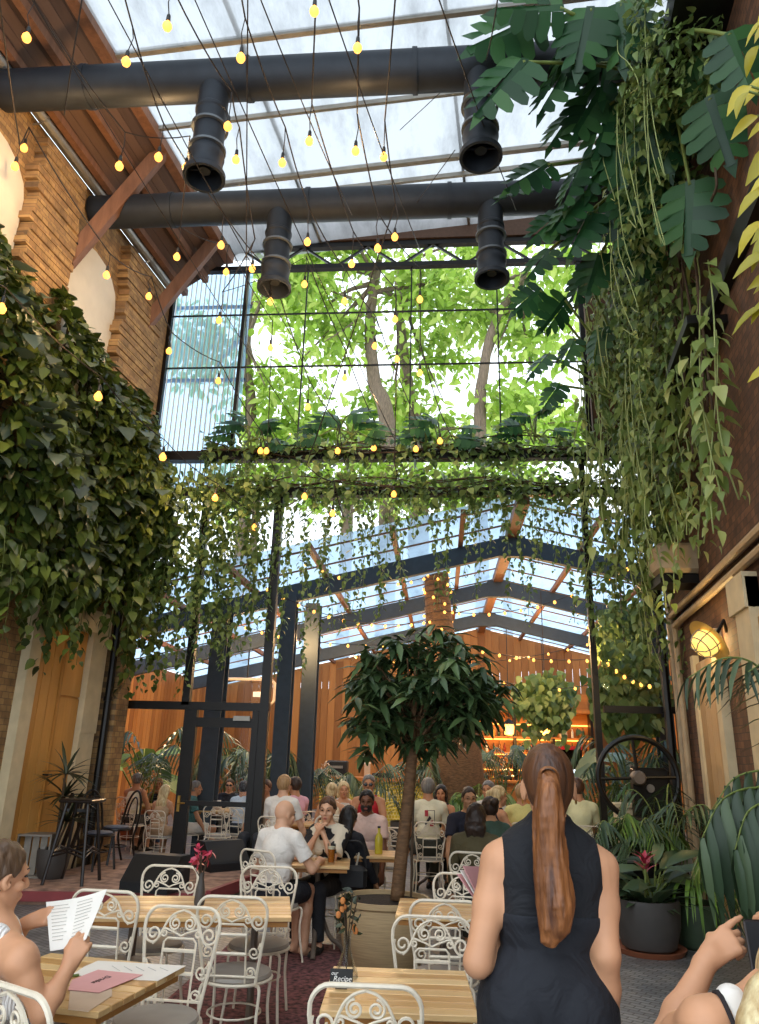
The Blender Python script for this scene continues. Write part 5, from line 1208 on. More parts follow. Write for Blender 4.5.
# planter trough with palms in front of the wheel
T0 = atZ(655, 915, 0); ty = 9.0; tx0, tx1 = atY(612, 850, ty)[0], atY(680, 850, ty)[0]; th = atY(650, 856, ty)[2]; t = thing('planter_trough', 'long dark planter trough in front of the iron wheel at the right', 'planter', ((tx0+tx1)/2, ty, 0))
m = MB(); bx(m, tx0, tx1, ty-.25, ty-.22, 0, th); bx(m, tx0, tx1, ty+.22, ty+.25, 0, th); bx(m, tx0, tx0+.03, ty-.22, ty+.22, 0, th); bx(m, tx1-.03, tx1, ty-.22, ty+.22, 0, th); bx(m, tx0, tx1, ty-.25, ty+.25, 0, .05); part('box', m, 'black', t, False, True)
m = MB(); bx(m, tx0-.03, tx1+.03, ty-.29, ty-.25, th-.04, th+.02); part('rim', m, 'galv', t, False, True); m = MB(); bx(m, tx0+.03, tx1-.03, ty-.22, ty+.22, th-.15, th-.06); part('soil', m, 'soil', t, False, True)
for i, (px, L, h, mt, lb) in enumerate(((622, .42, .4, 'palm', 'left'), (645, .5, .5, 'palmlight', 'middle'), (668, .6, .75, 'palm', 'right'))):
    b0 = np.array((atY(px, 850, ty)[0], ty, th-.08)); palm('trough_palm', f'{lb} palm of the three in the planter trough by the wheel', b0, autofr(b0, 7, L, h), mt, 12, .32, .6)
for (px, py, Y, L, h, mt, lab) in ((632, 730, 12.9, 1.0, 1.5, 'palm', 'tall palm just inside the right end of the glass front'), (605, 800, 12.5, .8, 1.0, 'palmlight', 'bright green palm inside the hall, left of the iron wheel'), (496, 800, 18.5, 1.1, 1.6, 'palm', 'palm in the hall to the right of the thick trunk'), (478, 800, 15.0, .8, .7, 'palmlight', 'small fern palm at the foot of the thick trunk'), (405, 800, 15.5, 1.0, 1.2, 'palm', 'palm in the hall behind the potted tree'), (330, 800, 16.5, .9, 1.0, 'palm', 'palm in front of the service counter'), (262, 800, 15, .9, 1.3, 'palm', 'palm in the hall behind the glass door'), (232, 800, 16, 1.0, 1.5, 'palm', 'palm behind the diners seen through the glass door'), (150, 800, 14.5, 1.1, 1.8, 'palm', 'palm in the hall left of the glass door')):
    X = atY(px, 780, Y)[0]; b = np.array((X, Y, 0)); pot('plant_pot', 'dark pot of the '+lab, b, .28, .5, 'darkpot'); b0 = b+np.array((0, 0, .45)); palm('hall_palm', lab, b0, autofr(b0, 9, L, h), mt, 15, .42, .5)
# banana plants with paddle leaves in the hall
for (px, Y, n, lab, mt) in ((140, 15.5, 7, 'paddle-leaved plant against the wood wall left of the door', 'palmlight'), (255, 16.5, 7, 'paddle-leaved plant behind the door post', 'palm'), (505, 19.5, 8, 'paddle-leaved plant in front of the bottle shelves', 'palm'), (622, 14.5, 9, 'paddle-leaved plant behind the right glass pane', 'palm')):
    X = atY(px, 780, Y)[0]; b = np.array((X, Y, 0)); pot('plant_pot', 'clay pot of the '+lab, b, .3, .5, 'terracotta'); b0 = b+np.array((0, 0, .45)); t = thing('banana_plant', lab, 'plant', b0); s = MB(); P, Tn, Nn, Sz = [], [], [], []
    for i in range(n):
        a = 2*PI*i/n+rng.uniform(-.3, .3); d = np.array((math.cos(a), math.sin(a)*.6, 0)); e = b0+d*rng.uniform(.2, .5)+np.array((0, 0, rng.uniform(.7, 1.5))); s.tube(smooth_path([b0, (b0+e)/2-d*.08, e], 4), .018, 5); P.append(e); Tn.append(d+np.array((0, 0, rng.uniform(-.5, .5)))); Nn.append(np.array((0, -.6, 1.))-d*.3); Sz.append(rng.uniform(.6, .95))
    part('leaf_stalks', s, 'stem', t, True, True, None); leaves('leaves', T_OVAL, P, np.array(Nn), np.array(Tn), np.array(Sz), mt, t, b0)
# pothos hung in the hall in front of the back wall
c0 = atY(545, 690, 17.5); t = thing('hanging_basket_plant', 'bushy green plant hanging in front of the bar, above the standing woman', 'hanging plant', c0); m = 900
q = rdir(m)*rng.uniform(.3, 1, (m, 1))*np.array((.75, .5, .55))+c0; q[:, 2] -= rng.exponential(.25, m); leaves('leaves', T_HEART, q, np.array((0, -.7, .7))+rdir(m)*.4, np.array((0, -.2, -.8))+rdir(m)*.5, rng.uniform(.12, .22, m), 'vine', t, c0)
part('basket', MB().lathe([(.08, -.18), (.22, -.08), (.26, .08), (.22, .08), (.05, -.1)], 16), 'woodystem', t); part('cord', MB().tube([(0, 0, 0), (0, 0, hz(c0[0])-c0[2]+.1)], .012, 5), 'wire', t)
# thick planting behind the right pane
for (px, py, Y, lab) in ((628, 690, 13.2, 'leafy screen of climbers behind the right pane, upper part'), (628, 640, 15, 'leafy climbers hanging in the hall behind the right pane')):
    c0 = atY(px, py, Y); m = 800; q = rdir(m)*rng.uniform(.3, 1, (m, 1))*np.array((.75, .45, .9))+c0; t = thing('hanging_basket_plant', lab, 'hanging plant', c0); leaves('leaves', T_HEART, q, np.array((0, -.7, .7))+rdir(m)*.4, np.array((0, -.2, -.8))+rdir(m)*.5, rng.uniform(.12, .22, m), 'vine', t, c0); part('cord', MB().tube([(0, 0, 0), (0, 0, hz(c0[0])-c0[2]+.1)], .012, 5), 'wire', t)
# dark spiky plant by the left door
b = np.array((wl(9.9, .45), 9.75, .16)); pot('plant_pot', 'dark pot in front of the left planked door', b, .2, .34, 'darkpot'); b0 = b+np.array((0, 0, .3)); t = thing('spiky_plant', 'dark spiky-leaved plant in front of the left planked door', 'plant', b0); s = MB()
P, Tn, Nn = [], [], []
for j in range(3):
    c = b0+np.array((rng.normal()*.08, rng.normal()*.08, .35+.28*j)); s.tube([b0, c], .015, 5)
    for i in range(26): d = rdir(1)[0]; d[2] = abs(d[2])*.7; P.append(c); Tn.append(d); Nn.append(np.array((0, 0, 1.))+rdir(1)[0]*.2)
part('canes', s, 'woodystem', t, True, True); leaves('leaves', T_STRIP, P, np.array(Nn), np.array(Tn), rng.uniform(.3, .5, len(P)), 'darkplant', t, b0)
# ------------------------------------------------------------------ string lamps
def bulbmesh():
    h = MB().lathe([(.001, .0), (.016, -.002), (.020, -.02), (.022, -.075), (.018, -.085), (.001, -.085)], 10).mesh('lamp_holder')
    b = MB().lathe([(.014, -.08), (.022, -.095), (.044, -.130), (.047, -.155), (.036, -.185), (.001, -.20)], 12).mesh('bulb'); return h, b
HM, BM = bulbmesh()
def string(label, B, extra=(), drop=.22, pre=None, group=None):
    """B: bulb tops in order; the cable passes above them"""
    B = [np.asarray(b, float) for b in B]; pts = ([np.asarray(pre, float)] if pre is not None else [])+[b+np.array((0, 0, drop)) for b in B]+[np.asarray(e, float) for e in extra]
    t = thing('string_lights', label, 'string lights', pts[0], 0, group); s = MB(); path = []
    for i in range(len(pts)-1): path += list(sag(pts[i], pts[i+1], .06, 6)[:-1])
    path.append(pts[-1]); s.tube(path, .009, 4); o = np.array(pts[0])
    for b in B:
        dx = rng.uniform(-.05, .05); s.tube([b+np.array((0, 0, drop)), b+np.array((dx, 0, drop*.5)), b], .006, 4)
    part('cable', s, 'wire', t, True, True, None)
    for b in B:
        h = link('lamp_holder', HM, 'socket', t); h.location = tuple(b-o); q = link('bulb', BM, 'filament', h)
    return t
def S(L): return [atY(x, y-7, Y) for x, y, Y in L]
zf = zA+.1
string('string of lamps looping low across the left climbing plant', S([(4, 303, 6.0), (100, 392, 7.3), (164, 454, 8.8), (216, 496, 10.4), (255, 526, 11.2)]), [(atY(268, 545, 11.5))], .10, atY(-60, 240, 5.2))
string('string of lamps nearest the left gutter', S([(17, 164, 7.0), (26, 146, 7.2), (108, 273, 8.2), (150, 295, 9.2), (170, 350, 10.0), (219, 380, 10.6), (261, 450, 11.3)]), [atY(275, 470, 11.55)], .2, atY(-10, -80, 4.6))
string('string of lamps running from the eave towards the left end of the upper beam', S([(29, 34, 5.4), (121, 163, 6.6), (187, 165, 7.2), (178, 255, 8.4), (227, 271, 9.3), (271, 347, 10.2), (267, 450, 11.3)]), [atY(300, 470, 11.55)], .35, atY(10, -160, 4.0))
string('string of lamps that passes just left of the nearest duct outlet', S([(128, 58, 5.6), (160, 154, 6.6), (222, 243, 8.0), (271, 300, 9.2), (308, 406, 10.8), (338, 450, 11.35)]), [atY(345, 465, 11.55)], .35, atY(100, -120, 4.1))
string('string of lamps over the nearest duct outlet', S([(169, 22, 5.2), (229, 123, 6.3), (237, 157, 7.0), (253, 267, 8.6), (220, 319, 9.4), (305, 283, 9.4), (345, 377, 10.6), (374, 447, 11.35)]), [atY(385, 462, 11.55)], .35, atY(150, -100, 4.3))
string('string of lamps in the middle of the roof, left strand', S([(242, 54, 5.6), (283, 160, 7.0), (308, 240, 8.3), (345, 300, 9.4), (375, 345, 10.3), (416, 448, 11.35)]), [atY(425, 460, 11.55)], .4, atY(225, -120, 4.2))
string('string of lamps in the middle of the roof, right strand', S([(315, 7, 5.2), (310, 138, 6.6), (352, 262, 8.6), (395, 318, 9.6), (397, 358, 10.4), (394, 493, 11.4)]), [atY(410, 505, 11.55)], .4, atY(300, -120, 4.2))
string('string of lamps ending by the second outlet of the farther duct', S([(358, 44, 5.6), (356, 148, 6.8), (378, 246, 8.2), (420, 298, 9.4), (420, 372, 10.4), (440, 440, 11.3)]), [atY(470, 470, 11.55)], .4, atY(345, -130, 4.2))
string('rightmost string of lamps under the roof', S([(384, 154, 7.0), (395, 235, 8.3), (305, 495, 11.0), (333, 512, 11.2)]), [atY(345, 520, 11.55)], .4, atY(400, -60, 4.8))
# plain guy wires
for i, (a, b, Y0, Y1, lab) in enumerate((((540, 0), (400, 130), 6.2, 8.5, 'thin steel wire from the monstera down to the middle strings'), ((455, 150), (415, 205), 7., 9., 'thin steel wire between the two ducts'))):
    A = atY(*a, Y0); B = atY(*b, Y1); t = thing('guy_wire', lab, 'wire', A); part('wire', MB().tube([A, B], .006, 4), 'wire', t, True, True, None)
for k, (a, b, Y0, Y1) in enumerate((((82, 0), (64, 115), 4.6, 5.4), ((110, 0), (340, 420), 5., 11.2), ((262, 0), (352, 215), 5, 8.4), ((248, 0), (246, 420), 5.2, 11.), ((440, 0), (516, 210), 5., 8.6), ((330, 0), (420, 250), 5., 9.), ((40, 10), (300, 430), 5.2, 11.3), ((497, 0), (486, 60), 5., 6.4), ((205, 20), (395, 440), 5.4, 11.3))):
    A = atY(*a, Y0); B = atY(*b, Y1); A = A+(A-B)*.12; t = thing('cable', f'{ordw(k+1)} bare dark cable strung under the roof among the lamps', 'wire', A); part('wire', MB().tube(sag(A, B, .08, 10), .007, 4), 'wire', t, True, True, None)
# hall strings of small lamps
SB = MB().ball((0, 0, -.03), (.03, .03, .038), 8).mesh('bulb')
def hall_string(label, A, B, n, dip, size=1.):
    P = sag(A, B, dip, n*3+1); t = thing('string_lights', label, 'string lights', P[0]); part('cable', MB().tube(P, .008, 4), 'wire', t, True, True, None)
    for i in range(n):
        q = link('bulb', SB, 'fairy', t); q.location = tuple(P[i*3+1]-P[0]); q.scale = (size,)*3
for a, b, n, dip, lab in ((atY(262, 585, 13.2), atY(432, 620, 16), 12, .35, 'string of small lamps from the door post to the trunk'), (atY(440, 610, 16), atY(640, 560, 13.4), 12, .4, 'string of small lamps from the trunk to the right screen'), (atY(240, 625, 16.5), atY(432, 640, 16.2), 11, .25, 'lower string of small lamps left of the trunk'), (atY(445, 640, 16.2), atY(655, 650, 15), 12, .3, 'lower string of small lamps right of the trunk'), (atY(300, 560, 12.8), atY(432, 575, 16), 9, .3, 'string of small lamps nearest the roof on the left'), (atY(585, 625, 19), atY(660, 610, 14), 8, .3, 'short string of small lamps behind the right pane'), (atY(350, 655, 20), atY(600, 640, 20), 13, .4, 'far string of small lamps before the back wall'), (atY(500, 680, 19), atY(660, 660, 14.5), 10, .35, 'string of small lamps over the bar'), (atY(605, 660, 13), atY(655, 685, 12.6), 6, .1, 'string of small lamps low behind the right pane')):
    hall_string(lab, a, b, n, dip)
P = []; nn = 150
for i in range(nn):
    u = .45+.5*i/nn; k = u*(len(TRUNK)-1); j = int(k); c = TRUNK[j]+(TRUNK[min(j+1, len(TRUNK)-1)]-TRUNK[j])*(k-j); r = np.interp(k, (0, 10, 18, 30), (.62, .5, .30, .26))+.03; a = i*.55; P.append(c+np.array((r*math.cos(a), r*math.sin(a), 0)))
t = thing('string_lights', 'string of small lamps wound round the thick trunk', 'string lights', P[0]); part('cable', MB().tube(P, .008, 4), 'wire', t, True, True, None)
for i in range(3, nn, 5): q = link('bulb', SB, 'fairy', t); q.location = tuple(P[i]-P[0]+np.array((0, 0, .02)))

# ------------------------------------------------------------------ right wall fittings
t = thing('wall_lamp', 'yellow lit cage lamp with a round metal shade on the right wall', 'lamp', onR(727, 632, .0)); O = np.array(t.location); c = atY(713, 637, O[1]-.1); ax = unit(np.array((-.70, -.12, -.55))); z = ax; x = unit(np.cross((0, 1, 0), z)); Rl = np.stack([x, np.cross(z, x), z], 1)
k = 19*O[1]/740
part('shade', MB().lathe([(.02, -.02), (k*.4, -.02), (k*.55, .02), (k*1.15, .06), (k*1.18, .065), (k*.5, .035), (.02, 0)], 28, c-O, Rl), MT.setdefault('lampmetal', plain('cream_enamel', rgb('#c9a860'), .4)), t)
part('globe', MB().lathe([(k*.62, .05), (k*.66, .10), (k*.62, .17), (k*.45, .23), (.01, .25)], 24, c-O, Rl), 'lampshade', t)
m = MB()
for a in range(6):
    b = a*PI/3; m.tube([c-O+Rl @ np.array((r*math.cos(b), r*math.sin(b), zz)) for r, zz in ((k*.68, .05), (k*.72, .10), (k*.68, .175), (k*.5, .24), (.01, .265))], .006, 5)
for r, zz in ((k*.71, .10), (k*.6, .2)): m.tube([c-O+Rl @ np.array((r*math.cos(b), r*math.sin(b), zz)) for b in np.linspace(0, 2*PI, 17)[:-1]], .006, 5, closed=True)
part('cage', m, 'galv', t); part('arm', MB().tube([(0, 0, 0), (-.04, -.05, .12), c-O+Rl @ np.array((0, 0, -.06)), c-O], .02, 8), 'black', t)
def pipes(label, paths, mat, r, name='conduit', cat='pipe'):
    t = thing(name, label, cat, paths[0][0]); 
    for p in paths: part('pipe', MB().tube(smooth_path(p, 4), r, 8), mat, t, True, True)
    return t
zc = onR(720, 568, .1)[2]
pipes('pair of tan conduits running along the right wall and down beside the screen', [[(wr(6.2, .10), 6.2, zc), (wr(9, .10), 9, zc), (wr(11.1, .1), 11.1, zc), (wr(11.25, .1), 11.25, zc-.12), (wr(11.25, .1), 11.25, 2), (wr(11.25, .1), 11.25, 0)], [(wr(6.2, .08), 6.2, zc-.16), (wr(9, .08), 9, zc-.16), (wr(10.9, .08), 10.9, zc-.16), (wr(11.05, .08), 11.05, zc-.3), (wr(11.05, .08), 11.05, 2), (wr(11.05, .08), 11.05, 0)]], 'conduit', .045)
pipes('black drain pipe at the right end of the glass front', [[(wr(11.45, .22), 11.45, 0), (wr(11.45, .22), 11.45, 2), (wr(11.45, .22), 11.45, 4.6)]], 'black', .06, 'drain_pipe')
c = atY(682, 569, 9.7); t = thing('wall_box', 'tan box-shaped housing on a dark frame fixed above the right conduits', 'box', c)
m = MB(); m.box((0, 0, .1), (.74, .5, .40), None, .05); part('cover', m, 'conduit', t, False); m = MB(); m.box((0, .02, -.17), (.7, .46, .12)); part('base', m, 'black', t, False); part('bracket', MB().box((.40, .1, -.1), (.3, .1, .08)), 'black', t, False)
c = atY(757, 335, 6.2)
# wheel and machine
wc = atY(638, 778, 10.2); wr_ = 37*10.2*.97/740; t = thing('spoked_flywheel', 'black spoked iron wheel standing behind the planter trough', 'wheel', (wc[0], wc[1], 0)); c = (0, 0, wc[2])
part('rim', MB().tube([(wr_*math.cos(a), 0, wc[2]+wr_*math.sin(a)) for a in np.linspace(0, 2*PI, 41)[:-1]], .035, 8, closed=True), 'black', t)
for a in (.03, 1.64, 3.2): part('spoke', MB().tube([(0, 0, wc[2]), (wr_*math.cos(a), 0, wc[2]+wr_*math.sin(a))], .022, 6), 'black', t)
part('hub', MB().lathe([(.001, -.1), (.07, -.1), (.09, -.06), (.09, .06), (.07, .1), (.001, .1)], 18, c, rx3(PI/2)), 'castleg', t)
part('stand', MB().quadprism((.0, .12, 0), (.0, .12, wc[2]), .1, .1, (0, 1, 0)), 'black', t, False)
mx_ = atY(656, 800, 10.5); t = thing('iron_machine', 'dark upright machine cabinet just right of the iron wheel', 'machine', (mx_[0]-.05, 10.55, 0)); h = atY(660, 768, 10.5)[2]
part('cabinet', MB().box((0, 0, h/2), (.42, .35, h), None, .03), 'black', t, False); part('gauge', MB().lathe([(.001, 0), (.05, 0), (.05, .03), (.001, .03)], 16, (-.05, -.2, h-.25), rx3(PI/2)), 'galv', t); part('lever', MB().tube([(-.1, -.17, h-.1), (-.3, -.3, h+.02)], .018, 6), 'castleg', t)
p1 = atY(618, 800, 11.2); t = thing('pale_post', 'short pale stone post seen through the iron wheel', 'post', (p1[0]+.1, 11.2, 0)); part('shaft', MB().box((0, 0, .55), (.3, .25, 1.1), None, .02), 'stone', t, False); part('cap', MB().box((0, 0, 1.13), (.36, .3, .06), None, .01), 'stone', t, False)

# ------------------------------------------------------------------ stage, speakers, left furniture
a, b2 = atZ(206, 891, .16), atZ(262, 871, .16); d = unit(b2-a); sy1 = FY-.08; e = b2+d*((sy1-b2[1])/d[1]); V = [(wl(8.9, 0.16), 8.9), (a[0], a[1]), (e[0], sy1), (wl(sy1, .32), sy1)]
t = thing('stage_platform', 'low carpeted stage platform with a red edge in front of the glass door', 'platform', (a[0], a[1], 0))
m = MB(); hexa(m, [(x, y, 0) for x, y in V]+[(x, y, .16) for x, y in V]); part('deck', m, 'carpet', t, False, True)
m = MB(); m.quadprism((a[0]+.03, a[1], .10), (e[0]+.03, sy1, .10), .06, .13); m.quadprism((V[0][0], 8.87, .09), (a[0]+.02, a[1]-.03, .09), .04, .1); part('edge_trim', m, 'red', t, False, True)
rc = atZ(300, 985, .004); t = thing('rug', 'maroon speckled rug under the chairs in front of the clay planter', 'rug', (rc[0]-.12, rc[1]-.2, 0)); part('pile', MB().box((0, 0, .004), (1.5, 3.0, .008)), 'rug', t, False)
def wedge(label, loc, yaw, s=1.):
    t = thing('stage_speaker', label, 'speaker', loc, yaw); o = [(-.24, 0), (.24, 0), (.24, .1), (.0, .36), (-.2, .36), (-.24, .3)]; w = .3*s
    V = [(-w, x*s, z*s) for x, z in o]+[(w, x*s, z*s) for x, z in o]; n = 6; m = MB().add(V, [list(range(n)), list(range(2*n-1, n-1, -1))]+[[i, n+i, n+(i+1) % n, (i+1) % n] for i in range(n)]); part('cabinet', m, 'darkbox', t, False)
    nrm = unit((0, .26, .24)); g = MB().add([(x*.9, (.24-.24*u)*s+nrm[1]*.006, (.1+.26*u)*s+nrm[2]*.006) for u in (.06, .94) for x in (-w, w)], [[0, 1, 3, 2]]); part('grille', g, 'blackboard', t, False)
    part('carry_handle', MB().tube([(-w*1., -.05, .2*s), (-w*1.07, -.05, .22*s), (-w*1.07, .05, .22*s), (-w, .05, .2*s)], .012, 6), 'socket', t); return t
q = atZ(147, 893, .16); wedge('black wedge stage speaker at the front edge of the stage, left one', (q[0], q[1]+.22, .16), PI*.94, 1.02)
q = atZ(216, 871, .16); wedge('black wedge stage speaker by the foot of the glass door', (q[0]+.02, q[1]+.2, .16), PI*1.25, 1.0)
def bentwood(loc, yaw, label, h=.46, top=.92):
    t = thing('bentwood_chair', label, 'chair', loc, yaw); z = h
    part('seat', MB().lathe([(.001, z-.03), (.19, z-.03), (.205, z-.015), (.2, z), (.001, z)], 24), 'blackwood', t); part('seat_pad', MB().lathe([(.001, z), (.17, z), (.18, z+.015), (.15, z+.03), (.001, z+.035)], 24), MT.setdefault('navypad', plain('blue_grey_pad', rgb('#585c6b'), .7)), t)
    o = [(-.17, -.1, .0), (-.185, -.17, .3), (-.19, -.2, z)]+[(-.19*math.cos(a), -.22-.06*math.sin(a), z+.04+(top-z-.04)*math.sin(a)**.8) for a in np.linspace(.15, PI-.15, 12)]+[(.19, -.2, z), (.185, -.17, .3), (.17, -.26, .0)]
    o[0] = (-.17, -.26, 0); part('back_hoop', MB().tube(smooth_path(o, 4), .016, 7), 'blackwood', t)
    o = [(-.11, -.19, z)]+[(-.11*math.cos(a), -.215-.05*math.sin(a), z+.03+(top-.12-z)*math.sin(a)**.8) for a in np.linspace(.2, PI-.2, 9)]+[(.11, -.19, z)]; part('inner_hoop', MB().tube(smooth_path(o, 4), .012, 6), 'blackwood', t)
    for s in (-1, 1): part('leg', MB().tube([(s*.14, .13, z-.03), (s*.17, .19, 0)], .017, 7), 'blackwood', t)
    part('leg_ring', MB().tube([(.15*math.cos(a), .15*math.sin(a)-.02, .22) for a in np.linspace(0, 2*PI, 21)[:-1]], .01, 6, closed=True), 'blackwood', t); return t
q = atZ(109, 864, .16); bentwood((q[0], q[1]+.1, .16), 2.55, 'dark bentwood chair with a grey pad beside the glass screen, on the stage', .46, .95)
q = atZ(86, 872, .16); bentwood((q[0]-.0, q[1]+.25, .16), -2.1, 'dark bentwood chair behind the tall bar stool table on the stage', .44, .98)
q = atZ(60, 884, .16); t = thing('bar_table', 'tall dark wooden bar table with splayed legs on the stage', 'table', (q[0]+.08, q[1]+.12, .16)); hb = .92
part('table_top', MB().box((0, 0, hb), (.42, .42, .04), None, .012), 'blackwood', t, False)
for sx in (-1, 1):
    for sy in (-1, 1): part('leg', MB().tube([(sx*.13, sy*.13, hb), (sx*.24, sy*.24, 0)], .02, 7), 'blackwood', t)
for z, r in ((.30, .21), (.34, .2)):
    m = MB()
    for (u, v) in (((-1, -1), (1, -1)), ((1, -1), (1, 1)), ((1, 1), (-1, 1)), ((-1, 1), (-1, -1))): m.tube([(u[0]*r, u[1]*r, z), (0.0+(u[0]+v[0])*r*.5, (u[1]+v[1])*r*.5, z+.06), (v[0]*r, v[1]*r, z)], .012, 6)
    part('stretcher', m, 'blackwood', t)
q = atZ(46, 878, .16); t = thing('folding_stand', 'leaning stack of dark folded chair frames by the left door', 'frame', (q[0]+.0, q[1]+.3, .16), .2)
for i in range(3): part('frame_bar', MB().quadprism((-.15+.12*i, -.2, 0), (-.02+.12*i, .25, .95), .035, .05), 'blackwood', t, False)
part('cross_bar', MB().quadprism((-.1, .12, .75), (.28, .12, .75), .03, .04), 'blackwood', t, False)
q = atZ(26, 880, .16); t = thing('equipment_case', 'grey open equipment case standing on the stage at the left edge', 'case', (q[0]-.05, q[1]+.25, .16), .15); t.scale = (.66, .7, .76)
m = MB()
for x in (-.3, .3): m.box((x, 0, .33), (.03, .45, .66))
for z in (.02, .64): m.box((0, 0, z), (.6, .45, .03))
part('shell', m, 'crate', t, False); m = MB()
for x in (-.15, 0, .15): m.box((x, -.1, .33), (.12, .03, .58))
part('slats', m, 'crate', t, False); part('latch', MB().box((.2, -.235, .45), (.06, .02, .05)), 'galv', t, False)

# ------------------------------------------------------------------ on the tables
def glassup(label, loc, r=.035, h=.15, fill=None, fh=.1):
    t = thing('beer_glass' if fill == 'beer' else 'drinking_glass', label, 'glass', loc); part('glass', MB().lathe([(r*.75, 0), (r*.8, .01), (r, h), (r*.94, h), (r*.72, .014), (.001, .014)], 20), 'drinkglass', t)
    if fill: part('drink', MB().lathe([(.001, .016), (r*.70, .016), (r*.86, fh), (.001, fh)], 20), fill, t)
    if fill == 'beer': part('foam', MB().lathe([(.001, fh), (r*.86, fh), (r*.90, fh+.02), (.001, fh+.022)], 20), 'foam', t)
    return t
def bottle(label, loc, mat, r=.035, h=.27, cap='socket', group=None, name='bottle'):
    t = thing(name, label, 'bottle', loc, 0, group); part('body', MB().lathe([(r*.9, 0), (r, .01), (r, h*.55), (r*.8, h*.66), (r*.35, h*.76), (r*.33, h*.95), (.001, h*.95)], 14), mat, t); part('cap', MB().lathe([(.001, h*.93), (r*.4, h*.93), (r*.4, h), (.001, h)], 10), cap, t); return t
C_, w, d, a = T1
# vase with dried stems, blackboard sign
v = atZ(346, 978, .75); t = thing('glass_vase', 'clear flared glass vase with dried flowers on the front table', 'vase', v)
part('glass', MB().lathe([(.05, 0), (.055, .008), (.045, .04), (.028, .085), (.017, .12), (.016, .16), (.021, .185), (.018, .185), (.013, .16), (.014, .12), (.024, .085), (.04, .03), (.001, .012)], 24), 'drinkglass', t)
t = thing('dried_flowers', 'dried orange and dark flower stems in the glass vase on the front table', 'flowers', v+np.array((0, 0, .03))); s = MB(); P = []; 
for i in range(7):
    e = np.array((rng.uniform(-.03, .06), rng.uniform(-.04, .04), rng.uniform(.22, .36))); s.tube([(0, 0, 0), e*np.array((.2, .2, .45)), e], .0025, 5)
    for j in range(9): P.append(e*rng.uniform(.6, 1.02)+rng.normal(size=3)*.012)
part('stems', s, 'woodystem', t); P = np.array(P); n = len(P); leaves('leaves', T_OVAL, P, rdir(n), rdir(n)+np.array((0, 0, .3)), rng.uniform(.02, .045, n), 'darkplant', t); MT['orangepetal'] = plain('orange_petal', rgb('#c0793f'), .7)
P2 = P[::5]+rng.normal(size=(len(P[::5]), 3))*.01; [part('flower_head', MB().ball(p_, (.013, .013, .016), 8), 'orangepetal', t) for p_ in P2[:6]]
sg = atZ(341, 989, .75); t = thing('blackboard_sign', 'small blackboard sign with white handwriting on the front table', 'sign', (sg[0], sg[1], .75), .06); R_ = rx3(-.22)
part('board', MB().box((0, 0, .042), (.098, .006, .066), R_, .0015), 'blackboard', t, False); part('foot', MB().box((0, .018, .004), (.05, .045, .008)), 'woodystem', t, False)
def text(body, size, loc, R, mat, parent, font_shear=.0, align='CENTER', name='lettering'):
    cu = bpy.data.curves.new(name, 'FONT'); cu.body = body; cu.size = size; cu.align_x = align; cu.shear = font_shear; cu.extrude = .0004
    o = bpy.data.objects.new('tmp', cu); COL.objects.link(o); dg = bpy.context.evaluated_depsgraph_get(); me = bpy.data.meshes.new_from_object(o.evaluated_get(dg)); bpy.data.objects.remove(o); me.name = name
    me.materials.clear(); V = np.array([v.co[:] for v in me.vertices]); 
    if len(V): me.vertices.foreach_set('co', ((V @ np.asarray(R).T)+np.asarray(loc)).astype(np.float32).ravel())
    return link(name, me, mat, parent)
Rt_ = R_ @ rx3(PI/2); o = np.array((0, 0, .042)); text('our', .02, o+R_ @ np.array((-.03, -.0045, .010)), Rt_, 'chalk', t, .25); text('Recipe', .029, o+R_ @ np.array((.004, -.0045, -.013)), Rt_, 'chalk', t, .25)
m = MB().tube([o+R_ @ np.array((x, -.0045, -.026+.004*math.sin(x*90))) for x in np.linspace(.005, .04, 9)], .0009, 4); part('flourish', m, 'chalk', t)
# menus on the left table
def sheet(name, label, cat, pts, mat, z, th=.0015):
    P = [atZ(*q, z) for q in pts]; c = sum(P)/len(P); t = thing(name, label, cat, c); part('sheet', MB().plate([(p[0]-c[0], p[1]-c[1]) for p in P], th), mat, t, False); return t, c
t, c = sheet('menu_sheet', 'white printed paper lying at the far end of the left table', 'menu', ((84, 967), (98, 961), (186, 966), (158, 981), (108, 979), (72, 975)), 'paper', .751)
m = MB()
for i in range(5): q0, q1 = atZ(112+i*12, 966+i*.4, .753)-c, atZ(120+i*12, 971, .753)-c; m.tube([q0, q1], .002, 4)
part('print', m, 'greyink', t)
t, c = sheet('menu_card', 'beige menu card under the pink one on the left table', 'menu', ((70, 990), (112, 988), (112, 996), (88, 1012), (68, 1010)), 'kraft', .751)
t, c = sheet('menu_card', 'pink menu card with handwritten title on the left table', 'menu', ((98, 970), (143, 975), (99, 993), (68, 990), (72, 980)), 'pinkcard', .7545)
u = unit(atZ(112, 975, .757)-atZ(86, 986, .757)); vv = np.array((-u[1], u[0], 0)); Rp = np.stack([-u, -vv, np.array((0, 0, 1.))], 1); text('Drinks', .042, atZ(99, 979, .757)-c, Rp, 'ink', t, .2)
t, c = sheet('leaf_garnish', 'small green card corner beside the pink menu', 'card', ((70, 975), (79, 974), (79, 976), (70, 977)), 'palmlight', .753)
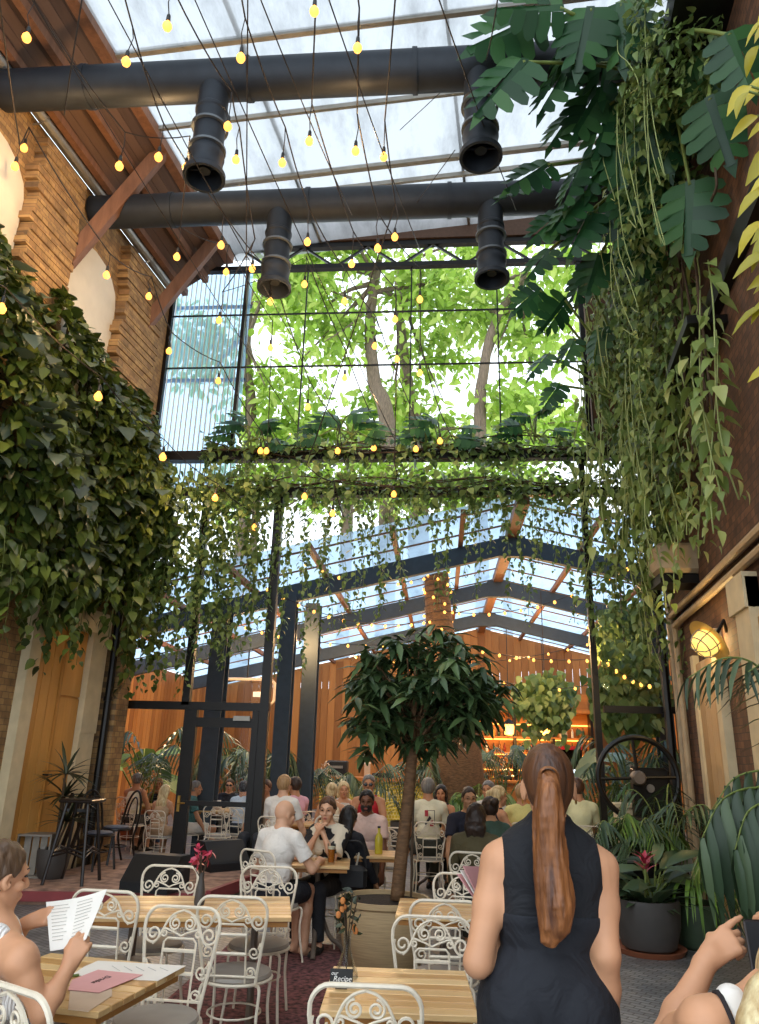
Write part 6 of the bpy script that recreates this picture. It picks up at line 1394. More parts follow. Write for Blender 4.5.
# vase with pink flower at the edge of the long table
v = atZ(199, 905, .75); t = thing('flower_vase', 'slim dark vase with a pink dried flower on the long table', 'vase', v); part('vase', MB().lathe([(.03, 0), (.035, .02), (.028, .1), (.015, .16), (.018, .19), (.001, .18)], 16), 'darkpot', t); s = MB(); P = []
for i in range(9): e = np.array((rng.uniform(-.09, .09), rng.uniform(-.05, .05), rng.uniform(.24, .34))); s.tube([(0, 0, .15), e], .003, 5); P += [e]*3
part('stems', s, 'woodystem', t); leaves('flower', T_OVAL, P, rdir(len(P)), rdir(len(P)), .06, 'bromel', t)
b = atZ(331, 864, .75); glassup('half full beer glass in front of the seated woman', b, .04, .17, 'beer', .125)
b = T6+np.array((.03, -.05, 0)); bottle('yellow-labelled bottle on the table of the man in the pink shirt', b, MT.setdefault('yellowbottle', plain('yellow_bottle', rgb('#c9b83c'), .2)), .04, .26)
b = atZ(372, 840, .75); 

# ------------------------------------------------------------------ bar and counter in the hall
Yb = 23.6; X0, X1 = atY(478, 760, Yb)[0], atY(596, 760, Yb)[0]; z1 = atY(530, 712, Yb)[2]
t = thing('back_bar_shelves', 'wooden back bar with lit bottle shelves at the far end of the hall', 'shelves', ((X0+X1)/2, Yb+.5, 0)); m = MB()
for x in np.linspace(X0, X1, 4): bx(m, x-.04, x+.04, Yb+.3, Yb+.75, 0, z1)
part('uprights', m, 'black', t, False, True)
zs = [1.0, 1.45, 1.9, 2.35]
for z in zs: m = MB(); bx(m, X0, X1, Yb+.28, Yb+.75, z-.03, z); part('shelf', m, 'hallwoodh', t, False, True)
m = MB(); bx(m, X0, X1, Yb+.75, Yb+.8, 0, z1+.6); part('back_panel', m, 'hallwoodh', t, False, True); m = MB(); bx(m, X0-.05, X1+.05, Yb+.25, Yb+.8, z1+.0, z1+.1); part('cornice', m, 'hallwood', t, False, True)
m = MB()
for z in zs: bx(m, X0+.05, X1-.05, Yb+.70, Yb+.73, z+.36, z+.39)
part('shelf_light', m, 'lampwarm', t, False, True)
cols = ['#7a4a1c', '#2f4a2a', '#b9a98a', '#8a2f1f', '#c2a03a', '#d8d2c0', '#3a2a20', '#6b8a7a']; k = 0; BP = {}
for zi, z in enumerate(zs):
    x = X0+.12
    while x < X1-.1:
        k += 1; c = cols[int(rng.integers(0, 8))]; key = 'b'+c; MT.setdefault(key, plain('bottle_glass_'+c[1:], rgb(c), .15)); loc = (x, Yb+.45, z); lab = f'{ordw(k-0) if False else ordw(sum(1 for _ in BP.get(zi, []))+1)} bottle from the left on the {("lowest", "second lowest", "second highest", "top")[zi]} back bar shelf'
        BP.setdefault(zi, []).append(1); bottle(lab, loc, key, .04, float(rng.uniform(.24, .32)), 'socket', 'bottles on the back bar'); x += float(rng.uniform(.15, .22))
t = thing('bar_counter', 'wooden bar counter in front of the bottle shelves', 'counter', ((X0+X1)/2, Yb-1., 0)); m = MB(); bx(m, X0-.5, X1+.6, Yb-1.3, Yb-.8, 0, 1.05); part('front', m, 'hallwood', t, False, True); m = MB(); bx(m, X0-.6, X1+.7, Yb-1.4, Yb-.7, 1.05, 1.11); part('worktop', m, 'hallwoodh', t, False, True)
for px, lab in ((509, 'left amber pendant lamp over the bar'), (545, 'right amber pendant lamp over the bar')):
    c = atY(px, 728, Yb-.9); t = thing('pendant_lamp', lab, 'lamp', c); part('lantern', MB().lathe([(.06, -.2), (.13, -.17), (.15, .05), (.12, .12), (.001, .12)], 16), 'lampwarm', t); part('cap', MB().lathe([(.17, .1), (.1, .2), (.03, .25), (.001, .25)], 16), 'black', t); part('cord', MB().tube([(0, 0, .2), (0, 0, hz(c[0])-c[2])], .012, 5), 'wire', t)
c = atY(569, 762, Yb-1.05); t = thing('drinks_cooler', 'red-topped drinks cooler on the bar, right of the standing woman', 'cooler', (c[0], Yb-1.05, 1.11)); h = max(.5, atY(569, 748, Yb-1.05)[2]-1.11)
m = MB(); m.box((-.33, 0, h/2), (.04, .4, h)); m.box((.33, 0, h/2), (.04, .4, h)); m.box((0, .18, h/2), (.66, .04, h)); m.box((0, 0, .02), (.7, .4, .04)); part('body', m, 'black', t, False); part('top_sign', MB().box((0, 0, h), (.74, .44, .1)), 'cooler_red', t, False); part('glass_door', MB().box((0, -.2, h/2), (.62, .01, h-.1)), 'drinkglass', t, False)
t = thing('till_screen', 'small lit pale blue screen in front of the drinks cooler', 'screen', (c[0]+.05, Yb-1.3, 1.11)); part('display', MB().box((0, 0, .22), (.42, .03, .3)), 'darkbox', t, False); part('lit_panel', MB().box((0, -.018, .22), (.38, .006, .26)), 'screen', t, False); part('foot', MB().box((0, .02, .035), (.2, .15, .07)), 'darkbox', t, False)
Yc = 19.0; X0, X1 = atY(316, 780, Yc)[0], atY(388, 780, Yc)[0]; zt_ = atY(350, 777, Yc)[2]; t = thing('service_counter', 'service counter with a wooden top and yellow tiled front left of the trunk', 'counter', ((X0+X1)/2, Yc+.3, 0))
m = MB(); bx(m, X0+.1, X1+.9, Yc, Yc+.6, 0, zt_-.08); part('tiled_front', m, 'yellowtile', t, False, True); m = MB(); bx(m, X0, X1+1., Yc-.12, Yc+.7, zt_-.08, zt_); part('worktop', m, 'hallwoodh', t, False, True)
x = atY(330, 770, Yc)[0]; t = thing('coffee_machine', 'dark coffee machine on the service counter', 'machine', (x+.15, Yc+.3, zt_)); part('body', MB().box((0, 0, .2), (.5, .4, .34), None, .03), 'darkbox', t, False); part('drip_tray', MB().box((0, -.12, .02), (.5, .4, .04)), 'galv', t, False); part('spout', MB().box((0, -.22, .22), (.3, .06, .06)), 'galv', t, False)
t = thing('flower_bunch', 'bunch of pale flowers on the service counter', 'flowers', (x-.1, Yc-.02, zt_)); n = 40; part('wrapping', MB().lathe([(.03, 0), (.05, .08), (.09, .14), (.08, .14), (.03, .02)], 12), 'kraft', t); q = rdir(n)*.1+np.array((0, 0, .2)); leaves('flower', T_OVAL, q, rdir(n), rdir(n), .08, MT.setdefault('palepetal', plain('pale_petal', rgb('#d8c0a8'), .7)), t)
x = atY(352, 770, Yc)[0]; t = thing('carton', 'beige carton standing on the service counter', 'box', (x+.35, Yc+.25, zt_)); part('box', MB().box((0, 0, .16), (.14, .12, .32), None, .006), 'kraft', t, False); part('lid', MB().box((0, 0, .33), (.15, .13, .03)), 'paper', t, False)
t = thing('tray', 'low dark tray beside the beige carton on the service counter', 'tray', (x+.75, Yc+.2, zt_)); m = MB(); m.box((0, 0, .01), (.5, .35, .02)); 
for s in (-1, 1): m.box((s*.25, 0, .05), (.02, .35, .1)); m.box((0, s*.17, .05), (.5, .02, .1))
part('tray', m, 'darkbox', t, False)
# framed sign lamp behind the door
c = atY(246, 692, 18); t = thing('framed_light', 'rounded pale frame on the wood wall above the glass door', 'sign', c)
o = [(x, z) for x, z in ((-.6, -.3), (.6, -.3), (.7, -.2), (.7, .2), (.6, .3), (-.6, .3), (-.7, .2), (-.7, -.2))]; part('frame', MB().tube([(x, 0, z) for x, z in o], .04, 8, closed=True), 'kraft', t); part('panel', MB().box((.35, 0, -.05), (.34, .03, .12)), 'paper', t, False); part('rod', MB().tube([(0, .02, .3), (0, .02, hz(c[0])-c[2]+.1)], .02, 6), 'black', t)
# ------------------------------------------------------------------ people
def seat_at(px, py, Y, label, yaw, chair=None, kmin=.84, kmax=1.12, dzt=0., **kw):
    """a seated figure whose head is seen at this point; the figure is sized so that its feet stand on the floor"""
    T = atY(px, py, Y); t, inf = person(label, (0, 0, 0), yaw, **kw)
    g = float(np.clip(T[2]/inf['top'], kmin, kmax)); o = rz3(yaw) @ inf['Hc']*g
    t.scale = (g,)*3; t.location = (float(T[0]-o[0]), float(T[1]-o[1]), 0.); inf['g'] = g
    if chair:
        p = np.array(t.location)+rz3(yaw) @ (inf['P']*g); s = rz3(yaw) @ np.array((0, .03, 0)); c = put_chair((p[0]+s[0], p[1]+s[1], 0), yaw, chair, g if g < .97 else None)
    return t, inf
WHITE, CREAM = cloth('#e9e2d8'), cloth('#e8dfc0')
# bald man
seat_at(286, 800, 7.1, 'bald person in a white t-shirt and dark shorts, seen from behind', -.55, 'cream iron scroll chair under the bald person in the white t-shirt', skin='light', hair=('bald', ''), top=('tee', WHITE), bottom=('shorts', cloth('#23262f')), hL=(-.20, .34, .80-.03), hR=(.20, .38, .79), head=(-.25, -.12), neck=.146, res=.009, shoe=None, lean=.16, broad=1.1, kneedir=(.1, (-.2, 0)))
# woman with beer
seat_at(328, 797, 7.75, 'person in a black and cream blouse with hands clasped at the chin', PI-.35, 'cream iron scroll chair under the person in the patterned blouse', skin='light', hair=('bun', 'brown'), fem=True, top=('loose', cloth('#d9ccb4', (rgb('#1d1b1d'), 7.))), bottom=('trousers', cloth('#1b1b1f')), hL=(-.03, .25, .99), hR=(.03, .26, 1.00), head=(.25, -.08), res=.009, pL=(-.45, .3, -1), pR=(.45, .3, -1), lean=.2, curl=.75)
seat_at(350, 806, 8.1, 'person with long black hair and a dark top seen from behind, right of the beer', -.45, 'cream iron scroll chair under the person with long black hair', skin='olive', hair=('long', 'black'), fem=True, top=('long', cloth('#1c1d24')), bottom=('trousers', cloth('#191a1e')), face=False, lean=.15)
t, inf = seat_at(367, 790, 8.9, 'bearded person in a pale pink shirt facing the camera behind the yellow bottle', PI-.2, 'cream iron scroll chair under the bearded person in pink', skin='brown', hair=('short', 'black'), top=('tee', cloth('#e3c2b4')), bottom=('trousers', cloth('#25262c')), beard='black', head=(.2, -.05), lean=.15)
bg = thing('handbag', 'black bag hanging on the chair of the person with long black hair', 'bag', atY(352, 878, 7.75)); m = MB(); m.box((0, 0, 0), (.28, .12, .22), None, .04); part('bag', m, 'darkbox', bg); part('strap', MB().tube(smooth_path([(-.13, 0, .09), (-.09, 0, .3), (.09, 0, .3), (.13, 0, .09)], 5), .01, 6), 'darkbox', bg)
seat_at(369, 775, 11.2, 'grey-haired person in a red sleeveless top and dark glasses', PI, None, skin='tan', hair=('short', 'grey'), top=('tank', cloth('#b7222b')), bottom=('trousers', cloth('#2b2b30')), glasses=True)
seat_at(332, 783, 11.2, 'person with blond hair in a bun seen from behind, in front of the service counter', .2, 'cream iron scroll chair under the person with the blond bun', skin='fair', hair=('bun', 'blond'), fem=True, top=('tank', cloth('#e4cfae')), bottom=('trousers', cloth('#6c6a66')), face=False)
seat_at(344, 782, 12.2, 'blond person facing the camera beyond the person with the blond bun', PI+.2, 'cream iron scroll chair under the blond person facing the camera', skin='fair', hair=('bob', 'blond'), fem=True, top=('tank', cloth('#d8d0c4')), bottom=('trousers', cloth('#54565e')))
seat_at(285, 775, 10.6, 'brown-haired person in a white t-shirt seen from behind, above the bald person', -.25, 'cream iron scroll chair under the brown-haired person in white', skin='light', hair=('short', 'sandy'), top=('tee', WHITE), bottom=('shorts', cloth('#b59a78')), face=False)
seat_at(295, 777, 11.6, 'person in a pink shirt seated half turned beside the brown-haired person in white', .9, 'cream iron scroll chair under the person in the pink shirt', skin='tan', hair=('short', 'dark'), top=('tee', cloth('#dfa9b4')), bottom=('trousers', cloth('#3c3e46')), face=True)
seat_at(266, 780, 11.9, 'person facing the camera just right of the glass door post', PI-.3, 'cream iron scroll chair under the person right of the door post', skin='tan', hair=('short', 'brown'), top=('tank', cloth('#a88f74')), bottom=('trousers', cloth('#35373d')))
seat_at(245, 781, 12.9, 'dark-haired person in a pale blue shirt seen from behind through the glass door', -.3, 'cream iron scroll chair under the person in pale blue', skin='tan', hair=('short', 'black'), top=('tee', cloth('#d3dde6')), bottom=('trousers', cloth('#2a2c33')), face=False)
seat_at(230, 779, 14.2, 'person in a dark shirt and glasses facing the camera through the glass door', PI+.15, 'cream iron scroll chair under the person in the dark shirt', skin='light', hair=('short', 'dark'), top=('tee', cloth('#2b2f3a')), bottom=('trousers', cloth('#2b2b30')), glasses=True)
seat_at(197, 781, 12.9, 'grey-haired person at the left of the table seen through the glass door', -1.3, 'cream iron scroll chair under the grey-haired person by the door', skin='tan', hair=('short', 'grey'), top=('tee', cloth('#3e6a66')), bottom=('shorts', cloth('#d6cdbf')))
seat_at(166, 785, 12.5, 'person with very long straight blond hair seen from behind, left of the glass door', -.15, 'cream iron scroll chair under the person with very long blond hair', skin='fair', hair=('long', 'blond'), fem=True, top=('tank', cloth('#caa884')), bottom=('trousers', cloth('#b89572')), face=False)
seat_at(139, 773, 13.6, 'grey-haired person in a cream tank top seen from behind at the far left', -.2, 'cream iron scroll chair under the person in the cream tank top', skin='tan', hair=('short', 'grey'), top=('tank', CREAM), bottom=('shorts', cloth('#3d3a36')), face=False)
seat_at(159, 778, 14.6, 'person in a dark strappy top facing the camera at the far left', PI+.3, 'cream iron scroll chair under the person in the dark strappy top', skin='tan', hair=('long', 'sandy'), fem=True, top=('tank', cloth('#232630')), bottom=('trousers', cloth('#2f3d55')))
# right group
t, inf = seat_at(428, 778, 10.6, 'person in a cream t-shirt with a red and black back print', .12, 'cream iron scroll chair under the person with the printed t-shirt', skin='tan', hair=('short', 'grey'), top=('tee', CREAM), bottom=('trousers', cloth('#3c3d34')), face=False)
P = inf['P']; q = np.array((0, -.132, P[2]+.33))
def prt(mat, poly):
    mm = MB().plate([(x, z) for x, z in poly], .004, rx3(PI/2-.12) , q); return part('shirt_print', mm, mat, t, False)
prt('cooler_red', [(-.06, .02), (-.02, .02), (-.02, .09), (-.06, .09)]); prt('ink', [(-.05, -.08), (-.06, -.06), (.0, .03), (.02, .0)]); prt('cooler_red', [(0, -.09), (.055, -.09), (.04, -.02), (.01, -.03)]); prt('ink', [(.055, -.09), (.062, -.09), (.062, .09), (.055, .09)]); prt('ink', [(-.02, .084), (.06, .084), (.06, .09), (-.02, .09)])
seat_at(441, 785, 11.6, 'dark-haired person in a black strappy top facing the camera by the thick trunk', PI-.1, 'cream iron scroll chair under the person in the black strappy top', skin='tan', hair=('long', 'black'), fem=True, top=('tank', cloth('#18181c')), bottom=('trousers', cloth('#24252a')))
seat_at(469, 787, 9.0, 'short-haired person in a navy t-shirt facing the camera, left of the standing person', PI+.15, 'cream iron scroll chair under the person in navy', skin='olive', hair=('crop', 'dark'), top=('tee', cloth('#1d2030')), bottom=('trousers', cloth('#202126')), beard=None)
seat_at(476, 804, 7.6, 'person with brown hair and an olive green top seen from behind, beside the standing person', -.15, 'cream iron scroll chair under the person in olive green', skin='fair', hair=('bob', 'dark'), fem=True, top=('long', cloth('#5a5136')), bottom=('trousers', cloth('#33312b')), face=False, lean=.25, broad=1.12)
seat_at(489, 797, 8.7, 'person with dark brown hair leaning in beyond the person in olive green', .5, 'cream iron scroll chair under the leaning dark-haired person', skin='olive', hair=('bun', 'dark'), fem=True, top=('tee', cloth('#3f5a50')), bottom=('trousers', cloth('#2b2d33')), face=False, lean=.3)
seat_at(499, 786, 10.2, 'person with a blond ponytail and dark top, just left of the standing person', -1.1, 'cream iron scroll chair under the person with the blond ponytail', skin='fair', hair=('pony', 'blond'), fem=True, top=('tank', cloth('#20222a')), bottom=('trousers', cloth('#7d7a70')))
seat_at(488, 781, 11.4, 'grey-haired person facing the camera behind the blond ponytail', PI-.4, 'cream iron scroll chair under the grey-haired person behind the blond ponytail', skin='tan', hair=('short', 'grey'), top=('tee', cloth('#c8c2b6')), bottom=('trousers', cloth('#46484e')))
seat_at(521, 784, 11.0, 'person in a yellow t-shirt seen from behind, half hidden by the standing person', .05, 'cream iron scroll chair under the person in the yellow t-shirt', skin='tan', hair=('short', 'sandy'), top=('tee', cloth('#d8cf86')), bottom=('trousers', cloth('#3d4048')), face=False)
seat_at(576, 778, 10.8, 'person in a pale yellow t-shirt seen from behind, right of the standing person', .1, 'cream iron scroll chair under the person in pale yellow', skin='tan', hair=('short', 'brown'), top=('tee', cloth('#e6dfae')), bottom=('trousers', cloth('#4a4d54')), face=False)
# tables and empty chairs farther back
for (px, Y, w, lab) in ((222, 13.4, .8, 'slatted table with diners seen through the glass door'), (150, 14.1, .7, 'slatted table at the far left behind the glass screen'), (300, 11.4, .7, 'slatted table between the person in white and the post'), (338, 11.7, .6, 'slatted table between the two blond people'), (436, 11.1, .6, 'slatted table by the thick trunk'), (482, 8.4, .6, 'slatted table between the people in navy and olive green'), (494, 10.9, .6, 'slatted table by the person with the blond ponytail'), (548, 11.9, .8, 'slatted table hidden behind the standing person')):
    X = atY(px, 800, Y)[0]; table(X, Y, w, w*.9, .05, lab)
put_chair((atY(398, 830, 9.6)[0]-.1, 9.6, 0), .1, 'empty cream iron scroll chair between the planter and the person with the printed t-shirt')
put_chair((atY(318, 820, 10.2)[0], 10.3, 0), PI-.4, 'empty cream iron scroll chair behind the patterned blouse')
put_chair((atY(217, 820, 12.2)[0], 12.3, 0), .1, 'empty cream iron scroll chair seen through the lower half of the glass door')
put_chair((atY(590, 820, 12.2)[0], 12.2, 0), .6, 'empty cream iron scroll chair left of the iron wheel')
for (px, py, Y, lab) in ((235, 800, 13.4, 'drinking glass on the table seen through the glass door'), (298, 800, 11.4, 'drinking glass on the table beside the person in pink'), (440, 815, 11.1, 'drinking glass on the table by the thick trunk')):
    c = atY(px, py, Y); glassup(lab, (c[0], Y, .75), .035, .14)
c = atY(266, 800, 11.4); bottle('clear water bottle on the table right of the door post', (c[0]+.1, 11.4, .75), 'drinkglass', .04, .30)
c = atY(214, 800, 13.4); t = thing('napkin_holder', 'pale wooden box on the table seen through the glass door', 'box', (c[0], 13.35, .75)); part('box', MB().box((0, 0, .06), (.3, .1, .12), None, .008), 'kraft', t, False); part('napkins', MB().box((0, 0, .125), (.26, .06, .05)), 'paper', t, False)

# ---- the standing waitress
Yw = 2.38
def W_(px, py, Y=Yw): return atY(px, py, Y)
t = thing('person', 'standing person with a long auburn ponytail and black sleeveless top, seen from behind', 'person', (W_(550, 900)[0], Yw, 0)); o = np.array(t.location)
f = Field(); tor = Field()
def both(kind, *a, **k): getattr(f, kind)(*a, **k); getattr(tor, kind)(*a, **k)
Sl = W_(498, 861)-o; Sr = W_(601, 868)-o; nb = W_(547, 832)-o; wa = W_(547, 905)-o; hi = W_(547, 1004)-o; hc = W_(548, 786)-o
mpx = Yw*1.02/740
both('ell', W_(549, 868)-o, (.140, .096, .12), None, .04); both('ell', W_(549, 890)-o, (.126, .09, .11), None, .04)
both('ell', wa+np.array((0, .0, -.0)), (.129, .088, .15), None, .05); both('ell', W_(547, 938)-o, (.124, .088, .09), None, .04)
both('ell', hi+np.array((0, -.01, .03)), (.158, .118, .15), None, .06); both('ell', hi+np.array((-.07, -.05, -.0)), (.085, .085, .11), None, .05); both('ell', hi+np.array((.07, -.05, 0.)), (.085, .085, .11), None, .05)
for s in (-1, 1): both('ell', np.array((s*.07, .10, wa[2]+.13)), (.06, .055, .06), None, .05)
both('cap', nb+np.array((-.02, 0, -.008)), Sl+np.array((.015, 0, .0)), .045, .047, .05); both('cap', nb+np.array((.02, 0, -.008)), Sr+np.array((-.015, 0, 0)), .045, .047, .05)
for s, Sx in ((-1, Sl), (1, Sr)): both('cap', np.array((Sx[0]-s*.065, -.035, Sx[2]-.02)), np.array((Sx[0]-s*.06, -.04, Sx[2]-.13)), .045, .04, .05)
f.cap(nb+np.array((0, 0, -.02)), hc+np.array((0, -.015, -.06)), .052, .047, .03)
Rh = frame(-.04, .02, -.03); head_field(f, hc, Rh, True, .97)
El = W_(478, 962, Yw-.05)-o; Er = W_(606, 955, Yw-.06)-o; Wl = np.array((El[0]+.10, El[1]+.25, El[2]+.06)); Wr = W_(606, 1050, Yw+.03)-o
f.cap(Sl, Sl+(El-Sl)*.45, .050, .044, .03); f.cap(Sl+(El-Sl)*.45, El, .044, .037, .02); f.cap(El, El+(Wl-El)*.35, .037, .037, .02); f.cap(El+(Wl-El)*.35, Wl, .037, .022, .02)
f.cap(Sr, Sr+(Er-Sr)*.45, .049, .042, .03); f.cap(Sr+(Er-Sr)*.45, Er, .042, .035, .02); f.cap(Er, Er+(Wr-Er)*.35, .036, .036, .02); f.cap(Er+(Wr-Er)*.35, Wr, .036, .022, .02)
hand(f, Wl, unit(Wl-El)*.6+np.array((.5, 0, .3)), (-.8, .2, .3), (0, 0, 1), (.7, .8, .85, .9), .6, .92); hand(f, Wr, (0, .05, -1), (1, 0, 0), (-.1, 1, 0), (.25, .3, .35, .4), .3, .92)
legs = Field(); legs.p = []
for s in (-1, 1):
    A = np.array((hi[0]+s*.085, -.0, hi[2]-.02)); K = np.array((hi[0]+s*.09, .03, .48)); B_ = np.array((hi[0]+s*.085, -.02, .08))
    for q in (f, legs): q.cap(A, K, .092, .055, .04); q.cap(K, K+(B_-K)*.35+np.array((0, -.02, 0)), .053, .056, .03); q.cap(K+(B_-K)*.35+np.array((0, -.02, 0)), B_, .054, .036, .03)
    f.cap(B_+np.array((0, -.03, -.02)), B_+np.array((0, .15, -.045)), .036, .024, .02)
    c = Field(); c.cap(B_+np.array((0, -.04, -.03)), B_+np.array((0, .05, -.04)), .042, .04, .02); c.cap(B_+np.array((0, .05, -.04)), B_+np.array((0, .17, -.045)), .04, .03, .02); link('shoe', c.mesh('shoe', .009), cloth('#1b1b1d'), t)
link('body', f.mesh('body', .0058), 'skin_fair', t)
BLK = cloth('#15161b')
c = Field(); c.p = list(tor.p); c.cap(nb+np.array((0, 0, -.03)), hc+np.array((0, -.014, -.078)), .054, .0495, .025, True)
zc_ = wa[2]-.02; armL, armR = Sl.copy(), Sr.copy()
def clipw(X, Y, Z):
    r = zc_-Z
    for s, Sx in ((-1, armL), (1, armR)):  # armholes: cut where the shoulder cap begins
        r = np.maximum(r, s*(X-(Sx[0]-s*.012))-.5*np.clip((Sx[2]-.035-Z), 0, .2)+0*Y)
    return r.astype(np.float32)
link('sleeveless_top', c.mesh('top', .0055, .006, clipw), BLK, t)
c = Field(); c.p = list(tor.p); zt_2 = wa[2]-.012
for s in (-1, 1):
    A = np.array((hi[0]+s*.085, 0, hi[2]-.02)); K = np.array((hi[0]+s*.09, .03, .48)); B_ = np.array((hi[0]+s*.085, -.02, .08)); c.cap(A, K, .098, .085, .05); c.cap(K, K+(B_-K)*.92, .085, .075, .04, True)
link('trousers', c.mesh('bottom', .0065, .0085, lambda X, Y, Z: (Z-zt_2+0*X+0*Y).astype(np.float32)), cloth('#191b22'), t)
# hair drawn back, and the tail
hf = Field(); at_ = lambda x, y, z: hc+Rh @ (np.array((x, y, z))*.97)
hf.ell(at_(0, -.014, .026), np.array((.079, .102, .101))*.97, Rh, .02); hf.cap(at_(0, -.05, -.03), at_(0, -.055, -.055), .052, .042, .03)
Ri = Rh.T
def cliph(X, Y, Z):
    x = X-hc[0]; y = Y-hc[1]; z = Z-hc[2]; ly = Ri[1, 0]*x+Ri[1, 1]*y+Ri[1, 2]*z; lz = Ri[2, 0]*x+Ri[2, 1]*y+Ri[2, 2]*z; lx = Ri[0, 0]*x+Ri[0, 1]*y+Ri[0, 2]*z
    c = np.maximum(.8*ly-.6*lz-.022, -lz-.078-.0*lx); return np.maximum(c, .046-np.sqrt((ly+.0)**2+(lz+.018)**2)-(.072-np.abs(lx)).clip(0)*.5).astype(np.float32)
link('hair', hf.mesh('hair', .005, 0, cliph), 'hair_auburndark' if 'hair_auburndark' in MT else MT.setdefault('hair_auburndark', hairmat('hair_auburndark', rgb('#3a2417'), rgb('#6b4226'))), t)
tf = Field(); pts = [(548, 777, -.145, .022), (549, 790, -.165, .026), (548, 815, -.165, .033), (550, 850, -.150, .040), (553, 880, -.145, .044), (555, 905, -.15, .046), (554, 925, -.15, .036), (549, 942, -.15, .014)]
q = [np.array((W_(a, b, Yw+dy)-o)) for a, b, dy, r in pts]
for i in range(len(q)-1): tf.cap(q[i], q[i+1], pts[i][3], pts[i+1][3], .02)
for j in range(26):  # separate locks on the tail
    a = rng.uniform(-1, 1); r0 = [p[3] for p in pts]; L = [q[i]+np.array((a*r0[i]*.9, -math.sqrt(max(0, 1-a*a))*r0[i]*.85, 0))+rng.normal(size=3)*.004 for i in range(len(q))]
    e = int(rng.integers(5, 8)); L = smooth_path(L[:e+1], 3)
    for i in range(len(L)-1): tf.cap(L[i], L[i+1], .0085, .0085, .003)
link('ponytail', tf.mesh('ponytail', .005), 'hair_auburn', t); part('hair_tie', MB().lathe([(.024, -.012), (.03, 0), (.024, .012)], 16, q[0]+np.array((0, -.012, 0)), rx3(PI/2), False), 'hair_auburn', t)
face_parts(t, hc, Rh, .97)
for s in (-1, 1): part('earring', MB().lathe([(.007, -.002), (.009, 0), (.007, .002)], 14, at_(s*.080, -.002, -.044), ry3(PI/2), False), 'brass', t)
# pink menus she carries, in front of her left side
for i, (dx, mt, lab) in enumerate(((0, 'pinkcard', 'pink menu held by the standing person, nearest her arm'), (.012, 'paper', 'white menu between the pink ones held by the standing person'), (.024, 'pinkcard', 'pink menu held by the standing person, farthest from her arm'))):
    A = W_(463-i*3, 866+i*4, Yw+.17)-o; mt_ = thing('menu', lab, 'menu', o+Wl+np.array((.02+dx, .10, .02))); k = np.array((Wl+np.array((.02+dx, .10, .02))))
    top = A-k; V = np.array([top, top+np.array((.085, .16, -.02)), np.array((.11+dx, .12, -.24)), np.array((.03+dx, -.03, -.22))]); nn = unit(np.cross(V[1]-V[0], V[3]-V[0]))*.0015; hexa_ = MB(); hexa_.add(np.concatenate([V-nn, V+nn]), [[3, 2, 1, 0], [4, 5, 6, 7], [0, 1, 5, 4], [1, 2, 6, 5], [2, 3, 7, 6], [3, 0, 4, 7]]); part('sheet', hexa_, mt, mt_, False)

# ---- person in the white tank top reading a menu at the left
Yt_ = 2.95; t = thing('person', 'person in a white ribbed tank top reading a white menu at the left edge', 'person', (atY(-12, 900, Yt_)[0], Yt_, 0)); o = np.array(t.location)
def Q(px, py, Y): return atY(px, py, Y)-o
f = Field(); tor = Field(); hc = Q(1, 876, Yt_+.0); Rh = frame(-PI/2+.95, -.1)
chest = Q(-8, 985, Yt_-.0); pel = np.array((chest[0]-.06, chest[1]-.02, .55)); yaw = -PI/2+.35; Rt3 = rz3(yaw)
w_ = lambda c, x, y, z: np.asarray(c)+Rt3 @ np.array((x, y, z))
both('ell', chest, (.145, .10, .16), Rt3, .05); both('ell', (chest+pel)/2, (.12, .09, .16), Rt3, .07); both('ell', pel, (.175, .125, .13), Rt3, .05)
for s in (-1, 1): both('ell', w_(chest, s*.065, .085, -.03), (.055, .05, .055), Rt3, .04)
Sr = Q(20, 962, Yt_-.15); Sl = w_(chest, -.16, 0, .1); nb = w_(chest, 0, -.0, .165)
both('cap', nb, Sr, .045, .046, .06); both('cap', nb, Sl, .045, .046, .06); both('cap', w_(chest, .05, -.03, .10), Sr+np.array((-.01, .02, .0)), .055, .050, .06); f.cap(nb, hc+Rh @ np.array((0, -.02, -.06)), .05, .047, .04); head_field(f, hc, Rh, True, 1.0)
Er = Q(42, 1014, Yt_-.14); Wr = Q(68, 968, Yt_-.03); El = Q(0, 965, Yt_+.34); Wl = Q(27, 923, Yt_+.17)
f.cap(Sr, Sr+(Er-Sr)*.4, .046, .041, .03); f.cap(Sr+(Er-Sr)*.4, Er, .041, .034, .02); f.cap(Er, Er+(Wr-Er)*.4, .035, .035, .02); f.cap(Er+(Wr-Er)*.4, Wr, .038, .023, .02)
f.cap(Sl, El, .048, .036, .03); f.cap(El, Wl, .036, .022, .02)
hand(f, Wr, unit(Wr-Er)*.6+np.array((.25, .1, .65)), (.2, -1, .1), (-.7, .2, .6), (.9, .95, 1., 1.05), .7, .95); hand(f, Wl, np.array((.85, .0, .30)), (-.2, -.75, .6), (.1, .5, .8), (.6, .7, .8, .9), .6, .95)
for s in (-1, 1):
    A = w_(pel, s*.09, .03, -.02); K = A+Rt3 @ np.array((s*.05, .42, 0)); B_ = K+np.array((0, 0, -.44)); f.cap(A, K, .086, .055, .03); f.cap(K, B_, .054, .034, .03); d_ = Rt3 @ np.array((0, 1., 0)); f.cap(B_-d_*.03, B_+d_*.13+np.array((0, 0, -.02)), .034, .022, .02)
    c = Field(); c.cap(B_-d_*.04+np.array((0, 0, -.01)), B_+d_*.14+np.array((0, 0, -.025)), .043, .03, .02); link('shoe', c.mesh('shoe', .01), WHITE, t)
link('body', f.mesh('body', .0058), 'skin_fair', t)
c = Field(); c.p = [q_ for q_ in tor.p if q_[0] == 'e']
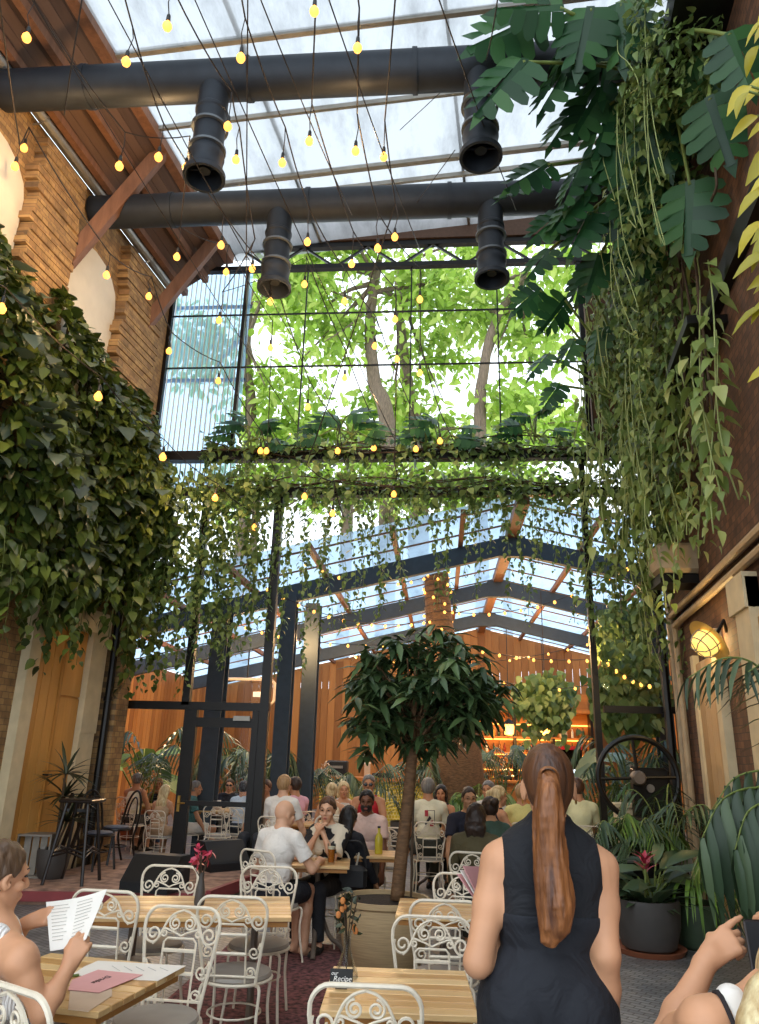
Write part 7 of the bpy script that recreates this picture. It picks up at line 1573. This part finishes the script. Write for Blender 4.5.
for s in (-1, 1): c.cap(w_(chest, s*.085, .05, .07), w_(chest, s*.088, -.0, .165), .045, .036, .03); c.cap(w_(chest, s*.088, -.0, .165), w_(chest, s*.085, -.06, .07), .036, .05, .03)
m, nt, b, o_ = _new('white_ribbed_knit'); MT['rib'] = m; b.inputs['Base Color'].default_value = (*rgb('#efeae3'), 1); b.inputs['Roughness'].default_value = .85; wv = N(nt, 'ShaderNodeTexWave', Scale=28., Distortion=.4); nt.links.new(coords(nt, (1, 1, .02)), wv.inputs['Vector']); bump(nt, b, wv.outputs[0], .5, .01)
zp = pel[2]-.05; link('tank_top', c.mesh('top', .006, .008, lambda X, Y, Z: (zp-Z+0*X+0*Y).astype(np.float32)), 'rib', t)
c = Field(); c.ell(pel, (.178, .128, .13), Rt3, .05)
for s in (-1, 1): A = w_(pel, s*.09, .03, -.02); K = A+Rt3 @ np.array((s*.05, .42, 0)); c.cap(A, K, .09, .062, .03); c.cap(K, K+np.array((0, 0, -.38)), .06, .05, .03, True)
zq = pel[2]+.08; link('trousers', c.mesh('bottom', .009, .008, lambda X, Y, Z: (Z-zq+0*X+0*Y).astype(np.float32)), cloth('#4a5568'), t)
link('hair', hair_mesh('crop', hc, Rh, 1.0, .0055, np.array((0, 0, 1.)), -(rz3(-PI/2+.95) @ np.array((0, 1., 0)))), 'hair_crop', t); face_parts(t, hc, Rh, 1.0)
# the menu she holds
V = np.array([atY(46, 902, Yt_+.22), atY(107, 889, Yt_+.16), atY(86, 939, Yt_-.0), atY(50, 951, Yt_+.02)]); c0 = V.mean(0); mt_ = thing('menu', 'white printed menu held open by the person in the white tank top', 'menu', c0); nn = unit(np.cross(V[1]-V[0], V[3]-V[0]))
def grid(u, v): return (V[0]*(1-u)+V[1]*u)*(1-v)+(V[3]*(1-u)+V[2]*u)*v+nn*.012*math.sin(u*PI)
m = MB(); k = 9; P = [grid(u, v)+nn*z for z in (0, .0012) for u in np.linspace(0, 1, k) for v in (0, 1)]; F = [[2*i, 2*i+1, 2*i+3, 2*i+2] for i in range(k-1)]+[[2*k+2*i, 2*k+2*i+2, 2*k+2*i+3, 2*k+2*i+1] for i in range(k-1)]; m.add(P, F); part('sheet', m, 'paper', mt_, True, True, None)
m = MB(); vd = atY(0, 0, 1)*0+np.array((0, 0, H)); sgn = 1 if (vd*np.array((0, 0, 1))+np.array((0, 0, 0))-c0) @ nn > 0 else -1
for i in range(11):
    v = .12+.07*i; ul = .08+.0*i
    for (ua, ub) in ((ul, .30+.1*rng.uniform()), (.52, .74+.12*rng.uniform())):
        a_, b_ = grid(ua, v)+nn*(.0035*sgn), grid(ub, v)+nn*(.0035*sgn); m.tube([a_, b_], .0011, 4)
part('print_lines', m, 'greyink', mt_, False, True)

# ---- person at the lower right corner, arm raised, holding up a phone
Yp_ = 2.0; t = thing('person', 'blond person at the lower right corner raising a bare arm with a phone', 'person', (atY(800, 1000, Yp_)[0], Yp_, 0)); o = np.array(t.location)
f = Field(); tor = Field(); S_ = Q(705, 1026, Yp_); E_ = Q(664, 1046, Yp_+.2); Wp = Q(708, 959, Yp_+.3); hc = Q(800, 992, Yp_+.02); Rh = frame(.25, -.1)
chest = np.array((S_[0]+.17, S_[1]+.02, S_[2]-.13)); Rt3 = rz3(.2); w_ = lambda c, x, y, z: np.asarray(c)+Rt3 @ np.array((x, y, z)); pel = np.array((chest[0]+.02, chest[1]-.03, .56))
both('ell', chest, (.155, .10, .17), Rt3, .05); both('ell', (chest+pel)/2, (.125, .095, .2), Rt3, .08); both('ell', pel, (.18, .125, .13), Rt3, .05)
nb = w_(chest, 0, 0, .19); S2 = w_(chest, .17, 0, .12)
both('cap', nb, S_, .045, .052, .05); both('cap', nb, S2, .045, .05, .05); f.cap(nb, hc+Rh @ np.array((0, -.02, -.06)), .05, .047, .03); head_field(f, hc, Rh, True, 1.)
f.cap(S_, S_+(E_-S_)*.5, .054, .047, .03); f.cap(S_+(E_-S_)*.5, E_, .047, .038, .02); f.cap(E_, E_+(Wp-E_)*.35, .039, .040, .02); f.cap(E_+(Wp-E_)*.35, Wp, .040, .025, .02)
# the hand round the phone: fingers behind it, first finger stretched up along its edge
hand(f, Wp, Q(738, 934, Yp_+.32)-Wp, (-.45, -.75, .35), Q(722, 925, Yp_+.30)-Wp, (.15, .8, .95, 1.05), 1.1, 1.0, True)
E2 = w_(S2, .12, .1, -.2); W2 = Q(800, 955, Yp_+.3); f.cap(S2, E2, .048, .037, .03); f.cap(E2, W2, .037, .023, .02); hand(f, W2, (-.4, .1, .6), (.6, -.5, .3), (-.3, .2, .9), (.7, .8, .85, .9), .5, .95)
for s in (-1, 1):
    A = w_(pel, s*.09, .03, -.02); K = A+Rt3 @ np.array((s*.05, .42, 0)); B_ = K+np.array((0, 0, -.46)); f.cap(A, K, .086, .055, .03); f.cap(K, B_, .054, .034, .03); d_ = Rt3 @ np.array((0, 1., 0)); f.cap(B_-d_*.03, B_+d_*.13+np.array((0, 0, -.02)), .034, .022, .02)
link('body', f.mesh('body', .0055), 'skin_fair', t)
c = Field(); c.p = [q_ for q_ in tor.p if q_[0] == 'e']
for s in (-1, 1): c.cap(w_(chest, s*.105, .05, .10), w_(chest, s*.11, -.0, .182), .026, .022, .02); c.cap(w_(chest, s*.11, -.0, .182), w_(chest, s*.10, -.06, .09), .022, .026, .02)
zp2 = pel[2]-.05; link('tank_top', c.mesh('top', .006, .008, lambda X, Y, Z: (zp2-Z+0*X+0*Y).astype(np.float32)), WHITE, t)
st = MB()
for s in (-1, 1): part('bra_strap', MB().tube(smooth_path([w_(chest, s*.135, .07, .12), w_(chest, s*.14, .0, .20), w_(chest, s*.132, -.075, .11), w_(chest, s*.10, -.11, .02)], 5), .006, 6), 'ink', t)
c = Field(); c.ell(pel, (.178, .128, .13), Rt3, .05)
for s in (-1, 1): A = w_(pel, s*.09, .03, -.02); K = A+Rt3 @ np.array((s*.05, .42, 0)); c.cap(A, K, .09, .062, .03); c.cap(K, K+np.array((0, 0, -.4)), .06, .05, .03, True)
zq2 = pel[2]+.08; link('trousers', c.mesh('bottom', .01, .008, lambda X, Y, Z: (Z-zq2+0*X+0*Y).astype(np.float32)), cloth('#3b4152'), t)
hf = Field(); hf.ell(hc+Rh @ np.array((0, -.02, .02)), (.092, .112, .112), Rh, .02)
pts = [(784, 985, -.09, .05), (772, 1003, -.11, .05), (764, 1030, -.13, .05), (762, 1060, -.13, .045), (766, 1100, -.12, .03)]
q = [Q(a, b_, Yp_+dy) for a, b_, dy, r in pts]
for i in range(4): hf.cap(q[i], q[i+1], pts[i][3], pts[i+1][3], .02)
hf.cap(hc+Rh @ np.array((.04, -.09, 0)), hc+Rh @ np.array((.06, -.12, -.3)), .06, .03, .03)
for j in range(14):
    L = smooth_path([q[i]+np.array((rng.uniform(-.045, .04), -rng.uniform(.01, .045), 0)) for i in range(5)], 3)
    for i in range(len(L)-1): hf.cap(L[i], L[i+1], .008, .008, .006)
Ri3 = Rh.T; hc3 = hc.copy()
def clip3(X, Y, Z):
    x = X-hc3[0]; y = Y-hc3[1]; z = Z-hc3[2]; ly = Ri3[1, 0]*x+Ri3[1, 1]*y+Ri3[1, 2]*z; lz = Ri3[2, 0]*x+Ri3[2, 1]*y+Ri3[2, 2]*z; return (.8*ly-.6*lz-.03).astype(np.float32)
link('hair', hf.mesh('hair', .006, 0, clip3), 'hair_blond', t); face_parts(t, hc, Rh, 1.)
ph = atY(764, 955, Yp_+.30); R3 = rz3(.1) @ rx3(-.15); pt = thing('phone', 'dark phone held up by the blond person at the lower right corner', 'phone', ph); part('case', MB().box((0, 0, 0), (.082, .011, .165), R3, .005), 'phone', pt); part('display', MB().box(R3 @ np.array((0, -.0062, 0)), (.074, .0012, .155), R3), 'darkbox', pt, False)
put_chair((o[0]+pel[0], o[1]+pel[1]+.02, 0), .2, 'cream iron scroll chair under the blond person at the lower right corner')
# ------------------------------------------------------------------ light
w = bpy.data.worlds.new('sky'); SC.world = w; w.use_nodes = True; nt = w.node_tree; nt.nodes.clear()
out = nt.nodes.new('ShaderNodeOutputWorld'); bg = nt.nodes.new('ShaderNodeBackground')
tc = nt.nodes.new('ShaderNodeTexCoord'); sp = nt.nodes.new('ShaderNodeSeparateXYZ'); nt.links.new(tc.outputs['Generated'], sp.inputs[0])
c = ramp(nt, sp.outputs[2], [(0., (.80, .90, 1.0)), (.35, (.86, .94, 1.0)), (1., (.74, .86, 1.0))]); nt.links.new(c, bg.inputs[0]); bg.inputs[1].default_value = 1.55
nt.links.new(bg.outputs[0], out.inputs[0])
def lamp(kind, name, loc, e, col, size=.1, rot=None):
    l = bpy.data.lights.new(name, kind); l.energy = e; l.color = col
    if kind == 'SUN': l.angle = size
    else: l.shadow_soft_size = size
    o = bpy.data.objects.new(name, l); COL.objects.link(o); o.location = tuple(float(v) for v in loc)
    if rot is not None: o.rotation_euler = rot
    return o
# warm point lights for the glow of the hall, bar and string lamps
WARM = (1., .62, .28)
for (px, py, Y, e) in ((300, 640, 14.5, 60), (400, 640, 15, 60), (520, 640, 16, 60), (600, 660, 14.5, 45), (350, 660, 20, 110), (520, 650, 20, 110), (250, 660, 16.5, 80), (180, 700, 16, 60), (440, 640, 18.5, 60)):
    lamp('POINT', 'hall_lamp', atY(px, py, Y), e, WARM, .12)
for px in (509, 545): lamp('POINT', 'bar_lamp', atY(px, 740, 22.3), 60, (1., .55, .18), .1)
for (px, py, Y, e) in ((60, 350, 6.4, 22), (130, 300, 8.2, 22), (160, 160, 7.4, 30), (300, 300, 8.8, 25), (350, 150, 7, 25), (40, 150, 6.6, 26), (200, 480, 10.2, 20), (380, 400, 10.4, 20)):
    lamp('POINT', 'string_lamp_glow', atY(px, py, Y), e, WARM, .06)
lamp('POINT', 'wall_lamp_bulb', atY(708, 642, 8.9), 14, (1., .7, .3), .05)
vs = SC.view_settings; vs.view_transform = 'Standard'; vs.look = 'None'; vs.exposure = 0.80; vs.gamma = 1.0; vs.use_curve_mapping = False
SC.cycles.use_denoising = True; SC.cycles.max_bounces = 8; SC.cycles.transparent_max_bounces = 16; SC.cycles.sample_clamp_indirect = 6.
SC.cycles.caustics_reflective = False; SC.cycles.caustics_refractive = False
